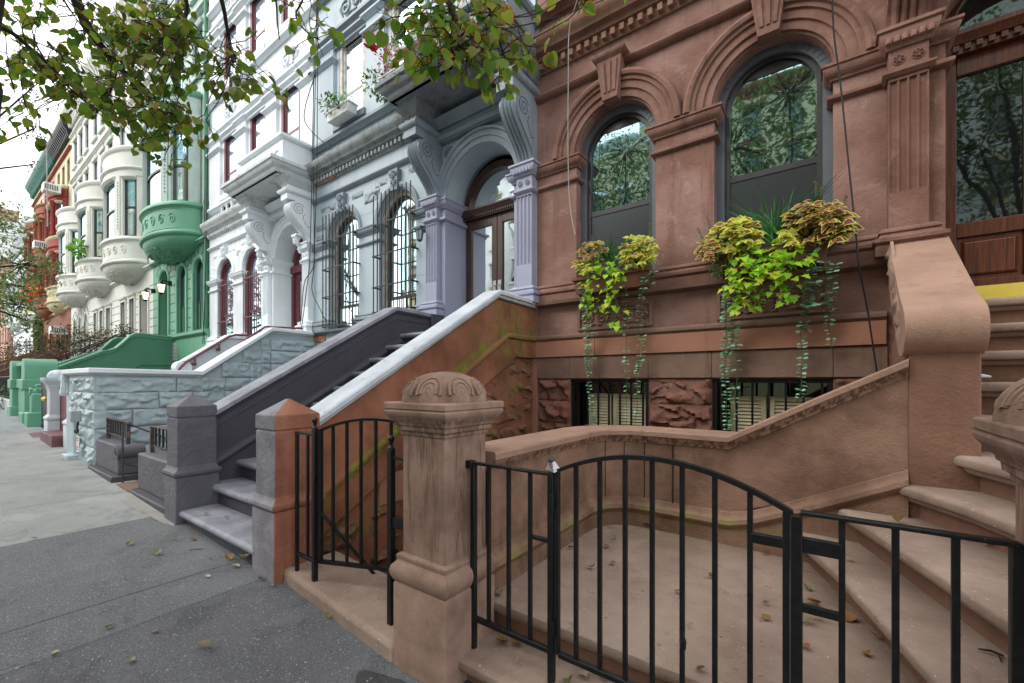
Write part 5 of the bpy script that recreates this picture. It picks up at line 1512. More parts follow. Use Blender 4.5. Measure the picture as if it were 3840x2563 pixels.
# ------------------------------------------------------------------ bow-fronted houses further along
def ell(c, hw, d, a0, a1, n, off=0, z=0, yw=YF):
    out = []
    for i in range(n+1):
        a = R(a0 + (a1-a0)*i/n)
        out.append((c - (hw+off)*math.cos(a), yw - (d+off)*math.sin(a), z))
    return out
def bow_house(name, label, x0, W, c, mt, hw=1.9, d=.93, roof=18.0, storeys=1, opens=(), detail=2, z0=6.3, corn=None, groove=None, group=None, ac=None):
    t = thing(name, label, 'house', (x0+W/2, YF, gz(x0+W/2)), group)
    wall, low, bow, acc, fr = mt['wall'], mt['low'], mt['bow'], mt['acc'], mt['frame']
    holes = []
    for o in opens:
        oc, r, a, zs, kind = o[:5]
        holes.append(arch_poly(oc, r, a, zs, 14) if kind == 'arch' else rect(oc-r, oc+r, a, zs))
    mb = MB(); mb.holed(rect(x0, x0+W, -2, 6.25), holes, YF, YF+.45); mb.build('wall', low, t)
    ub = 13.5 if storeys == 2 else 11.2
    ups = []
    z = ub + .5
    while z + 1.6 < roof - 1.2: ups.append((z, z+1.6)); z += 2.75
    us = [x0 + W*k for k in (.2, .5, .8)]
    uh = [rect(u-.45, u+.45, a, b) for u in us for a, b in ups]
    mb = MB(); mb.holed(rect(x0, x0+W, 6.253, roof), uh, YF+.03, YF+.4); mb.build('upper_wall', wall, t)
    mb = MB(); mb.box(x0, x0+W, YF+.5, YF+.6, -2, roof-.1); mb.build('back_wall', M['dark_room'], t)
    mb = MB(); mb.box(x0, x0+W, YF+.02, YF+9, roof+.002, roof+.15); mb.build('roof', M['tar'], t)
    for a, b in ups:
        for u in us:
            sash_window('window', u, .45, a+.01, b-.005, (a+b)/2, YF+.09, fr, fr, t, M['glass_curtain'], M['glass'], False, False, False)
            if detail > 1:
                m2 = MB(); m2.sweep([(u-.55,YF+.03,b),(u+.55,YF+.03,b)], [(-.01,0),(.06,0),(.10,.08),(.10,.13),(-.01,.14)]); m2.box(u-.55, u+.55, YF-.07, YF+.04, a-.12, a); m2.build('window_trim', acc, t)
        m2 = MB(); m2.sweep([(x0,YF+.03,b+.35),(x0+W,YF+.03,b+.35)], P_LEDGE); m2.build('string_course', acc, t)
    m2 = MB(); m2.sweep([(x0,YF,6.06),(x0+W,YF,6.06)], P_LEDGE); m2.build('string_course', bow, t)
    # openings of the ground floor
    for o in opens:
        oc, r, a, zs, kind = o[:5]; use = o[5]
        m2 = MB()
        if kind == 'arch':
            m2.arc(oc, zs, [(r,-.01),(r+.03,-.035),(r+.10,-.045),(r+.13,-.02),(r+.13,.02),(r,.02)], 0, 180, 20, YF)
            for sg in (-1, 1):
                q0, q1 = sorted((oc+sg*r, oc+sg*(r+.13))); m2.box(q0, q1, YF-.042, YF+.02, a, zs)
        else:
            for q0, q1, q2, q3 in ((oc-r-.1, oc-r, a, zs+.1), (oc+r, oc+r+.1, a, zs+.1), (oc-r, oc+r, zs, zs+.1)):
                m2.box(q0, q1, YF-.04, YF+.02, q2, q3)
            m2.sweep([(oc-r-.12,YF,zs+.102),(oc+r+.12,YF,zs+.102)], [(0,0),(.07,0),(.10,.04),(.10,.09),(0,.1)])
        m2.build('opening_trim', low, t)
        if use == 'door':
            m3 = MB(); m3.box(oc-r, oc+r, YF+.3, YF+.36, a, zs+.0); 
            dd = m3.build('door', mt.get('door', M['wood']), t)
            p = MB(); p.box(oc-r*.55, oc+r*.55, YF+.292, YF+.298, a+.9, zs-.1); p.build('pane', M['glass_dark'], dd)
            if kind == 'arch': p = MB(); fan_fill(p, arch_poly(oc, r, zs+.02, zs+.03), YF+.32); p.build('pane', M['glass_dark'], dd)
        else:
            sash_window('window', oc, r, a+.01, zs if kind == 'arch' else zs-.05, (a+zs)/2, YF+.07, fr, fr, t, M['glass'], M['glass_dark'], kind == 'arch', False, False)
    if groove:
        m2 = MB(); z = 3.4
        xs = sorted([(o[0]-o[1]-.15, o[0]+o[1]+.15) for o in opens]); edges = [x0+.02] + [v for p in xs for v in p] + [x0+W-.02]
        while z < 5.4:
            for q in range(0, len(edges), 2):
                if edges[q+1] - edges[q] > .05: m2.box(edges[q], edges[q+1], YF-.0015, YF+.01, z-.014, z+.014)
            z += .33
        for o in opens:
            if o[4] == 'arch':
                for ad in (30, 60, 90, 120, 150):
                    a_ = R(ad); p0 = (o[0]+(o[1]+.15)*math.cos(a_), o[3]+(o[1]+.15)*math.sin(a_)); p1 = (o[0]+(o[1]+.42)*math.cos(a_), o[3]+(o[1]+.42)*math.sin(a_))
                    m2.tube([(p0[0],YF-.001,p0[1]),(p1[0],YF-.001,p1[1])], .012, 4)
                for sg in (-1, 1): m2.tube([(o[0]+sg*(o[1]+.42)*math.cos(R(30)), YF-.001, o[3]+(o[1]+.42)*.5), (o[0]+sg*(o[1]+.42)*math.cos(R(60)), YF-.001, o[3]+(o[1]+.42)*.866), (o[0], YF-.001, o[3]+o[1]+.46)], .01, 4)
        m2.build('rustication_groove', groove, t)
    # ---- bow
    E_ = lambda zz, off=0, a0=0, a1=180, n=36: ell(c, hw, d, a0, a1, n, off, zz)
    m2 = MB(); rings = []; n = 30
    for k in range(11):
        tt = R(84)*k/10; s = math.cos(tt); zz = z0 + .02 - .58*math.sin(tt)
        rings.append([(c - hw*s*math.cos(PI*i/n), YF - d*s*math.sin(PI*i/n), zz) for i in range(n+1)])
    vs = [p for r_ in rings for p in r_]; m = n+1
    m2.add(vs, [(k*m+i, k*m+i+1, (k+1)*m+i+1, (k+1)*m+i) for k in range(10) for i in range(n)])
    if detail > 1:
        rnd = random.Random(int(x0*10))
        for q in range(90):
            tt = R(rnd.uniform(25, 75)); aa = PI*rnd.uniform(.12, .88); s = math.cos(tt)
            p = Vector((c - hw*s*math.cos(aa), YF - d*s*math.sin(aa), z0+.02-.58*math.sin(tt)))
            v = Vector((rnd.uniform(-1,1), rnd.uniform(-.6,.6), rnd.uniform(-.5,.3))).normalized()*.07
            m2.tube([p-v, p+Vector((0,-.012,-.012)), p+v], [.006,.022,.006], 5)
    m2.build('bow_base', bow, t)
    m2 = MB(); m2.sweep(E_(z0), [(-.25,0),(.02,0),(.07,.03),(.09,.07),(.09,.1),(.05,.12),(.04,.17),(.0,.2),(-.25,.2)]); m2.build('bow_slab', bow, t)
    fz = mt.get('frieze', bow)
    m2 = MB(); m2.sweep(E_(z0+.2), [(-.2,0),(.0,0),(.0,.68),(-.2,.68)])
    if detail:
        for (pa, pb) in ((35, 145),) if detail > 1 else ((50, 130),):
            nn = 7
            for i in range(nn):
                am = pa + (pb-pa)*(i+.5)/nn; fl = 1 if i % 2 else -1
                pts = []
                for k in range(20):
                    q = k/19; a_ = 1.5*2*PI*q + .6; rr_ = .17*(1-.85*q)
                    b_ = R(am) + rr_*math.cos(a_)*fl/hw
                    pts.append((c - hw*math.cos(b_), YF - (d+.006)*math.sin(b_), z0+.54 + rr_*math.sin(a_)*1.1))
                m2.tube(pts, .02, 5)
            for vv in (.22, .86):
                m2.tube([(c-hw*math.cos(R(a_)), YF-(d+.004)*math.sin(R(a_)), z0+vv) for a_ in range(pa-6, pb+7, 4)], .014, 5)
    m2.build('bow_frieze', fz, t)
    m2 = MB(); m2.sweep(E_(z0+.88), [(-.3,0),(.0,0),(.04,.04),(.09,.08),(.09,.14),(.06,.2),(-.3,.21)]); m2.build('bow_rim', bow, t)
    lev = z0+1.09
    for st in range(storeys):
        a, b = lev, lev + (2.45 if storeys == 1 else 2.15)
        piers = [(0,20),(46,62),(118,134),(160,180)]
        for p0, p1 in piers:
            m2 = MB(); m2.sweep(E_(a, 0, p0, p1, 6), [(-.22,0),(-.03,0),(-.03,b-a),(-.22,b-a)])
            if detail > 1 and 20 < p0 < 150:
                m2.sweep(E_(a, 0, p0+4, p1-4, 4), [(-.05,0),(.0,0),(.0,b-a),(-.05,b-a)])
                am = R((p0+p1)/2)
                for q in range(16):
                    zz = a+.3+q*(b-a-.5)/16; x_, y_ = c-hw*math.cos(am), YF-d*math.sin(am)
                    m2.tube([(x_-.02*(q % 2), y_, zz), (x_+.03, y_-.012, zz+.05), (x_-.01, y_, zz+.1)], [.006,.02,.006], 4)
            if mt.get('columns') and 20 < p0 < 150:
                am = R((p0+p1)/2); x_, y_ = c-(hw+.05)*math.cos(am), YF-(d+.05)*math.sin(am)
                m2.lathe(x_, y_, [(.001,a),(.13,a+.01),(.13,a+.12),(.09,a+.16),(.085,a+.9),(.11,a+.92),(.11,a+.98),(.08,a+1.0),(.08,b-.35),(.11,b-.3),(.15,b-.1),(.15,b),(.001,b)], 12)
            m2.build('bow_pier', acc if mt.get('columns') else mt.get('pier', bow), t)
        for p0, p1 in ((20,46),(62,118),(134,160)):
            f = MB(); f.sweep(E_(a, -.14, p0, p1, 8), [(-.06,0),(.0,0),(.0,.09),(-.06,.09)]); f.sweep(E_(b-.09, -.14, p0, p1, 8), [(-.06,0),(.0,0),(.0,.09),(-.06,.09)]); f.sweep(E_((a+b)/2-.05, -.14, p0, p1, 8), [(-.06,0),(.0,0),(.0,.07),(-.06,.07)])
            for pe0, pe1 in ((p0, p0+3.2), (p1-3.2, p1)): f.sweep(E_(a, -.13, pe0, pe1, 2), [(-.08,0),(.0,0),(.0,b-a),(-.08,b-a)])
            w_ = f.build('window', fr, t)
            g = MB(); P_ = E_(0, -.18, p0, p1, 6)
            mid = (a+b)/2
            g.add([(x,y,mid) for x,y,_ in P_] + [(x,y,b) for x,y,_ in P_], [(i,i+1,7+i+1,7+i) for i in range(6)]); g.build('pane', mt.get('pane', M['glass_curtain']), w_)
            g = MB(); g.add([(x,y,a) for x,y,_ in P_] + [(x,y,mid) for x,y,_ in P_], [(i,i+1,7+i+1,7+i) for i in range(6)]); g.build('pane', M['glass_dark'], w_)
            m2 = MB(); m2.sweep(E_(b-.14, -.0, p0, p1, 8), [(-.16,0),(-.02,0),(.05,.08),(.05,.14),(-.16,.14)]); m2.build('lintel', bow, t)
        h_ = .95 if storeys == 1 else .75
        m2 = MB(); m2.sweep(E_(b), [(-.3,0),(.0,0),(.0,h_),(-.3,h_)]); m2.sweep(E_(b+.24, 0), [(-.05,0),(.03,0),(.08,.05),(.08,.10),(.03,.14),(-.05,.14)]); m2.build('bow_band', mt.get('band', bow), t)
        m2 = MB(); m2.sweep(E_(b+h_), [(-.4,0),(.0,0),(.05,.05),(.08,.12),(.08,.18),(.03,.24),(-.4,.25)]); m2.build('bow_rim', bow, t)
        lev = b + h_ + .25
    m2 = MB(); P_ = E_(lev-.01, -.02); m2.add(P_, [tuple(range(len(P_)))]); m2.build('bow_roof', M['tar'], t)
    # cornice
    cm = corn or bow
    m2 = MB(); m2.sweep([(x0,YF,roof-.95),(x0+W,YF,roof-.95)], [(-.05,0),(.06,0),(.08,.3),(.18,.4),(.3,.6),(.42,.72),(.46,.85),(.46,.95),(-.05,.96)]); m2.build('roof_cornice', cm, t)
    m2 = MB(); nb = int(W/.36)
    for i in range(nb):
        x = x0 + W*(i+.5)/nb
        m2.px([(YF,roof-.95),(YF-.14,roof-.95),(YF-.2,roof-.62),(YF-.36,roof-.4),(YF-.36,roof-.3),(YF,roof-.3)], x-.07, x+.07)
    m2.build('cornice_modillions', cm, t)
    return t
gm = dict(wall=M['green_pale'], low=M['green'], bow=M['green'], acc=M['green_pale'], frame=M['frame_dark'], pier=M['green_pale'], band=M['green_pale'], pane=M['glass'], door=M['wood_dark'])
greenh = bow_house('row_house', 'sage green row house with carved bow window over three arched openings', -21.45, 5.69, -18.45, gm, 1.95, .93, 18.0, 1,
    [(-20.15,.52,2.45,5.2,'arch','door'), (-18.25,.42,3.25,5.2,'arch','win'), (-16.7,.42,3.25,5.2,'arch','win')], 2, 6.3, M['green_pale'], M['groove'])
mb = MB(); mb.sweep([(-19.2,YF,3.02),(-15.78,YF,3.02)], [(-.02,0),(.04,0),(.10,.06),(.14,.1),(.14,.2),(-.02,.21)]); mb.box(-19.2, -15.78, YF-.05, YF+.01, 2.0, 3.02); mb.sweep([(-19.2,YF,2.0),(-15.78,YF,2.0)], [(-.02,-.1),(.10,-.1),(.12,0),(.05,.12),(-.02,.13)])
mb.build('base_course', M['green'], greenh)
mb = MB()
for k in range(3):
    for j in range(5): mb.box(-19.05+k*.16, -18.92+k*.16, YF-.075, YF-.05, 2.3+j*.13, 2.41+j*.13)
mb.build('glass_block_vent', M['white_stone'], greenh)
mb = MB(); mb.tube([(-15.9,YF-.05,3.2),(-15.9,YF-.05,16.5)], .06, 8)
for z in (4.5, 7.2, 9.8, 12.4): mb.tube([(-15.9,YF-.05,z),(-15.9,YF-.05,z+.12)], .075, 8)
tag(mb.build('drainpipe', M['green_dark']), 'dark green drainpipe between the green house and the white house', 'drainpipe')
mb = MB(); mb.sweep([(-19.6,YF-.5,11.2),(-17.5,YF-.5,11.2)], [(0,0),(.1,.1),(.12,.22),(0,.22)]); mb.build('awning', plain('turquoise_awning', lin(60,190,160), .6), greenh)

cm1 = dict(wall=M['cream'], low=M['cream'], bow=M['cream'], acc=M['cream2'], frame=M['frame_dark'], pane=M['glass'])
cm2 = dict(wall=M['cream2'], low=M['cream2'], bow=M['cream2'], acc=M['cream'], frame=M['frame_dark'], pane=M['glass'])
def rects(x0, W): return [(x0+.85,.50,2.6,5.15,'rect','door'), (x0+2.75,.36,3.25,5.15,'rect','win'), (x0+4.3,.36,3.25,5.15,'rect','win')]
bow_house('row_house', 'ivory row house with carved bow balcony adjoining the sage green house', -27.2, 5.75, -24.1, cm1, 1.9, .93, 18.0, 1,
    [(-22.6,.55,2.6,5.15,'rect','door'), (-24.3,.36,3.25,5.15,'rect','win'), (-25.7,.36,3.25,5.15,'rect','win')], 2, 6.3, None, M['groove'])
bow_house('row_house', 'ivory row house with bright green plants in its bow window', -32.3, 5.1, -29.3, cm2, 1.8, .93, 18.0, 1, [(-28.3,.42,2.6,5.15,'rect','door'), (-29.7,.34,3.25,5.15,'rect','win'), (-31.0,.34,3.25,5.15,'rect','win')], 2, 6.35, None, M['groove'])
bow_house('row_house', 'ivory row house with arched ground floor openings beside the red house', -37.35, 5.05, -34.4, cm1, 1.8, .93, 18.0, 1, [(-33.3,.42,2.6,4.9,'arch','door'), (-34.8,.36,3.25,4.9,'arch','win'), (-36.2,.36,3.25,4.9,'arch','win')], 2, 6.35, None, M['groove'])
rm = dict(wall=M['straw'], low=M['dkbrown'], bow=M['straw'], acc=M['red'], frame=M['frame_dark'], frieze=M['straw'], pier=M['red'], band=M['red'], columns=1, pane=M['glass_curtain'])
bow_house('row_house', 'red and straw yellow row house with columned bow under a black cornice', -42.9, 5.55, -40.2, rm, 1.8, .66, 17.6, 2, [(-41.6,.45,2.8,4.9,'rect','door'), (-39.9,.4,3.4,4.9,'rect','win'), (-38.3,.4,3.4,4.9,'rect','win')], 1, 6.5, M['black_cornice'])
om = dict(wall=M['pinkstone'], low=M['dkbrown'], bow=M['orange'], acc=M['orange'], frame=plain('teal_window_frame', lin(52,86,90), .5), columns=1, pane=M['glass_curtain'])
bow_house('row_house', 'terracotta row house with flower boxes on its bow under a teal cornice', -47.9, 5.0, -45.2, om, 1.7, .66, 17.6, 2, [(-46.4,.45,2.8,4.9,'rect','door'), (-44.2,.4,3.4,4.9,'rect','win')], 1, 6.6, M['teal'])
bm = dict(wall=M['straw'], low=M['dkbrown'], bow=M['farwhite'], acc=M['dkbrown'], frame=M['frame_dark'], columns=1, frieze=M['straw'], band=M['dkbrown'], pane=M['glass_curtain'])
bow_house('row_house', 'brown and cream row house with ivy under its bow', -53.0, 5.1, -50.3, bm, 1.7, .66, 17.6, 2, [(-51.4,.45,2.8,4.9,'rect','door'), (-49.4,.4,3.4,4.9,'rect','win')], 1, 6.6, M['teal'])
wm = dict(wall=M['farwhite'], low=M['farwhite'], bow=M['farwhite'], acc=M['farwhite'], frame=M['frame_dark'], columns=1, pane=M['glass_curtain'])
bow_house('row_house', 'distant white row house with columned bow beyond the brown house', -58.2, 5.2, -55.2, wm, 1.7, .66, 15.2, 1, [(-56.5,.45,3.0,4.9,'arch','door'), (-54.4,.4,3.5,4.9,'arch','win')], 1, 6.8)
bow_house('row_house', 'farthest white row house with a flat sided bow, near the pink building', -66.0, 7.8, -62.6, wm, 2.0, .7, 14.6, 1, [(-64.5,.5,3.2,5.0,'arch','door'), (-61.0,.4,3.6,5.0,'arch','win')], 1, 6.9)
pm = dict(wall=M['pinkstone'], low=M['pinkstone'], bow=M['pinkstone'], acc=M['pinkstone'], frame=M['frame_dark'], pane=M['glass_dark'])
def plain_block(name, label, x0, W, y, roof, m, rows, cols, wm_, cat='building', depth=9, z0=-2):
    t = thing(name, label, cat, (x0+W/2, y, gz(x0)))
    hs = []
    for r_ in range(rows):
        for k in range(cols):
            u = x0 + W*(k+.5)/cols; z = 3.2 + r_*(roof-4)/rows
            hs.append((u, z))
    hh = (roof-4)/rows*.55; ww = W/cols*.24
    mb = MB(); mb.holed(rect(x0, x0+W, z0, roof), [rect(u-ww, u+ww, z, z+hh) for u, z in hs], y, y+.4); mb.box(x0, x0+W, y+.6, y+depth, z0, roof-.01); mb.build('wall', m, t)
    for u, z in hs:
        f = MB(); f.box(u-ww, u+ww, y+.14, y+.2, z+hh*.46, z+hh*.53); f.box(u-ww, u-ww+.06, y+.14, y+.2, z, z+hh); f.box(u+ww-.06, u+ww, y+.14, y+.2, z, z+hh); w_ = f.build('window', wm_, t)
        p = MB(); p.add([(u-ww,y+.18,z),(u+ww,y+.18,z),(u+ww,y+.18,z+hh),(u-ww,y+.18,z+hh)], [(0,1,2,3)]); p.build('pane', M['glass'], w_)
        s_ = MB(); s_.box(u-ww-.12, u+ww+.12, y-.1, y+.05, z-.14, z); s_.build('sill', m, t)
    c_ = MB(); c_.sweep([(x0,y,roof-.5),(x0+W,y,roof-.5)], P_CORN); c_.build('cornice', m, t)
    return t
plain_block('row_house', 'pink brownstone house at the far end of the row', -76, 9.9, YF-.4, 14.0, M['pinkstone'], 4, 4, M['frame_dark'], 'house')
plain_block('apartment_building', 'tall pale building with a pink parapet rising behind the far trees', -114, 18, YF-1.5, 25, M['farwhite'], 7, 8, M['frame_dark'])
for o in [o for o in bpy.data.objects if o.get('label','').startswith('tall pale')]:
    mb = MB(); mb.box(-114.2, -95.8, YF-1.8, YF+3, 25.02, 26.6); mb.build('parapet', M['pinkstone'], o)
# ------------------------------------------------------------------ green stoop, pillars, railings
def green_stoop():
    t = thing('stoop', 'sage green stoop with sweeping side walls and scrolled copings', 'stoop', (-20.2, 3.4, gz(-20)))
    line = [(1.75,1.98),(2.45,1.98)] + [(2.45 + 1.0*k/5, 1.98 + .55*(k/5)) for k in range(1, 6)] + [(3.6,2.56),(3.75,2.63),(3.95,2.86),(4.1,3.06),(4.25,3.16),(4.45,3.17),(5.355,3.12)]
    for xi, xo in ((-19.15, -18.93), (-21.4, -21.2)):
        poly = [(y, z) for y, z in line] + [(5.355,-.3),(1.75,-.3)]
        mb = MB(); mb.px(poly, xi, xo); mb.build('side_wall', M['green_dark'], t)
        mb = MB(); mb.sweep([(xo,y,z) for y, z in line], [(-.26,-.10),(.02,-.10),(.05,-.06),(.05,-.03),(.09,-.01),(.09,.04),(-.30,.045)]); mb.build('coping', M['green'], t)
        mb = MB(); mb.sweep([(xo,2.9,.9),(xo,4.4,2.1),(xo,5.355,2.1)], [(-.01,0),(.03,.02),(.03,.06),(-.01,.08)]); mb.build('side_moulding', M['green_dark'], t)
    for k in range(10):
        z = .75+.18*k; y = 1.9+.28*k; mb = MB(); mb.box(-21.2, -19.15, y, y+.34 if k < 9 else 5.9, z-.2, z); mb.build('step', M['green_dark'], t)
green_stoop()
mb = MB(); mb.box(-18.9, -17.4, 2.2, 2.45, .3, 2.0); mb.sweep([(-18.9,2.2,2.0),(-17.4,2.2,2.0)], [(-.3,0),(.06,0),(.06,.08),(-.3,.09)]); tag(mb.build('low_wall', M['green']), 'short sage green wall with pale coping beside the green stoop', 'low wall') if False else None
def green_pillar(label, x0, x1, y0, y1, zt):
    t = thing('gate_pillar', label, 'stone pillar', ((x0+x1)/2, y0, gz(x0)), 'sage green round-topped pillars')
    zb = gz(x0); w = x1-x0
    mb = MB(); mb.box(x0-.05, x1+.05, y0-.05, y1+.05, zb-.2, zb+.26); mb.build('base', M['green'], t, .03)
    mb = MB(); mb.box(x0, x1, y0, y1, zb+.2, zt-.82); mb.build('lower_shaft', M['green'], t, .01)
    mb = MB(); mb.box(x0-.04, x1+.04, y0-.04, y1+.04, zt-.82, zt-.55); mb.build('band', M['green'], t, .02)
    mb = MB(); r = min(w, .5)*.42
    pts = [(x0, zt-.56)] + [(x1, zt-.56)] + [(x1-r+r*math.cos(R(9*k)), zt-r+r*math.sin(R(9*k))) for k in range(11)] + [(x0+r-r*math.sin(R(9*k)), zt-r+r*math.cos(R(9*k))) for k in range(11)]
    mb.py(pts, y0, y1); mb.build('rounded_top', M['green'], t, .05)
green_pillar('tall sage green pillar with rounded top nearest the black gate', -17.35, -16.75, 1.55, 2.15, 2.15)
green_pillar('sage green rounded pillar at the left end of the green pier', -20.0, -19.35, 1.55, 2.1, 2.16)
mb = MB(); mb.box(-19.3, -17.4, 1.62, 2.05, 1.35, 1.62); mb.box(-19.3, -17.4, 1.62, 2.05, 1.98, 2.08)
for x in (-19.0, -18.4, -17.9): mb.box(x-.07, x+.07, 1.7, 1.95, 1.62, 1.98)
mb.box(-19.35, -18.3, 1.66, 1.98, .5, 1.35)
tag(mb.build('pier_wall', M['green'], None, .02), 'sage green baluster wall joining the two rounded green pillars', 'wall')
mb = MB(); mb.box(-18.28, -17.42, 1.72, 1.76, .55, 1.34); tag(mb.build('wooden_gate', M['wood_dark']), 'dark weathered gate under the green baluster wall', 'gate')
t = thing('scrolled_pier', 'low sage green pier with carved scroll top before the black gate', 'stone pier', (-16.1, 1.6, .43))
mb = MB(); mb.box(-16.3, -15.75, 1.5, 1.95, .3, .78); mb.build('base', M['green'], t, .03)
mb = MB(); mb.box(-16.2, -15.82, 1.58, 1.88, .75, 1.25); mb.build('shaft', M['green'], t, .03)
mb = MB(); spiral(mb, -16.0, 1.58, 1.28, .10, 1.5, .03, 0, 1, 26, 'z'); spiral(mb, -15.9, 1.72, 1.38, .08, 1.4, .028, 0, -1, 26, 'x'); mb.tube([(-16.0,1.6,1.27),(-16.0,1.86,1.30)], .09, 10); mb.build('scroll', M['green'], t)
wall_lantern('lit bell-shaped lantern on a bracket left of the green arched door', -20.95, 5.0, 4.9, M['iron'], True, 1.5)
wall_lantern('lit bell-shaped lantern on a bracket right of the green arched door', -19.1, 5.0, 4.95, M['iron'], True, 1.5)
# stoops of the ivory houses with black stair railings
def iron_stoop(label, rlabel, xa, xb):
    t = thing('stoop', label, 'stoop', ((xa+xb)/2, 3.4, gz(xa)))
    for k in range(9):
        z = gz(xa)+.19*(k+1); y = 1.9+.3*k; mb = MB(); mb.box(xa, xb, y, y+.36 if k < 8 else 5.35, z-.25, z); mb.build('step', M['cool_walk'], t)
    t = thing('stair_railing', rlabel, 'railing', (xa, 3.4, gz(xa)))
    zz = gz(xa)
    for x in (xa, xb):
        mb = MB(); mb.tube([(x,1.8,zz+1.05),(x,4.6,zz+2.75),(x,5.3,zz+2.75)], .025, 6); mb.tube([(x,1.8,zz+.3),(x,4.6,zz+1.95),(x,5.3,zz+1.95)], .018, 5); mb.build('handrail', M['iron'], t)
        mb = MB()
        for k in range(24):
            y = 1.8 + 3.5*k/23; b_ = zz + .3 + (min(y,4.6)-1.8)*.59; mb.tube([(x,y,b_),(x,y,b_+.78)], .011, 4)
        mb.build('balusters', M['iron'], t)
iron_stoop('pale stoop of the ivory house next to the green stoop', 'black iron stair railing beside the bushy tree and green stoop', -23.4, -21.75)
iron_stoop('pale stoop of the ivory house with the plants', 'black iron stair railing on the second ivory house', -29.2, -27.4)
iron_stoop('pale stoop of the arched ivory house', 'black iron stair railing on the arched ivory house', -34.2, -32.5)
for lb, xa in (('brown stone stoop beyond the green pillars, below the red house', -42.3), ('brown stone stoop farther along, below the terracotta house', -47.2)):
    t = thing('stoop', lb, 'stoop', (xa, 3.4, gz(xa)))
    mb = MB(); zz = gz(xa); mb.px([(1.6,zz-.2),(1.6,zz+.9),(2.0,zz+.95),(4.6,zz+2.3),(5.35,zz+2.3),(5.35,zz-.2)], xa+1.8, xa+2.05); mb.px([(1.6,zz-.2),(1.6,zz+.9),(2.0,zz+.95),(4.6,zz+2.3),(5.35,zz+2.3),(5.35,zz-.2)], xa, xa+.25); mb.build('side_wall', M['dkbrown'], t)
    mb = MB()
    for k in range(9): mb.box(xa+.25, xa+1.8, 1.7+.3*k, 5.3, zz+.2*k, zz+.2*(k+1))
    mb.build('step', M['dkbrown'], t)
t = thing('low_wall', 'white low wall with black iron fence beyond the green pillars', 'low wall', (-23, 1.6, .6))
mb = MB(); mb.box(-27.0, -20.4, 1.6, 1.9, .4, .95); mb.build('block', M['white_stone'], t, .02)
mb = MB()
for k in range(44): mb.tube([(-27+k*.15,1.75,.95),(-27+k*.15,1.75,1.75)], .012, 4)
for z in (1.0, 1.7): mb.box(-27, -20.45, 1.735, 1.765, z, z+.03)
mb.build('iron_fence', M['iron'], t)
# window air conditioners
for lb, x, y, z in (('white window air conditioner high on the red house', -38.6, 4.55, 13.2), ('white window air conditioner on the terracotta bow', -43.8, 4.7, 10.7), ('grey caged air conditioner over the brown porch', -39.0, 4.9, 4.5)):
    t = thing('air_conditioner', lb, 'air conditioner', (x, y, z))
    mb = MB(); mb.box(x-.4, x+.4, y-.25, y+.5, z, z+.5); mb.build('casing', M['ac_white'], t, .02)
    mb = MB()
    for k in range(6): mb.box(x+.401, x+.41, y-.2+k*.1, y-.14+k*.1, z+.1, z+.4)
    mb.build('grille', M['frame_gray'], t)
# ------------------------------------------------------------------ foliage
def onY(sx, sy, Y):
    r = (sx-1920)/1600.0; w = Y/(r*SA + CA); return at(sx, sy, w)
HEART = [(0,0),(.06,-.06),(-.04,.16),(.02,.34),(.20,.47),(.42,.47),(.66,.36),(.86,.15),(1.0,0)]
HEART = [(0,0),(-.06,.18),(.03,.36),(.22,.47),(.45,.46),(.68,.33),(.86,.15),(1.02,0)]
OVATE = [(0,0),(.12,.14),(.28,.24),(.46,.27),(.66,.20),(.84,.09),(1,0)]
ROUND = [(0,0),(.02,.26),(.22,.46),(.5,.52),(.78,.42),(.96,.18),(1,0)]
PALM = [(0,0),(.02,.20),(-.12,.46),(.16,.36),(.30,.62),(.46,.30),(.72,.34),(.70,.16),(1.02,0)]
DIAM = [(0,0),(.45,.26),(1,0)]
class Leaves:
    def __init__(s): s.v = []; s.f = []; s.c = []
    def leaf(s, p, d, n, size, shape=HEART, fold=.12, droop=.12, ring=True, rnd=None):
        d = Vector(d); n = Vector(n)
        if d.length < 1e-6: d = Vector((1,0,0))
        d.normalize(); b = n.cross(d)
        if b.length < 1e-4: b = Vector((0,0,1)).cross(d)
        if b.length < 1e-4: b = Vector((1,0,0))
        b.normalize(); n = d.cross(b)
        if rnd is None: rnd = random.random()
        r2 = random.random()
        half = shape; pts = [(x, y) for x, y in half] + [(x, -y) for x, y in reversed(half[1:-1])]
        def P(x, y):
            return Vector(p) + d*(x*size) + b*(y*size) + n*(size*(abs(y)*fold*2 - droop*x*x))
        k = len(pts); i0 = len(s.v)
        if ring:
            cx = .42
            s.v.append(P(cx, 0)); s.c.append((rnd, 0, r2, 1))
            for x, y in pts: s.v.append(P(cx+(x-cx)*.66, y*.66)); s.c.append((rnd, .4, r2, 1))
            for x, y in pts: s.v.append(P(x, y)); s.c.append((rnd, 1, r2, 1))
            for i in range(k):
                j = (i+1) % k
                s.f.append((i0, i0+1+i, i0+1+j)); s.f.append((i0+1+i, i0+1+k+i, i0+1+k+j, i0+1+j))
        else:
            for x, y in pts: s.v.append(P(x, y)); s.c.append((rnd, 0, r2, 1))
            s.f.append(tuple(range(i0, i0+k)))
    def build(s, name, m, parent=None):
        me = bpy.data.meshes.new(name); me.from_pydata([tuple(v) for v in s.v], [], s.f); me.materials.append(m)
        ca = me.color_attributes.new('leaf', 'FLOAT_COLOR', 'POINT')
        ca.data.foreach_set('color', [q for c in s.c for q in c])
        me.polygons.foreach_set('use_smooth', [True]*len(me.polygons))
        o = bpy.data.objects.new(name, me); C.objects.link(o)
        if parent:
            o.parent = parent; o.location = -parent.location if parent.parent is None else Vector((0,0,0))
        return o
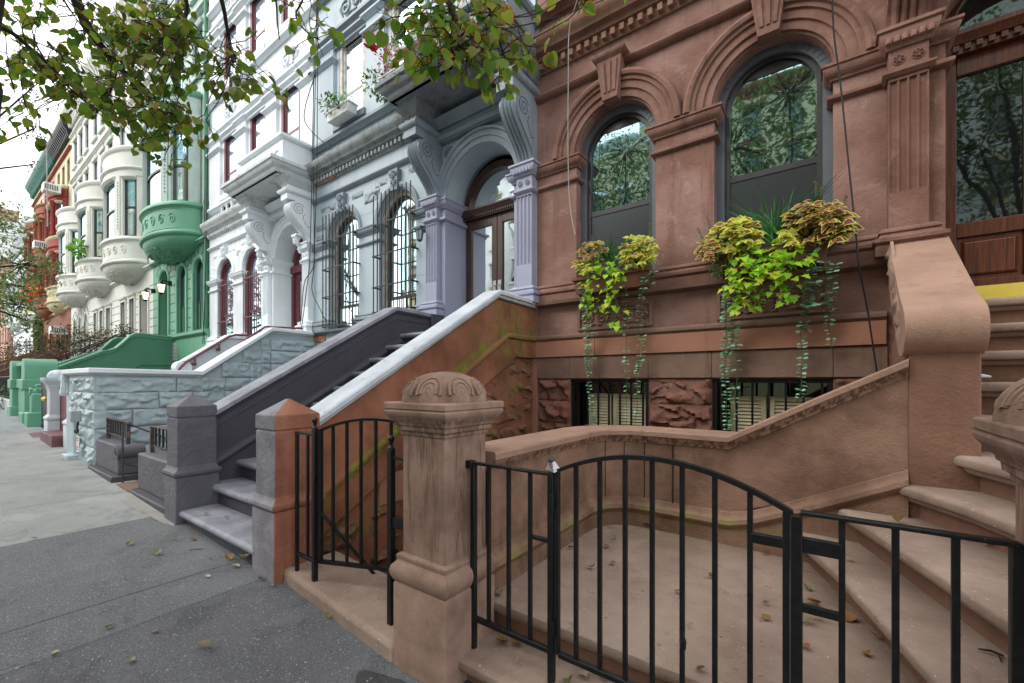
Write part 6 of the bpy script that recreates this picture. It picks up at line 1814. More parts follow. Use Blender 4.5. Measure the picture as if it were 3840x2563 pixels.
def rv(k=1.0): return Vector((random.uniform(-k,k), random.uniform(-k,k), random.uniform(-k,k)))
def curve_pts(pts, n=6):
    """Catmull-Rom through points"""
    P = [Vector(p) for p in pts]; out = []
    for i in range(len(P)-1):
        p0, p1, p2, p3 = P[max(0,i-1)], P[i], P[i+1], P[min(len(P)-1,i+2)]
        for k in range(n):
            t = k/n
            out.append(.5*((2*p1) + (p2-p0)*t + (2*p0-5*p1+4*p2-p3)*t*t + (3*p1-p0-3*p2+p3)*t**3))
    out.append(P[-1]); return out

def linden():
    random.seed(21)
    base = Vector((-3.17, -.385, gz(-3.15)))
    t = thing('street_tree', 'nearby linden with browning leaves, its dark trunk at the left edge', 'tree', base)
    top = [base, base + Vector((.0,.2,.9)), base + Vector((.0,.40,1.7)), base + Vector((-.01,.455,2.3)), base + Vector((-.01,.495,2.8)), base + Vector((-.01,.54,3.35)), base + Vector((0,.62,4.2)), base + Vector((.05,.7,5.6))]
    tp = curve_pts(top, 5); n = len(tp)
    mb = MB(); mb.tube(tp, [.17 - .09*min(1, i/18) + (.04 if i < 2 else 0) + (.03 if 19 <= i <= 21 else 0) for i in range(n)], 14)
    mb.build('trunk', M['bark'], t)
    crotch = base + Vector((.0,.6,3.6)); up = base + Vector((.02,.64,4.4))
    lv = Leaves()
    br = MB()
    def branch(pts, r0, r1, twigs, leafn, tw=.55):
        pp = curve_pts(pts, 6); m = len(pp)
        br.tube(pp, [r0 + (r1-r0)*i/m for i in range(m)], 7)
        return pp
    def twig(p, d, L, nl, size, drop=.35):
        """thin shoot carrying alternate leaves on stalks"""
        q = [Vector(p)]; d = Vector(d).normalized()
        k = max(3, int(L/.09))
        for i in range(k):
            d = (d + rv(.32) + Vector((0,0,-.06*drop))).normalized(); q.append(q[-1] + d*(L/k))
        br.tube(q, [.0035 - .002*i/k for i in range(k+1)], 4)
        for i in range(nl):
            j = random.uniform(.1, 1)*k; a = q[min(int(j), k-1)].lerp(q[min(int(j)+1, k)], j % 1)
            side = d.cross(Vector((0,0,1))); side = side.normalized() if side.length > .1 else Vector((1,0,0))
            sd = side*random.choice((-1,1)) + d*.5 + rv(.45)
            st = a + sd.normalized()*random.uniform(.02,.05) + Vector((0,0,-random.uniform(.0,.03)))
            br.tube([a, st], .0013, 3, False)
            ld = sd.normalized()*.7 + Vector((0,0,-random.uniform(.2,1.1))) + rv(.3)
            nn = Vector((0,0,1))*.8 + rv(.7)
            lv.leaf(st, ld, nn, size*random.uniform(.7,1.2), HEART, random.uniform(.0,.22), random.uniform(0,.3))
        return q
    # main limbs over the pavement, in front of the white and green houses
    main = branch([crotch, at(230,-140,3.0), at(285,0,3.15), at(330,105,3.2), at(400,200,3.3), at(470,275,3.4), at(560,350,3.5), at(650,430,3.6), at(720,475,3.65)], .045, .007, 0, 0)
    b2 = branch([up, at(560,-160,3.0), at(690,-20,3.1), at(690,80,3.2), at(640,140,3.3), at(560,190,3.4)], .02, .005, 0, 0)
    b3 = branch([up, at(760,-180,3.0), at(830,0,3.2), at(850,100,3.3), at(868,190,3.4), at(872,232,3.45)], .022, .006, 0, 0)
    b4 = branch([crotch, at(-150,40,2.6), at(20,110,2.8), at(100,170,3.0), at(190,250,3.2), at(260,330,3.3), at(330,390,3.4)], .02, .005, 0, 0)
    b5 = branch([main[30], at(440,250,3.35), at(430,300,3.4), at(400,370,3.4), at(360,410,3.4)], .012, .004, 0, 0)
    b6 = branch([up, at(1000,-120,3.1), at(1034,0,3.2), at(1040,80,3.25), at(1048,150,3.3)], .012, .003, 0, 0)
    b7 = branch([up, at(1080,-100,3.1), at(1110,60,3.2), at(1150,120,3.25), at(1200,150,3.3)], .010, .003, 0, 0)
    b8 = branch([up, at(1480,-260,2.5), at(1640,-60,2.6), at(1700,60,2.65), at(1720,150,2.7), at(1700,230,2.75)], .022, .005, 0, 0)
    b9 = branch([b8[8], at(1800,-20,2.7), at(1850,80,2.8), at(1880,180,2.85), at(1900,230,2.9)], .012, .004, 0, 0)
    blobs = [(60,170,70,130,26),(150,60,110,60,22),(95,385,70,50,22),(215,235,120,60,40),(310,300,110,60,34),(400,160,110,80,38),(480,95,120,90,44),(640,70,150,65,46),
             (560,225,130,75,44),(690,195,115,80,36),(830,130,70,60,12),(905,275,100,38,22),(1010,325,40,18,7),(880,345,32,34,8),(500,355,105,55,32),(655,390,95,48,24),
             (390,410,90,42,20),(520,465,90,45,26),(705,438,95,30,22),(600,520,62,42,16),(668,585,42,24,7),(560,320,80,50,20),(760,300,80,50,16),(330,130,60,60,8),(270,20,60,40,8),(580,150,100,60,22),
             (1094,45,50,40,8),(1167,73,34,30,6),(1133,158,32,18,5),(1205,145,14,12,2),(1180,15,60,22,7),
             (1590,95,95,85,30),(1700,170,120,90,38),(1830,90,120,80,34),(1760,35,150,50,30),(1650,245,70,40,14),(1870,235,55,55,14),(1790,265,40,34,8),(1560,190,50,60,10),(1950,150,50,80,12),(2080,20,100,24,8),(2100,65,40,25,5),(2290,4,40,12,3),(1480,110,25,60,4)]
    allb = main + b2 + b3 + b4 + b5
    rb = b8 + b9; sb = b6 + b7
    for (x, y, rx, ry, nl) in blobs:
        pool = rb if x > 1400 else (sb if x > 1050 else allb)
        cnt = max(1, int(nl*1.1/3))
        for k in range(cnt):
            a = random.uniform(0, 2*PI); q = math.sqrt(random.random())
            w0 = (2.75 if x > 1400 else 3.25) + random.uniform(-.35,.35)
            tgt = at(x + rx*q*math.cos(a), y + ry*q*math.sin(a), w0)
            src = min(pool, key=lambda p: (p-tgt).length + random.uniform(0,.15))
            v = tgt - src; L = v.length
            if L > .9: src = tgt - v.normalized()*.5; L = .5
            mid = src.lerp(tgt, .55) + rv(.05)
            c_ = curve_pts([src, mid, tgt], 4); br.tube(c_, [.0038 - .0015*i/len(c_) for i in range(len(c_))], 4)
            twig(tgt, v + rv(.3), .14 + random.random()*.1, 3 if nl > 10 else 2, .074 if x > 1400 else .064)
            twig(mid, v + rv(1.0), .08 + random.random()*.06, 2, .066)
    lv.build('foliage', M['linden'], t); br.build('branches', M['bark'], t)
linden()

def crown_tree(name, label, x, y, h, blobs, m, nleaf, size, tr=.12, clump=14, spread=.32, group=None, shape=DIAM, seed=1):
    """trunk, limbs and a crown of leaf clumps with gaps between them"""
    random.seed(seed)
    z0 = gz(x)
    t = thing(name, label, 'tree' if tr > .07 else 'shrub', (x, y, z0), group)
    mb = MB(); top = Vector((x, y, z0 + h)); tp = curve_pts([Vector((x,y,z0-.05)), Vector((x+.05,y,z0+h*.4)), Vector((x-.03,y+.04,z0+h*.75)), top], 5)
    mb.tube(tp, [tr*(1-.45*i/len(tp)) for i in range(len(tp))], 10); mb.build('trunk', M['bark'], t)
    br = MB(); lv = Leaves(); tot = sum(b[6] for b in blobs)
    for bx, by, bz, rx, ry, rz, wgt in blobs:
        n = max(1, int(nleaf*wgt/tot/clump)); c = Vector((bx, by, bz))
        st = tp[int(len(tp)*.7)]; br.tube(curve_pts([st, st.lerp(c,.5) + rv(.25), c], 4), [tr*.45 - tr*.33*i/9 for i in range(9)], 6)
        for k in range(n):
            u = rv(1)
            while u.length > 1 or u.length < .25: u = rv(1)
            p = c + Vector((u.x*rx, u.y*ry, u.z*rz))
            if k % 2 == 0: br.tube([c.lerp(p,.15), c.lerp(p,.6) + rv(.08*rx), p], [tr*.12, tr*.08, tr*.03], 4)
            for q in range(clump):
                pp = p + Vector((random.gauss(0,spread*rx*.45), random.gauss(0,spread*ry*.45), random.gauss(0,spread*rz*.35)))
                lv.leaf(pp, rv(1) + Vector((0,0,-.35)), Vector((0,0,1)) + rv(.8), size*random.uniform(.6,1.3), shape, .1, .1, False)
    br.build('branches', M['bark'], t); lv.build('foliage', m, t)
    return t
# street trees farther along the pavement (left edge)
crown_tree('street_tree', 'leafy green street tree in front of the ivory and red houses', -24.5, -.6, 5.2,
   [(-22.5,2.0,5.6,1.3,.9,.7,3),(-23.5,1.2,6.8,1.5,1.1,.9,4),(-20.8,1.9,4.6,.8,.6,.35,1.0),(-24.2,2.1,4.4,1.1,.7,.5,2),(-25.5,.8,5.6,1.6,1.2,1.1,4),(-22.8,2.2,3.7,.6,.5,.35,.8),(-24.8,1.5,8.0,1.2,1,.7,2)], M['linden_far'], 3600, .13, .14, 12, .5, None, DIAM, 4)
crown_tree('street_tree', 'darker street tree far down the row, near the white far houses', -36.5, -.4, 5.0, [(-36,2.3,6.2,2.2,1.2,1.5,3),(-38,1.6,8.2,2.4,1.4,1.6,3),(-34,2.2,4.8,1.4,.9,.7,1)], M['linden_far'], 2200, .16, .15, 12, .5, None, DIAM, 6)
crown_tree('street_tree', 'thin dark leafy tree tips against the sky beyond the big trunk', -17.6, -1.3, 6.0, [(-17.0,1.75,8.3,.5,.2,.25,1),(-17.6,1.75,9.6,.45,.2,.3,1),(-17.2,1.75,7.4,.3,.12,.15,.5)], M['maple'], 260, .075, .10, 8, .6, None, DIAM, 9)
crown_tree('small_tree', 'low bronze-leaved maple bush in front of the ivory houses', -23.2, 3.2, 1.9,
   [(-24.6,2.3,2.75,.9,.6,.45,2),(-23.6,3.0,3.1,.9,.7,.5,3),(-22.7,3.8,3.15,.8,.6,.5,3),(-22.3,4.6,3.5,.5,.4,.4,1.5),(-24.2,2.6,2.2,1.0,.6,.3,2),(-22.9,3.9,2.5,.7,.6,.35,1.5),(-25.4,2.0,2.5,.8,.5,.35,1.2)], M['maple'], 3000, .095, .06, 10, .55, None, DIAM, 12)
def bush(name, label, x, y, z, r, n, m, size, seed=1, shape=OVATE, cat='plant', group=None, h=None):
    random.seed(seed); lv = Leaves(); h = h or r
    st = MB()
    for k in range(max(4, n//22)):
        u = rv(1).normalized(); u.z = abs(u.z); st.tube([(x,y,z-h*.6), (x+u.x*r*.5,y+u.y*r*.5,z+u.z*h*.3), (x+u.x*r*.8,y+u.y*r*.8,z+u.z*h*.6)], .004, 4)
    for k in range(int(n*1.6)):
        u = rv(1)
        while u.length > 1 or u.length < .3: u = rv(1)
        lv.leaf((x+u.x*r, y+u.y*r, z+u.z*h), u + rv(.5), Vector((0,-.5,.8)) + u*.6 + rv(.4), size*1.15*random.uniform(.6,1.25), shape, .12, .2, False)
    t = thing(name, label, cat, (x, y, z-h*.6), group)
    lv.build('foliage', m, t); st.build('stems', M['stem'], t)
    return t
bush('shrub', 'bright green shrub behind the black railing by the green stoop', -22.3, 3.1, 1.75, .55, 160, M['bright_bush'], .12, 3)
bush('shrub', 'bright green low shrub beside the lower end of the black railing', -23.6, 2.3, 1.35, .5, 130, M['bright_bush'], .11, 4)
bush('shrub', 'wine red shrub beside the top of the green stoop wall', -21.9, 4.3, 2.6, .32, 90, M['reds'], .09, 5)
bush('shrub', 'green shrub behind the black fence on the white low wall', -23.5, 2.3, 1.35, .5, 110, M['bush'], .10, 6) if False else None
bush('shrub', 'dark green shrub at the pavement edge beyond the green pillars', -22.3, 1.55, 1.0, .38, 110, M['bush'], .09, 7)
bush('potted_plant', 'bright lime green plant filling the second ivory bow window', -28.6, 4.42, 7.85, .36, 130, M['bright_bush'], .17, 8, cat='plant')
bush('potted_plant', 'small dark green plant in the third ivory bow window', -33.8, 4.45, 7.7, .25, 50, M['bush'], .14, 9, cat='plant')
for i, (x, lb) in enumerate(((-44.3,'orange flowers in the blue box on the terracotta bow'), (-45.5,'yellow and orange flowers at the left end of the terracotta bow'), (-49.2,'yellow flowers on the brown bow beside the terracotta house'))):
    bush('flowers', lb, x, 4.6, 7.95, .4, 90, M['oranges'], .16, 20+i, ROUND, 'flowers')
def ivy():
    random.seed(5); lv = Leaves()
    for k in range(420):
        z = random.uniform(2.6, 6.6); x = -48.2 + random.gauss(0,.35) + (6.6-z)*.05
        lv.leaf((x, 5.1+random.gauss(0,.12), z), rv(1)+Vector((0,0,-.6)), Vector((0,-1,.3))+rv(.5), .2, HEART, .1, .1, False)
    tag(lv.build('ivy', M['bush']), 'dark ivy climbing under the bow of the brown house', 'ivy')
ivy()
# ------------------------------------------------------------------ window boxes of the brown house
def z3(x, y): return 1950 + .6378*x, 700 + .6378*y
def zY(x, y, Y): a, b = z3(x, y); return onY(a, b, Y)
def window_box(c, label):
    t = thing('window_box', label, 'planter', (c, 5.2, 2.7))
    mb = MB(); z0 = 2.70
    mb.prism([(c-.46,z0),(c+.46,z0),(c+.49,z0+.2),(c-.49,z0+.2)], lambda x, z: (x, 5.08-(z-z0)*.12, z), lambda x, z: (x, 5.30, z))
    mb.box(c-.505, c+.505, 5.03, 5.31, z0+.17, z0+.215); mb.build('planter', M['terracotta'], t, .006)
    mb = MB(); mb.box(c-.48, c+.48, 5.06, 5.29, z0+.215, z0+.225); mb.build('soil', M['soil'], t)
window_box(-2.17, 'brown planter box of lime and pink plants in the left arched window')
window_box(-.43, 'brown planter box of coleus and vines in the right arched window')
def coleus(label, px, py, rx, ry, n, m, size, seed, Y=5.05):
    random.seed(seed); lv = Leaves(); st = MB(); root = zY(px, py+ry*1.0, Y+.1)
    k = .6378*zw(px, py, Y)/1600
    for i in range(int(n*1.35)):
        a = random.uniform(0, 2*PI); q = math.sqrt(random.random())
        p = zY(px + rx*q*math.cos(a), py + ry*q*math.sin(a), Y + random.uniform(-.16,.16))
        p = Vector(p); out = (p - (root + Vector((0,.05,.0)))).normalized()
        st.tube(curve_pts([root + rv(.03), root.lerp(p,.6) + Vector((0,0,.03)), p], 3), .0032, 4)
        tone = random.random()
        for j in range(6):
            b = 2*PI*j/6 + random.uniform(-.3,.3)
            side = Vector((math.cos(b), math.sin(b)*.8, 0)) + out*.5 + Vector((0,-.2,-.25)) + rv(.25)
            lv.leaf(p + rv(.012), side + Vector((0,0,-.15)), Vector((0,-1.1,.7)) + rv(.5), size*1.2*random.uniform(.7,1.25), OVATE, .08, .35, True, min(1,max(0,tone+random.uniform(-.2,.2))))
    t = thing('coleus', label, 'plant', root, 'coleus plants in the window boxes')
    lv.build('foliage', m, t); st.build('stems', M['stem'], t)
def zw(x, y, Y):
    a, b = z3(x, y); r = (a-1920)/1600.0; return Y/(r*SA + CA)
def flower_spikes(t_label, pts, Y=5.05):
    t = thing('flower_spike', t_label, 'flower spikes', zY(pts[0][0], pts[0][1]+80, Y))
    for (x, y, L, lean) in pts:
        mb = MB(); a = zY(x, y, Y); b = zY(x+lean, y-L, Y); mb.tube([a, a.lerp(b,.5), b], [.004,.0035,.002], 5)
        for k in range(16):
            p = a.lerp(b, .15+.85*k/16) + rv(.008); mb.tube([p-Vector((.008,0,0)), p+Vector((0,-.006,.004)), p+Vector((.008,0,0))], [.002,.006,.002], 4)
        mb.build('spike', M['stem'], t)
def grass_tuft(label, px, py, n, L, seed, spread, Y=5.08):
    random.seed(seed); lv = Leaves(); root = zY(px, py, Y)
    mb_v = []
    for i in range(n):
        dx = max(-.38, min(.38, random.gauss(0, spread))); up = L*random.uniform(.55,1.1); fwd = random.uniform(-.5,.25)
        droop = random.uniform(.05,.5)
        b = root + Vector((random.uniform(-.06,.06), random.uniform(-.04,.04), 0))
        pts = []
        for k in range(7):
            q = k/6; pts.append(b + Vector((dx*q*L*1.6 + dx*q*q*.3, fwd*q*q*L, up*(q - droop*q*q*.8))))
        w = .0075
        i0 = len(lv.v); rn = random.random()
        for k, p in enumerate(pts):
            ww = w*(1-(k/6)**2*.9); s_ = Vector((1,.35,0))*ww
            lv.v += [p - s_, p + s_]; lv.c += [(rn,0,.5,1)]*2
        for k in range(6): lv.f.append((i0+2*k, i0+2*k+1, i0+2*k+3, i0+2*k+2))
    t = thing('ornamental_grass', label, 'grass', root)
    lv.build('blades', M['blade'], t)
def lime_vine(label, strands, seed, group='lime leaved trailing vines'):
    random.seed(seed); lv = Leaves(); st = MB(); root = None
    for (pts, n, size) in strands:
        P_ = [Vector(zY(x, y, Y)) for x, y, Y in pts]; root = root or P_[0]
        c = curve_pts(P_, 8); st.tube(c, .004, 5)
        for i in range(int(n*1.7)):
            p = c[min(len(c)-1, int((i+random.random())/(n*1.7)*len(c)))]
            d = Vector((random.uniform(-1,1), random.uniform(-.75,-.1), random.uniform(-.9,.25)))
            q = p + d.normalized()*random.uniform(.02,.13) + Vector((0,0,random.uniform(-.03,.08)))
            st.tube([p, p.lerp(q,.5)+Vector((0,0,.015)), q], .002, 4)
            lv.leaf(q, d + Vector((0,0,-.25)), Vector((0,-.5,1)) + rv(.45), size*.72*random.uniform(.6,1.25), PALM, .10, .25, False)
    t = thing('lime_vine', label, 'vine', root, group)
    lv.build('foliage', M['potato'], t); st.build('stems', M['stem'], t)
def trailing(label, strands, seed, size=.042):
    random.seed(seed); lv = Leaves(); st = MB(); root = None
    for pts, n in strands:
        P_ = [Vector(zY(x, y, Y)) for x, y, Y in pts]; root = root or P_[0]
        c = curve_pts(P_, 10); c = [p + Vector((.006*math.sin(i*.7+seed), .004*math.cos(i), 0)) for i, p in enumerate(c)]
        st.tube(c, .003, 4)
        n2 = int(n*1.5)
        for i in range(n2):
            f = (i+random.random()*.6)/n2*(len(c)-1); p = c[int(f)]
            for sg in (-1, 1):
                if random.random() < .15: continue
                d = Vector((sg, random.uniform(-.8,.2), random.uniform(-.2,.35)))
                lv.leaf(p + d.normalized()*.008, d, Vector((0,-.4,1)) + rv(.4), size*1.22*random.uniform(.65,1.2)*(1-.35*f/len(c)), ROUND, .06, .15, False)
    t = thing('trailing_vine', label, 'vine', root, 'blue-green vines hanging from the window boxes')
    lv.build('foliage', M['vine'], t); st.build('stems', M['stem'], t)
# left window
coleus('pink and green coleus at the left end of the left window box', 430, 385, 75, 60, 18, M['coleus'], .062, 1)
coleus('gold coleus with dark red centres in the right half of the left window box', 690, 375, 105, 85, 36, M['coleus_gold'], .068, 2)
coleus('dark red and gold coleus tucked at the lower left of the left window box', 370, 470, 50, 50, 10, M['coleus_gold'], .055, 3)
grass_tuft('dark green grass tuft in the middle of the left window box', 530, 440, 42, .34, 4, .35)
lime_vine('lime green vine spilling over the left window box, with yellowing leaves', [([(440,450,5.02),(420,540,4.94),(400,640,4.97),(430,720,5.02)],34,.088),([(520,440,5.0),(530,540,4.92),(540,640,4.98),(470,700,5.02)],34,.085),([(580,450,5.0),(590,520,4.95),(575,600,5.0)],18,.08),([(560,640,5.02),(570,720,5.05),(545,790,5.05),(600,835,5.05)],7,.10)], 5)
trailing('long dense blue-green vine hanging at the left of the left window box', [([(365,600,5.04),(385,760,5.1),(400,950,5.2),(405,1100,5.22),(420,1280,5.22),(440,1400,5.22)],46),([(385,640,5.06),(410,860,5.15),(395,1000,5.2),(410,1120,5.2)],24),([(400,930,5.1),(430,980,5.2),(435,1050,5.2)],4)], 6)
trailing('thin sparse blue-green vine hanging in the middle of the left window box', [([(620,580,5.04),(628,760,5.12),(625,950,5.2),(628,1150,5.22),(625,1400,5.22)],17)], 7)
trailing('blue-green vine hanging at the right of the left window box', [([(745,520,5.05),(715,640,5.08),(700,800,5.18),(705,950,5.2),(690,1100,5.22),(690,1250,5.22),(680,1385,5.22)],30),([(780,500,5.05),(770,580,5.1)],6),([(720,880,5.15),(715,1010,5.2),(690,1080,5.2)],6)], 8)
flower_spikes('pale flower spikes rising from the left window box', [(765,300,90,-4),(365,400,60,0),(425,330,40,0)])
# right window
coleus('pink coleus at the far left of the right window box', 1110, 370, 55, 55, 14, M['coleus'], .062, 11)
coleus('gold coleus with red centres in the left half of the right window box', 1270, 285, 130, 100, 46, M['coleus_gold'], .075, 12)
coleus('large pink-veined coleus at the right end of the right window box', 1760, 215, 175, 130, 62, M['coleus'], .085, 13)
coleus('gold and pink coleus low in the middle of the right window box', 1590, 300, 70, 45, 14, M['coleus_gold'], .07, 14)
grass_tuft('tall dark green grass tuft in the middle of the right window box', 1510, 330, 60, .62, 15, .38)
lime_vine('lime green vine hanging from the left half of the right window box', [([(1300,380,5.02),(1280,470,4.95),(1270,560,4.98),(1250,640,5.02)],34,.095),([(1360,380,5.0),(1370,480,4.92),(1350,600,5.0),(1330,730,5.05)],38,.10),([(1330,330,5.0),(1300,350,4.95)],8,.08),([(1420,420,5.0),(1440,520,4.94)],12,.10)], 16)
lime_vine('lime green vine hanging from the middle of the right window box', [([(1560,330,5.02),(1560,420,4.92),(1590,520,4.95),(1600,640,5.02)],30,.11),([(1500,400,5.0),(1480,500,4.93),(1490,610,5.0)],18,.105),([(1620,390,5.0),(1640,450,4.95)],10,.10)], 17)
bush('small_plant', 'small dark green leafy plant at the left end of the right window box', *zY(1175,480,5.05), .11, 130, M['bush'], .028, 18)
trailing('long dense blue-green vine hanging at the left of the right window box', [([(1225,590,5.04),(1210,740,5.1),(1215,900,5.2),(1205,1050,5.22),(1215,1250,5.22),(1215,1440,5.2)],48),([(1255,620,5.05),(1260,800,5.14),(1255,900,5.2),(1215,1000,5.2)],24),([(1265,880,5.2),(1275,1100,5.22),(1260,1300,5.22),(1240,1400,5.22)],9)], 19, .046)
trailing('long blue-green vine slanting down from the right half of the right window box', [([(1720,380,5.04),(1710,520,5.06),(1690,680,5.12),(1655,850,5.2),(1660,1050,5.22),(1640,1270,5.2)],42),([(1730,560,5.06),(1690,720,5.14),(1680,860,5.2)],18),([(1755,690,5.1),(1700,715,5.1)],4)], 20, .046)
trailing('short blue-green vine hanging at the right end of the right window box', [([(1790,440,5.05),(1795,560,5.1),(1805,700,5.15),(1820,820,5.2),(1830,960,5.22)],20),([(1850,460,5.05),(1830,620,5.12),(1825,740,5.16)],8)], 21)
flower_spikes('pale flower spikes rising from the right end of the right window box', [(1740,60,90,-2),(1770,60,55,4),(1900,120,70,20),(1920,190,55,-10)])
flower_spikes('brown flower spikes leaning from the left end of the right window box', [(1085,330,90,-45),(1130,270,100,-35)])

# ------------------------------------------------------------------ planters on the grey house
def z4(x, y, Y): return onY(900 + .4848*x, .4848*y, Y)
def sill_box(label, x0, x1, y, z, m, h=.2):
    t = thing('planter_box', label, 'planter', ((x0+x1)/2, y, z))
    mb = MB(); mb.prism([(x0+.03,z),(x1-.03,z),(x1,z+h),(x0,z+h)], lambda x, zz: (x, y-.11, zz), lambda x, zz: (x, y+.11, zz)); mb.box(x0-.015, x1+.015, y-.125, y+.125, z+h-.03, z+h+.005); mb.build('box', m, t, .008)
    mb = MB(); mb.box(x0+.01, x1-.01, y-.1, y+.1, z+h+.005, z+h+.012); mb.build('soil', M['soil'], t)
sill_box('white planter box below the left upper window of the grey house', -8.55, -7.75, 5.16, 7.06, M['white_box'])
sill_box('white planter box on the ledge below the second upper window', -6.75, -6.0, 5.16, 7.06, M['white_box'])
sill_box('ribbed teal planter on the hood parapet of the grey house', -5.45, -4.75, 4.75, 7.04, M['teal_box'], .18)
bush('small_plant', 'green and silver plant trailing from the white box by the left upper window', -8.25, 5.08, 7.30, .36, 170, M['bush'], .065, 31, h=.16)
bush('small_plant', 'silvery leaved plant in the white box by the left upper window', -7.9, 5.1, 7.32, .2, 70, M['vine'], .06, 32, h=.14)
bush('small_plant', 'green plant hanging over the left end of the ledge planter', -6.8, 5.02, 7.15, .26, 140, M['bush'], .06, 33, h=.26)
bush('flowers', 'dark red flowering plant in the ledge planter', -6.5, 5.05, 7.5, .22, 110, M['reds'], .055, 34, h=.28, cat='flowers')
bush('flowers', 'red geranium head above the ledge planter', -6.85, 4.95, 7.95, .13, 50, M['reds'], .05, 35, ROUND, 'flowers', h=.08)
bush('flowers', 'white flowers in the ledge planter', -6.15, 5.05, 7.65, .15, 60, M['whites'], .045, 36, ROUND, 'flowers', h=.15)
bush('small_plant', 'green plant at the right end of the ledge planter', -5.95, 5.0, 7.42, .26, 130, M['bush'], .06, 37, h=.18)
def dry():
    random.seed(3); mb = MB(); c = Vector((-4.75, 4.35, 6.5))
    for k in range(110):
        u = rv(1); u.z = -abs(u.z)*.6; p = c + u*.26
        mb.tube([c + rv(.12), c.lerp(p,.6) + rv(.06), p], .003, 3)
    tag(mb.build('dead_plant', M['dry_twig']), 'dry brown twiggy plant hanging over the hood edge', 'plant')
dry()
grass_v = Leaves(); random.seed(8)
for k in range(26):
    p = Vector((-6.55,4.7,8.6)) + rv(.05); d = Vector((random.uniform(-.9,.1), random.uniform(-.3,.2), random.uniform(-.3,1)))
    for j in range(3): grass_v.leaf(p + d*.08*j, d + rv(.4), rv(1), .13, OVATE, .05, .1, False)
# ------------------------------------------------------------------ cables
def cable(label, pts, r, m=None):
    mb = MB(); mb.tube(curve_pts(pts, 6), r, 5); return tag(mb.build('cable', m or M['wire']), label, 'cable')
def s_(x, y, Y): return onY(x, y, Y)
cable('thin grey cable hanging beside the left arched window of the brown house', [s_(2165,0,4.95),s_(2135,110,5.0),s_(2131,300,5.05),s_(2130,560,5.1),s_(2136,760,5.12),s_(2156,880,5.12)], .007, M['wire_gray'])
cable('long black cable hanging down the brown house between right window and fluted pilaster', [s_(3121,-20,5.0),s_(3128,130,5.05),s_(3155,344,5.1),s_(3183,620,5.14),s_(3210,880,5.16),s_(3222,1000,5.1),s_(3251,1150,5.2),s_(3270,1270,5.22),s_(3289,1398,5.25)], .008)
cable('black cable drooping from the white house cornice to the grey sill', [s_(1186,270,5.2),s_(1145,400,5.15),s_(1150,470,5.15),s_(1230,550,5.15),s_(1254,570,5.2)], .010)
for i, (lb, xs) in enumerate((('left of three cables running down between white and grey houses', (1190,1176,1170,1164,1160)), ('middle cable running down between the white and grey houses', (1192,1182,1176,1178,1176)), ('right cable between white and grey houses, swinging toward the barred window', (1194,1190,1188,1180,1178)))):
    ys = (-20,330,640,900,1000)
    pts = [s_(x, y, 5.12) for x, y in zip(xs, ys)]
    pts += [[s_(1150,1080,5.1), s_(1135,1200,5.1), s_(1120,1300,5.1)], [s_(1142,1060,5.12), s_(1130,1180,5.12), s_(1122,1240,5.12)], [s_(1170,1090,5.12), s_(1200,1160,5.12), s_(1222,1205,5.18)]][i]
    cable(lb, pts, .009)
for i, lb in enumerate(('left thin cable down the corner of the green house', 'right thin cable down the corner of the green house')):
    cable(lb, [s_(778-i*9,560,5.2), s_(775-i*8,800,5.2), s_(772-i*12,1000,5.2), s_(766-i*6,1180,5.2), s_(760+i*8,1290,5.2)], .010)
cable('pale vertical cable strung in front of the red house cornice', [s_(174,535,4.4), s_(176,690,4.4), s_(178,850,4.4)], .03, M['wire_gray'])

# ------------------------------------------------------------------ fallen leaves and litter
def lZ(sx, sy, z):
    w = (EYE - z)*1600/(sy-1431); return at(sx, sy, w)
def lG(sx, sy):
    z = 0
    for k in range(15): z = gz(lZ(sx, sy, z).x)
    return lZ(sx, sy, z)
random.seed(77)
def fallen(label, p, size, tone, curl=.25, m=None, group=None):
    lv = Leaves(); d = Vector((random.uniform(-1,1), random.uniform(-1,1), .1))
    lv.leaf(p + Vector((0,0,.010)), d, Vector((0,0,1)) + rv(.35), size*.74, HEART, curl, -curl*.6, True, tone)
    return tag(lv.build('fallen_leaf', m or M['dryleaf']), label, 'leaf', group)
z7 = lambda x, y: (2500+.8053*x, 1300+.8053*y)
zH = lambda x, y: (1900+.42571*x, 1550+.42571*y)
floor = [(zH(960,1105),.05,.3),(zH(890,1195),.06,.4),(zH(915,1330),.05,.75),(zH(760,1365),.07,.75),(zH(1785,1445),.05,.1),(zH(1270,1015),.09,.0),(zH(545,1195),.06,.05),
         (z7(200,1075),.04,.1),(z7(465,972),.05,.05),(z7(660,1140),.07,.75),(z7(710,1205),.085,.55),(z7(650,1280),.08,.75),(z7(475,1280),.06,.35),(z7(870,1285),.09,.55),(z7(965,1350),.07,.3),(z7(632,1395),.06,.5),(z7(928,1430),.05,.4),(z7(150,1520),.05,.0),(z7(45,1152),.05,.3),(z7(455,1205),.04,.1)]
LAND = 'leaves scattered on the tan stoop landing'
for (sx, sy), sz, tn in floor: fallen('small curled leaf lying on the tan stone landing', lZ(sx, sy, .322), sz, tn, random.uniform(.1,.4), None, LAND)
fallen('fresh green leaf at the inner foot of the landing wall', lZ(*zH(305,1290), .322), .085, .78, .3)
fallen('large pale dried leaf lying by the green one on the landing', lZ(*z7(690,1265), .322), .09, 1.0, .3)
fallen('small pale leaf near the back of the curved landing wall', lZ(*zH(930,1003), .322), .055, 1.0, .15)
fallen('green leaf against the domed pillar base on the landing edge', lZ(1868, 2225, .322), .08, .78, .4)
for (x, y, lb, sz, tn) in ((1320,1200,'green leaf on the first stoop step below the gate',.0,0),): pass
B_ = lambda x, y: (1400+.39085*x, 1950+.39085*y)
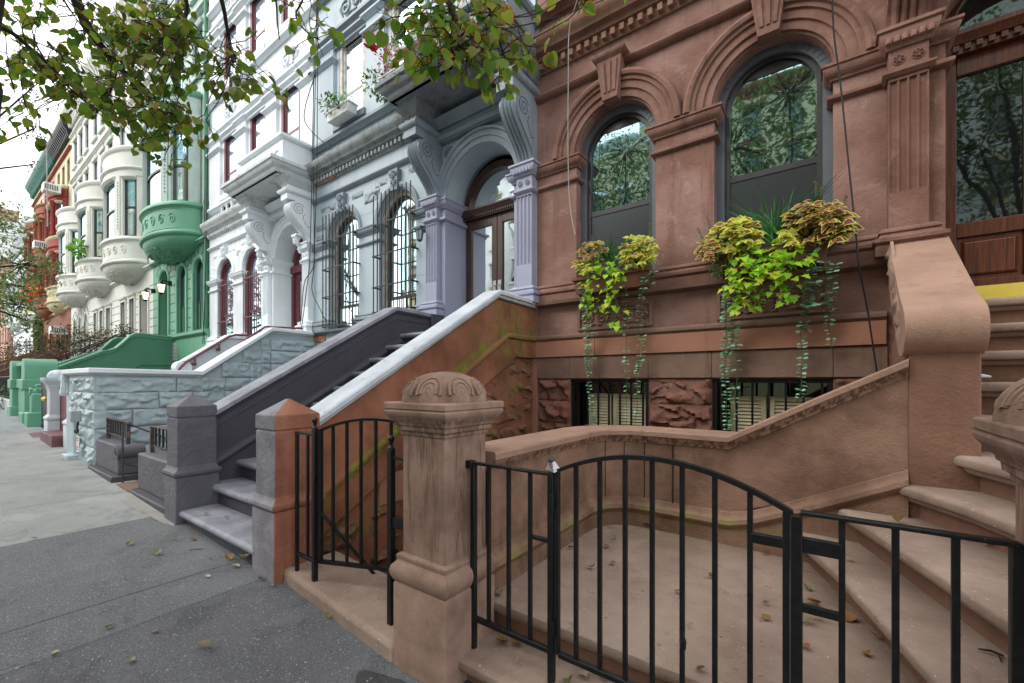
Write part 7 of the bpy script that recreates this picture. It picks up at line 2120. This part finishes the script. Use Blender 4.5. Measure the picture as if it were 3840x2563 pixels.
fallen('brown curled leaf behind the fence foot on the first stoop step', lZ(*B_(1285,1190), .145), .085, .1, .5)
fallen('olive curled leaf beside it on the first stoop step', lZ(*B_(1410,1185), .145), .08, .35, .5)
fallen('white dried leaf at the bottom edge on the first stoop step', lZ(2186, 2528, .145), .075, 1.0, .3)
fallen('orange leaf at the bottom edge on the first stoop step', lZ(2262, 2536, .145), .065, .55, .3)
fallen('green leaf at the bottom edge on the first stoop step', lZ(2130, 2553, .145), .07, .78, .3)
fallen('small leaf on top of the curved coping', lZ(2195, 1604, 1.146), .05, .15, .3)
fallen('brown leaf on the second winding step', lZ(*z7(1080,825), .727), .07, .1, .5)
fallen('reddish leaf near the right end of the second winding step', lZ(*z7(1480,925), .727), .11, .5, .3)
fallen('pale leaf on the first winding step behind the lock plate', lZ(*z7(853,996), .522), .05, 1.0, .2)
mb = MB(); a = lZ(*z7(1450,1418), .522); b = lZ(*z7(1570,1452), .522); mb.tube([a+Vector((0,0,.008)), a.lerp(b,.5)+Vector((0,0,.014)), b+Vector((0,0,.008))], [.003,.005,.004], 5); mb.tube([a.lerp(b,.8)+Vector((0,0,.01)), lZ(*z7(1555,1470), .524)+Vector((0,0,.006))], .003, 4)
tag(mb.build('twig', M['bark']), 'dark broken twig on the first winding step', 'twig')
mb = MB(); pp = onY(3675,1421,4.02); mb.tube([pp+Vector((-.04,0,.012)), pp+Vector((0,.01,.02)), pp+Vector((.05,.0,.012))], [.004,.014,.006], 6); tag(mb.build('paper_scrap', M['white_trim']), 'white paper scrap on the upper stoop step beside the newel', 'litter')
z8 = lambda x, y: (.7418*x, 1400+.7418*y)
PAVE = 'small dry leaves scattered on the pavement'
for (x, y, sz, tn) in ((650,875,.07,.15),(790,925,.08,.7),(990,845,.07,.5),(875,845,.03,.55),(1070,943,.03,.1),(535,1293,.06,.1),(785,1308,.05,.2),(655,1462,.05,.7),(262,1432,.045,.9),(185,838,.05,.2),(510,527,.05,.7),(320,440,.06,.95),(745,660,.04,.1),(805,672,.04,.3),(1660,1245,.07,.7),(1820,1317,.03,.5)):
    fallen('small dry leaf lying on the grey pavement', lG(*z8(x, y)), sz, tn, random.uniform(.15,.4), None, PAVE)
fallen('large pale tan leaf alone on the dark pavement', lG(*z8(1035,1388)), .115, 1.0, .25)
fallen('pale leaf on the pavement below the grey steps', lG(*z8(1052,1038)), .055, 1.0, .2)
fallen('orange and green leaf at the foot of the grey steps', lG(*z8(1168,948)), .09, .6, .35)
fallen('pale crumpled leaf standing against the two-tone pillar', lG(*z8(1228,958)) + Vector((0,0,.03)), .12, 1.0, .5)
fallen('small pale leaf beside the crumpled one by the two-tone pillar', lG(*z8(1205,985)), .07, 1.0, .3)
fallen('small pale leaf on the pavement corner by the brown slab', lG(*z8(1380,1076)), .045, 1.0, .3)
fallen('dark green leaf in the corner below the two-tone pillar', lG(*z8(1318,1048)), .06, .75, .4)
fallen('tan leaf on the lowest grey step', lZ(*z8(1048,714), .25), .075, 1.0, .2)
fallen('small orange leaf on the lowest grey step', lZ(*z8(1155,733), .25), .055, .6, .2)
fallen('orange leaf on the second grey step', lZ(*z8(1218,538), .455), .05, .6, .3)
mb = MB(); a = lG(*z8(958,898)); b = lG(*z8(1025,893)); mb.tube([a+Vector((0,0,.006)), a.lerp(b,.5)+Vector((0,0,.01)), b+Vector((0,0,.006))], .003, 5); tag(mb.build('twig', M['bark']), 'thin brown twig on the pavement before the grey steps', 'twig')
# tiny grit and petals on landing and pavement: nobody could count it
random.seed(5); mb = MB()
for k in range(260):
    if k < 150: p = Vector((random.uniform(-1.45,.0), random.uniform(2.0,3.5), .3215))
    elif k < 190: p = Vector((random.uniform(-1.4,.4), random.uniform(1.66,1.9), .1435))
    else:
        x = random.uniform(-6.5,-1.8); p = Vector((x, random.uniform(.6,1.5), gz(x)+.003))
    q = random.uniform(.003,.008); mb.add([p+Vector((-q,-q*.6,0)), p+Vector((q,-q*.4,.002)), p+Vector((q*.5,q,.004)), p+Vector((-q*.7,q*.6,.001))], [(0,1,2,3)])
o = mb.build('grit', M['tan_cope']); o['kind'] = 'stuff'; o['label'] = 'pale grit and petals scattered on the stone'
# ------------------------------------------------------------------ other side of the street (seen mirrored in the panes)
def opp_house(label, x0, W, roof, m, tr):
    y = -18.5
    t = thing('row_house', label, 'house', (x0+W/2, y, gz(x0)), 'houses across the street')
    hs = [(x0+W*(k+.5)/3, z) for k in range(3) for z in (2.8, 6.6, 10.2, 13.4, 16.2) if z + 2 < roof - .8]
    mb = MB(); mb.holed(rect(x0, x0+W, -2, roof), [rect(u-.5, u+.5, z, z+2.0) for u, z in hs], y, y-.4); mb.box(x0, x0+W, y-9, y-.5, -2, roof-.02); mb.build('wall', m, t)
    for u, z in hs:
        f = MB(); f.box(u-.5, u+.5, y-.22, y-.16, z+.95, z+1.03); f.box(u-.5, u-.43, y-.22, y-.16, z, z+2); f.box(u+.43, u+.5, y-.22, y-.16, z, z+2); w_ = f.build('window', M['frame_white'], t)
        p = MB(); p.add([(u-.5,y-.2,z),(u+.5,y-.2,z),(u+.5,y-.2,z+2),(u-.5,y-.2,z+2)], [(0,1,2,3)]); p.build('pane', M['glass_dark'], w_)
        s_ = MB(); s_.box(u-.65, u+.65, y-.02, y+.1, z-.16, z); s_.box(u-.65, u+.65, y-.02, y+.14, z+2.02, z+2.2); s_.build('sill', tr, t)
    c_ = MB(); c_.sweep([(x0+W,y,roof-.7),(x0,y,roof-.7)], [(o*1.6, z*1.6) for o, z in P_CORN]); c_.sweep([(x0+W,y,5.6),(x0,y,5.6)], P_LEDGE); c_.build('cornice', tr, t)
cols = [(M['straw'],M['white_trim']),(M['farwhite'],M['white_trim']),(M['farwhite'],M['straw']),(M['straw'],M['dkbrown']),(M['straw'],M['farwhite'])]
nm = ['straw coloured house opposite the brown house','white house across the street, right of the straw one','white house across the street with straw yellow trim','straw house across the street with brown trim','straw house across the street with white trim']
for i in range(9):
    m, tr = cols[i % 5]; opp_house('%s, plot %s' % (nm[i % 5], ('farthest right','far right','right','near right','central','near left','left','far left','farthest left')[i]), 14 - 6.1*i, 6.1, 19.0 + (i*37 % 5)*.4, m, tr)
for i, (x, y, s, lb) in enumerate(((-.6,-2.4,11,'kerb tree behind the viewer facing the brown house'),(3.8,-2.9,12,'unseen kerb tree to the right, crown thickened to shade the oak door side'),(-5.6,-2.7,18,'kerb tree behind the viewer facing the grey house'),(-2.0,-12.9,13,'tree across the street opposite the brown house'),(4.5,-13.0,14,'tree across the street opposite the oak door'),(-9.5,-13.1,15,'tree across the street opposite the grey house'))):
    k = 1.0 if y > -5 else 1.35
    yc = y - (.6 if y > -5 else 0)
    if y > -5: bl = [(x-.6,yc-.3,7.4,1.4,1.1,1.0,3),(x+1.0,yc-.5,8.3,1.4,1.1,1.1,4),(x-1.6,yc-.5,8.8,1.4,1.1,1.1,4),(x-.2,yc-.6,9.9,1.7,1.2,1.0,4),(x+.4,yc-.4,6.6,1.2,.9,.6,2)]  # right-hand crown is out of view, thickened to shade the house's right end
    else: bl = [(x,yc-.3,6.0,1.9*k,1.2*k,1.3,3),(x+1.4*k,yc-.5,7.6,1.5*k,1.1*k,1.2,2),(x-1.5*k,yc-.5,7.4,1.5*k,1.1*k,1.2,2),(x,yc-.6,9.2,1.6*k,1.2*k,1.2,2)]
    crown_tree('street_tree', lb, x, y, 5.0, bl, M['linden_far'], 4200 if y > -5 else 2400, .15*k, .15, 12, .5, 'trees across and behind', DIAM, s)
# ------------------------------------------------------------------ camera, sky, sun
cam = bpy.data.cameras.new('camera'); co = bpy.data.objects.new('camera', cam); C.objects.link(co)
cam.sensor_width = 36; cam.lens = 36*1600/3840.0
cam.shift_y = (1281.5-1431)/3840.0 * -1.0 * -1.0 if False else (1431-1281.5)/3840.0
cam.clip_start = .02; cam.clip_end = 2000
co.location = (0, 0, EYE); co.rotation_euler = (R(90), 0, YAW)
bpy.context.scene.camera = co
w = bpy.data.worlds.new("World"); bpy.context.scene.world = w; w.use_nodes = True
nt = w.node_tree; nt.nodes.clear()
sky = nt.nodes.new('ShaderNodeTexSky'); sky.sky_type = 'NISHITA'; sky.sun_disc = False
SUN_EL, SUN_AZ = 40, 218
sky.sun_elevation = R(SUN_EL); sky.sun_rotation = R(SUN_AZ); sky.air_density = 1; sky.dust_density = 3
tc = nt.nodes.new('ShaderNodeTexCoord'); mp = nt.nodes.new('ShaderNodeMapping'); mp.inputs['Scale'].default_value = (1, 1, 3.2)
nt.links.new(tc.outputs['Generated'], mp.inputs[0])
nz = nt.nodes.new('ShaderNodeTexNoise'); nz.inputs['Scale'].default_value = 1.7; nz.inputs['Detail'].default_value = 6; nz.inputs['Roughness'].default_value = .55
nt.links.new(mp.outputs[0], nz.inputs['Vector'])
rp = nt.nodes.new('ShaderNodeValToRGB'); e = rp.color_ramp.elements
e[0].position = .32; e[0].color = (5.6, 5.8, 6.2, 1); e[1].position = .68; e[1].color = (8.2, 8.0, 7.7, 1)
nt.links.new(nz.outputs['Fac'], rp.inputs[0])
mx = nt.nodes.new('ShaderNodeMix'); mx.data_type = 'RGBA'; mx.inputs[0].default_value = .88
nt.links.new(sky.outputs[0], mx.inputs[6]); nt.links.new(rp.outputs[0], mx.inputs[7])
bg = nt.nodes.new('ShaderNodeBackground'); bg.inputs[1].default_value = .15
nt.links.new(mx.outputs[2], bg.inputs[0])
ow = nt.nodes.new('ShaderNodeOutputWorld'); nt.links.new(bg.outputs[0], ow.inputs[0])
sd = bpy.data.lights.new('sun', 'SUN'); so = bpy.data.objects.new('sun', sd); C.objects.link(so)
sd.energy = .9; sd.angle = R(30); sd.color = (1, .96, .9)
az = R(SUN_AZ)   # azimuth clockwise from +Y
dv = Vector((math.sin(az)*math.cos(R(SUN_EL)), math.cos(az)*math.cos(R(SUN_EL)), math.sin(R(SUN_EL))))
so.rotation_euler = dv.to_track_quat('Z', 'Y').to_euler(); so.location = (0, -5, 30)
vs_ = bpy.context.scene.view_settings
vs_.view_transform = 'Standard'; vs_.look = 'None'; vs_.exposure = 1.28; vs_.gamma = 1
bpy.context.scene.render.film_transparent = False
cy = bpy.context.scene.cycles
cy.max_bounces = 6; cy.diffuse_bounces = 3; cy.glossy_bounces = 3; cy.transmission_bounces = 4; cy.transparent_max_bounces = 6
cy.use_denoising = True; cy.sample_clamp_indirect = 6
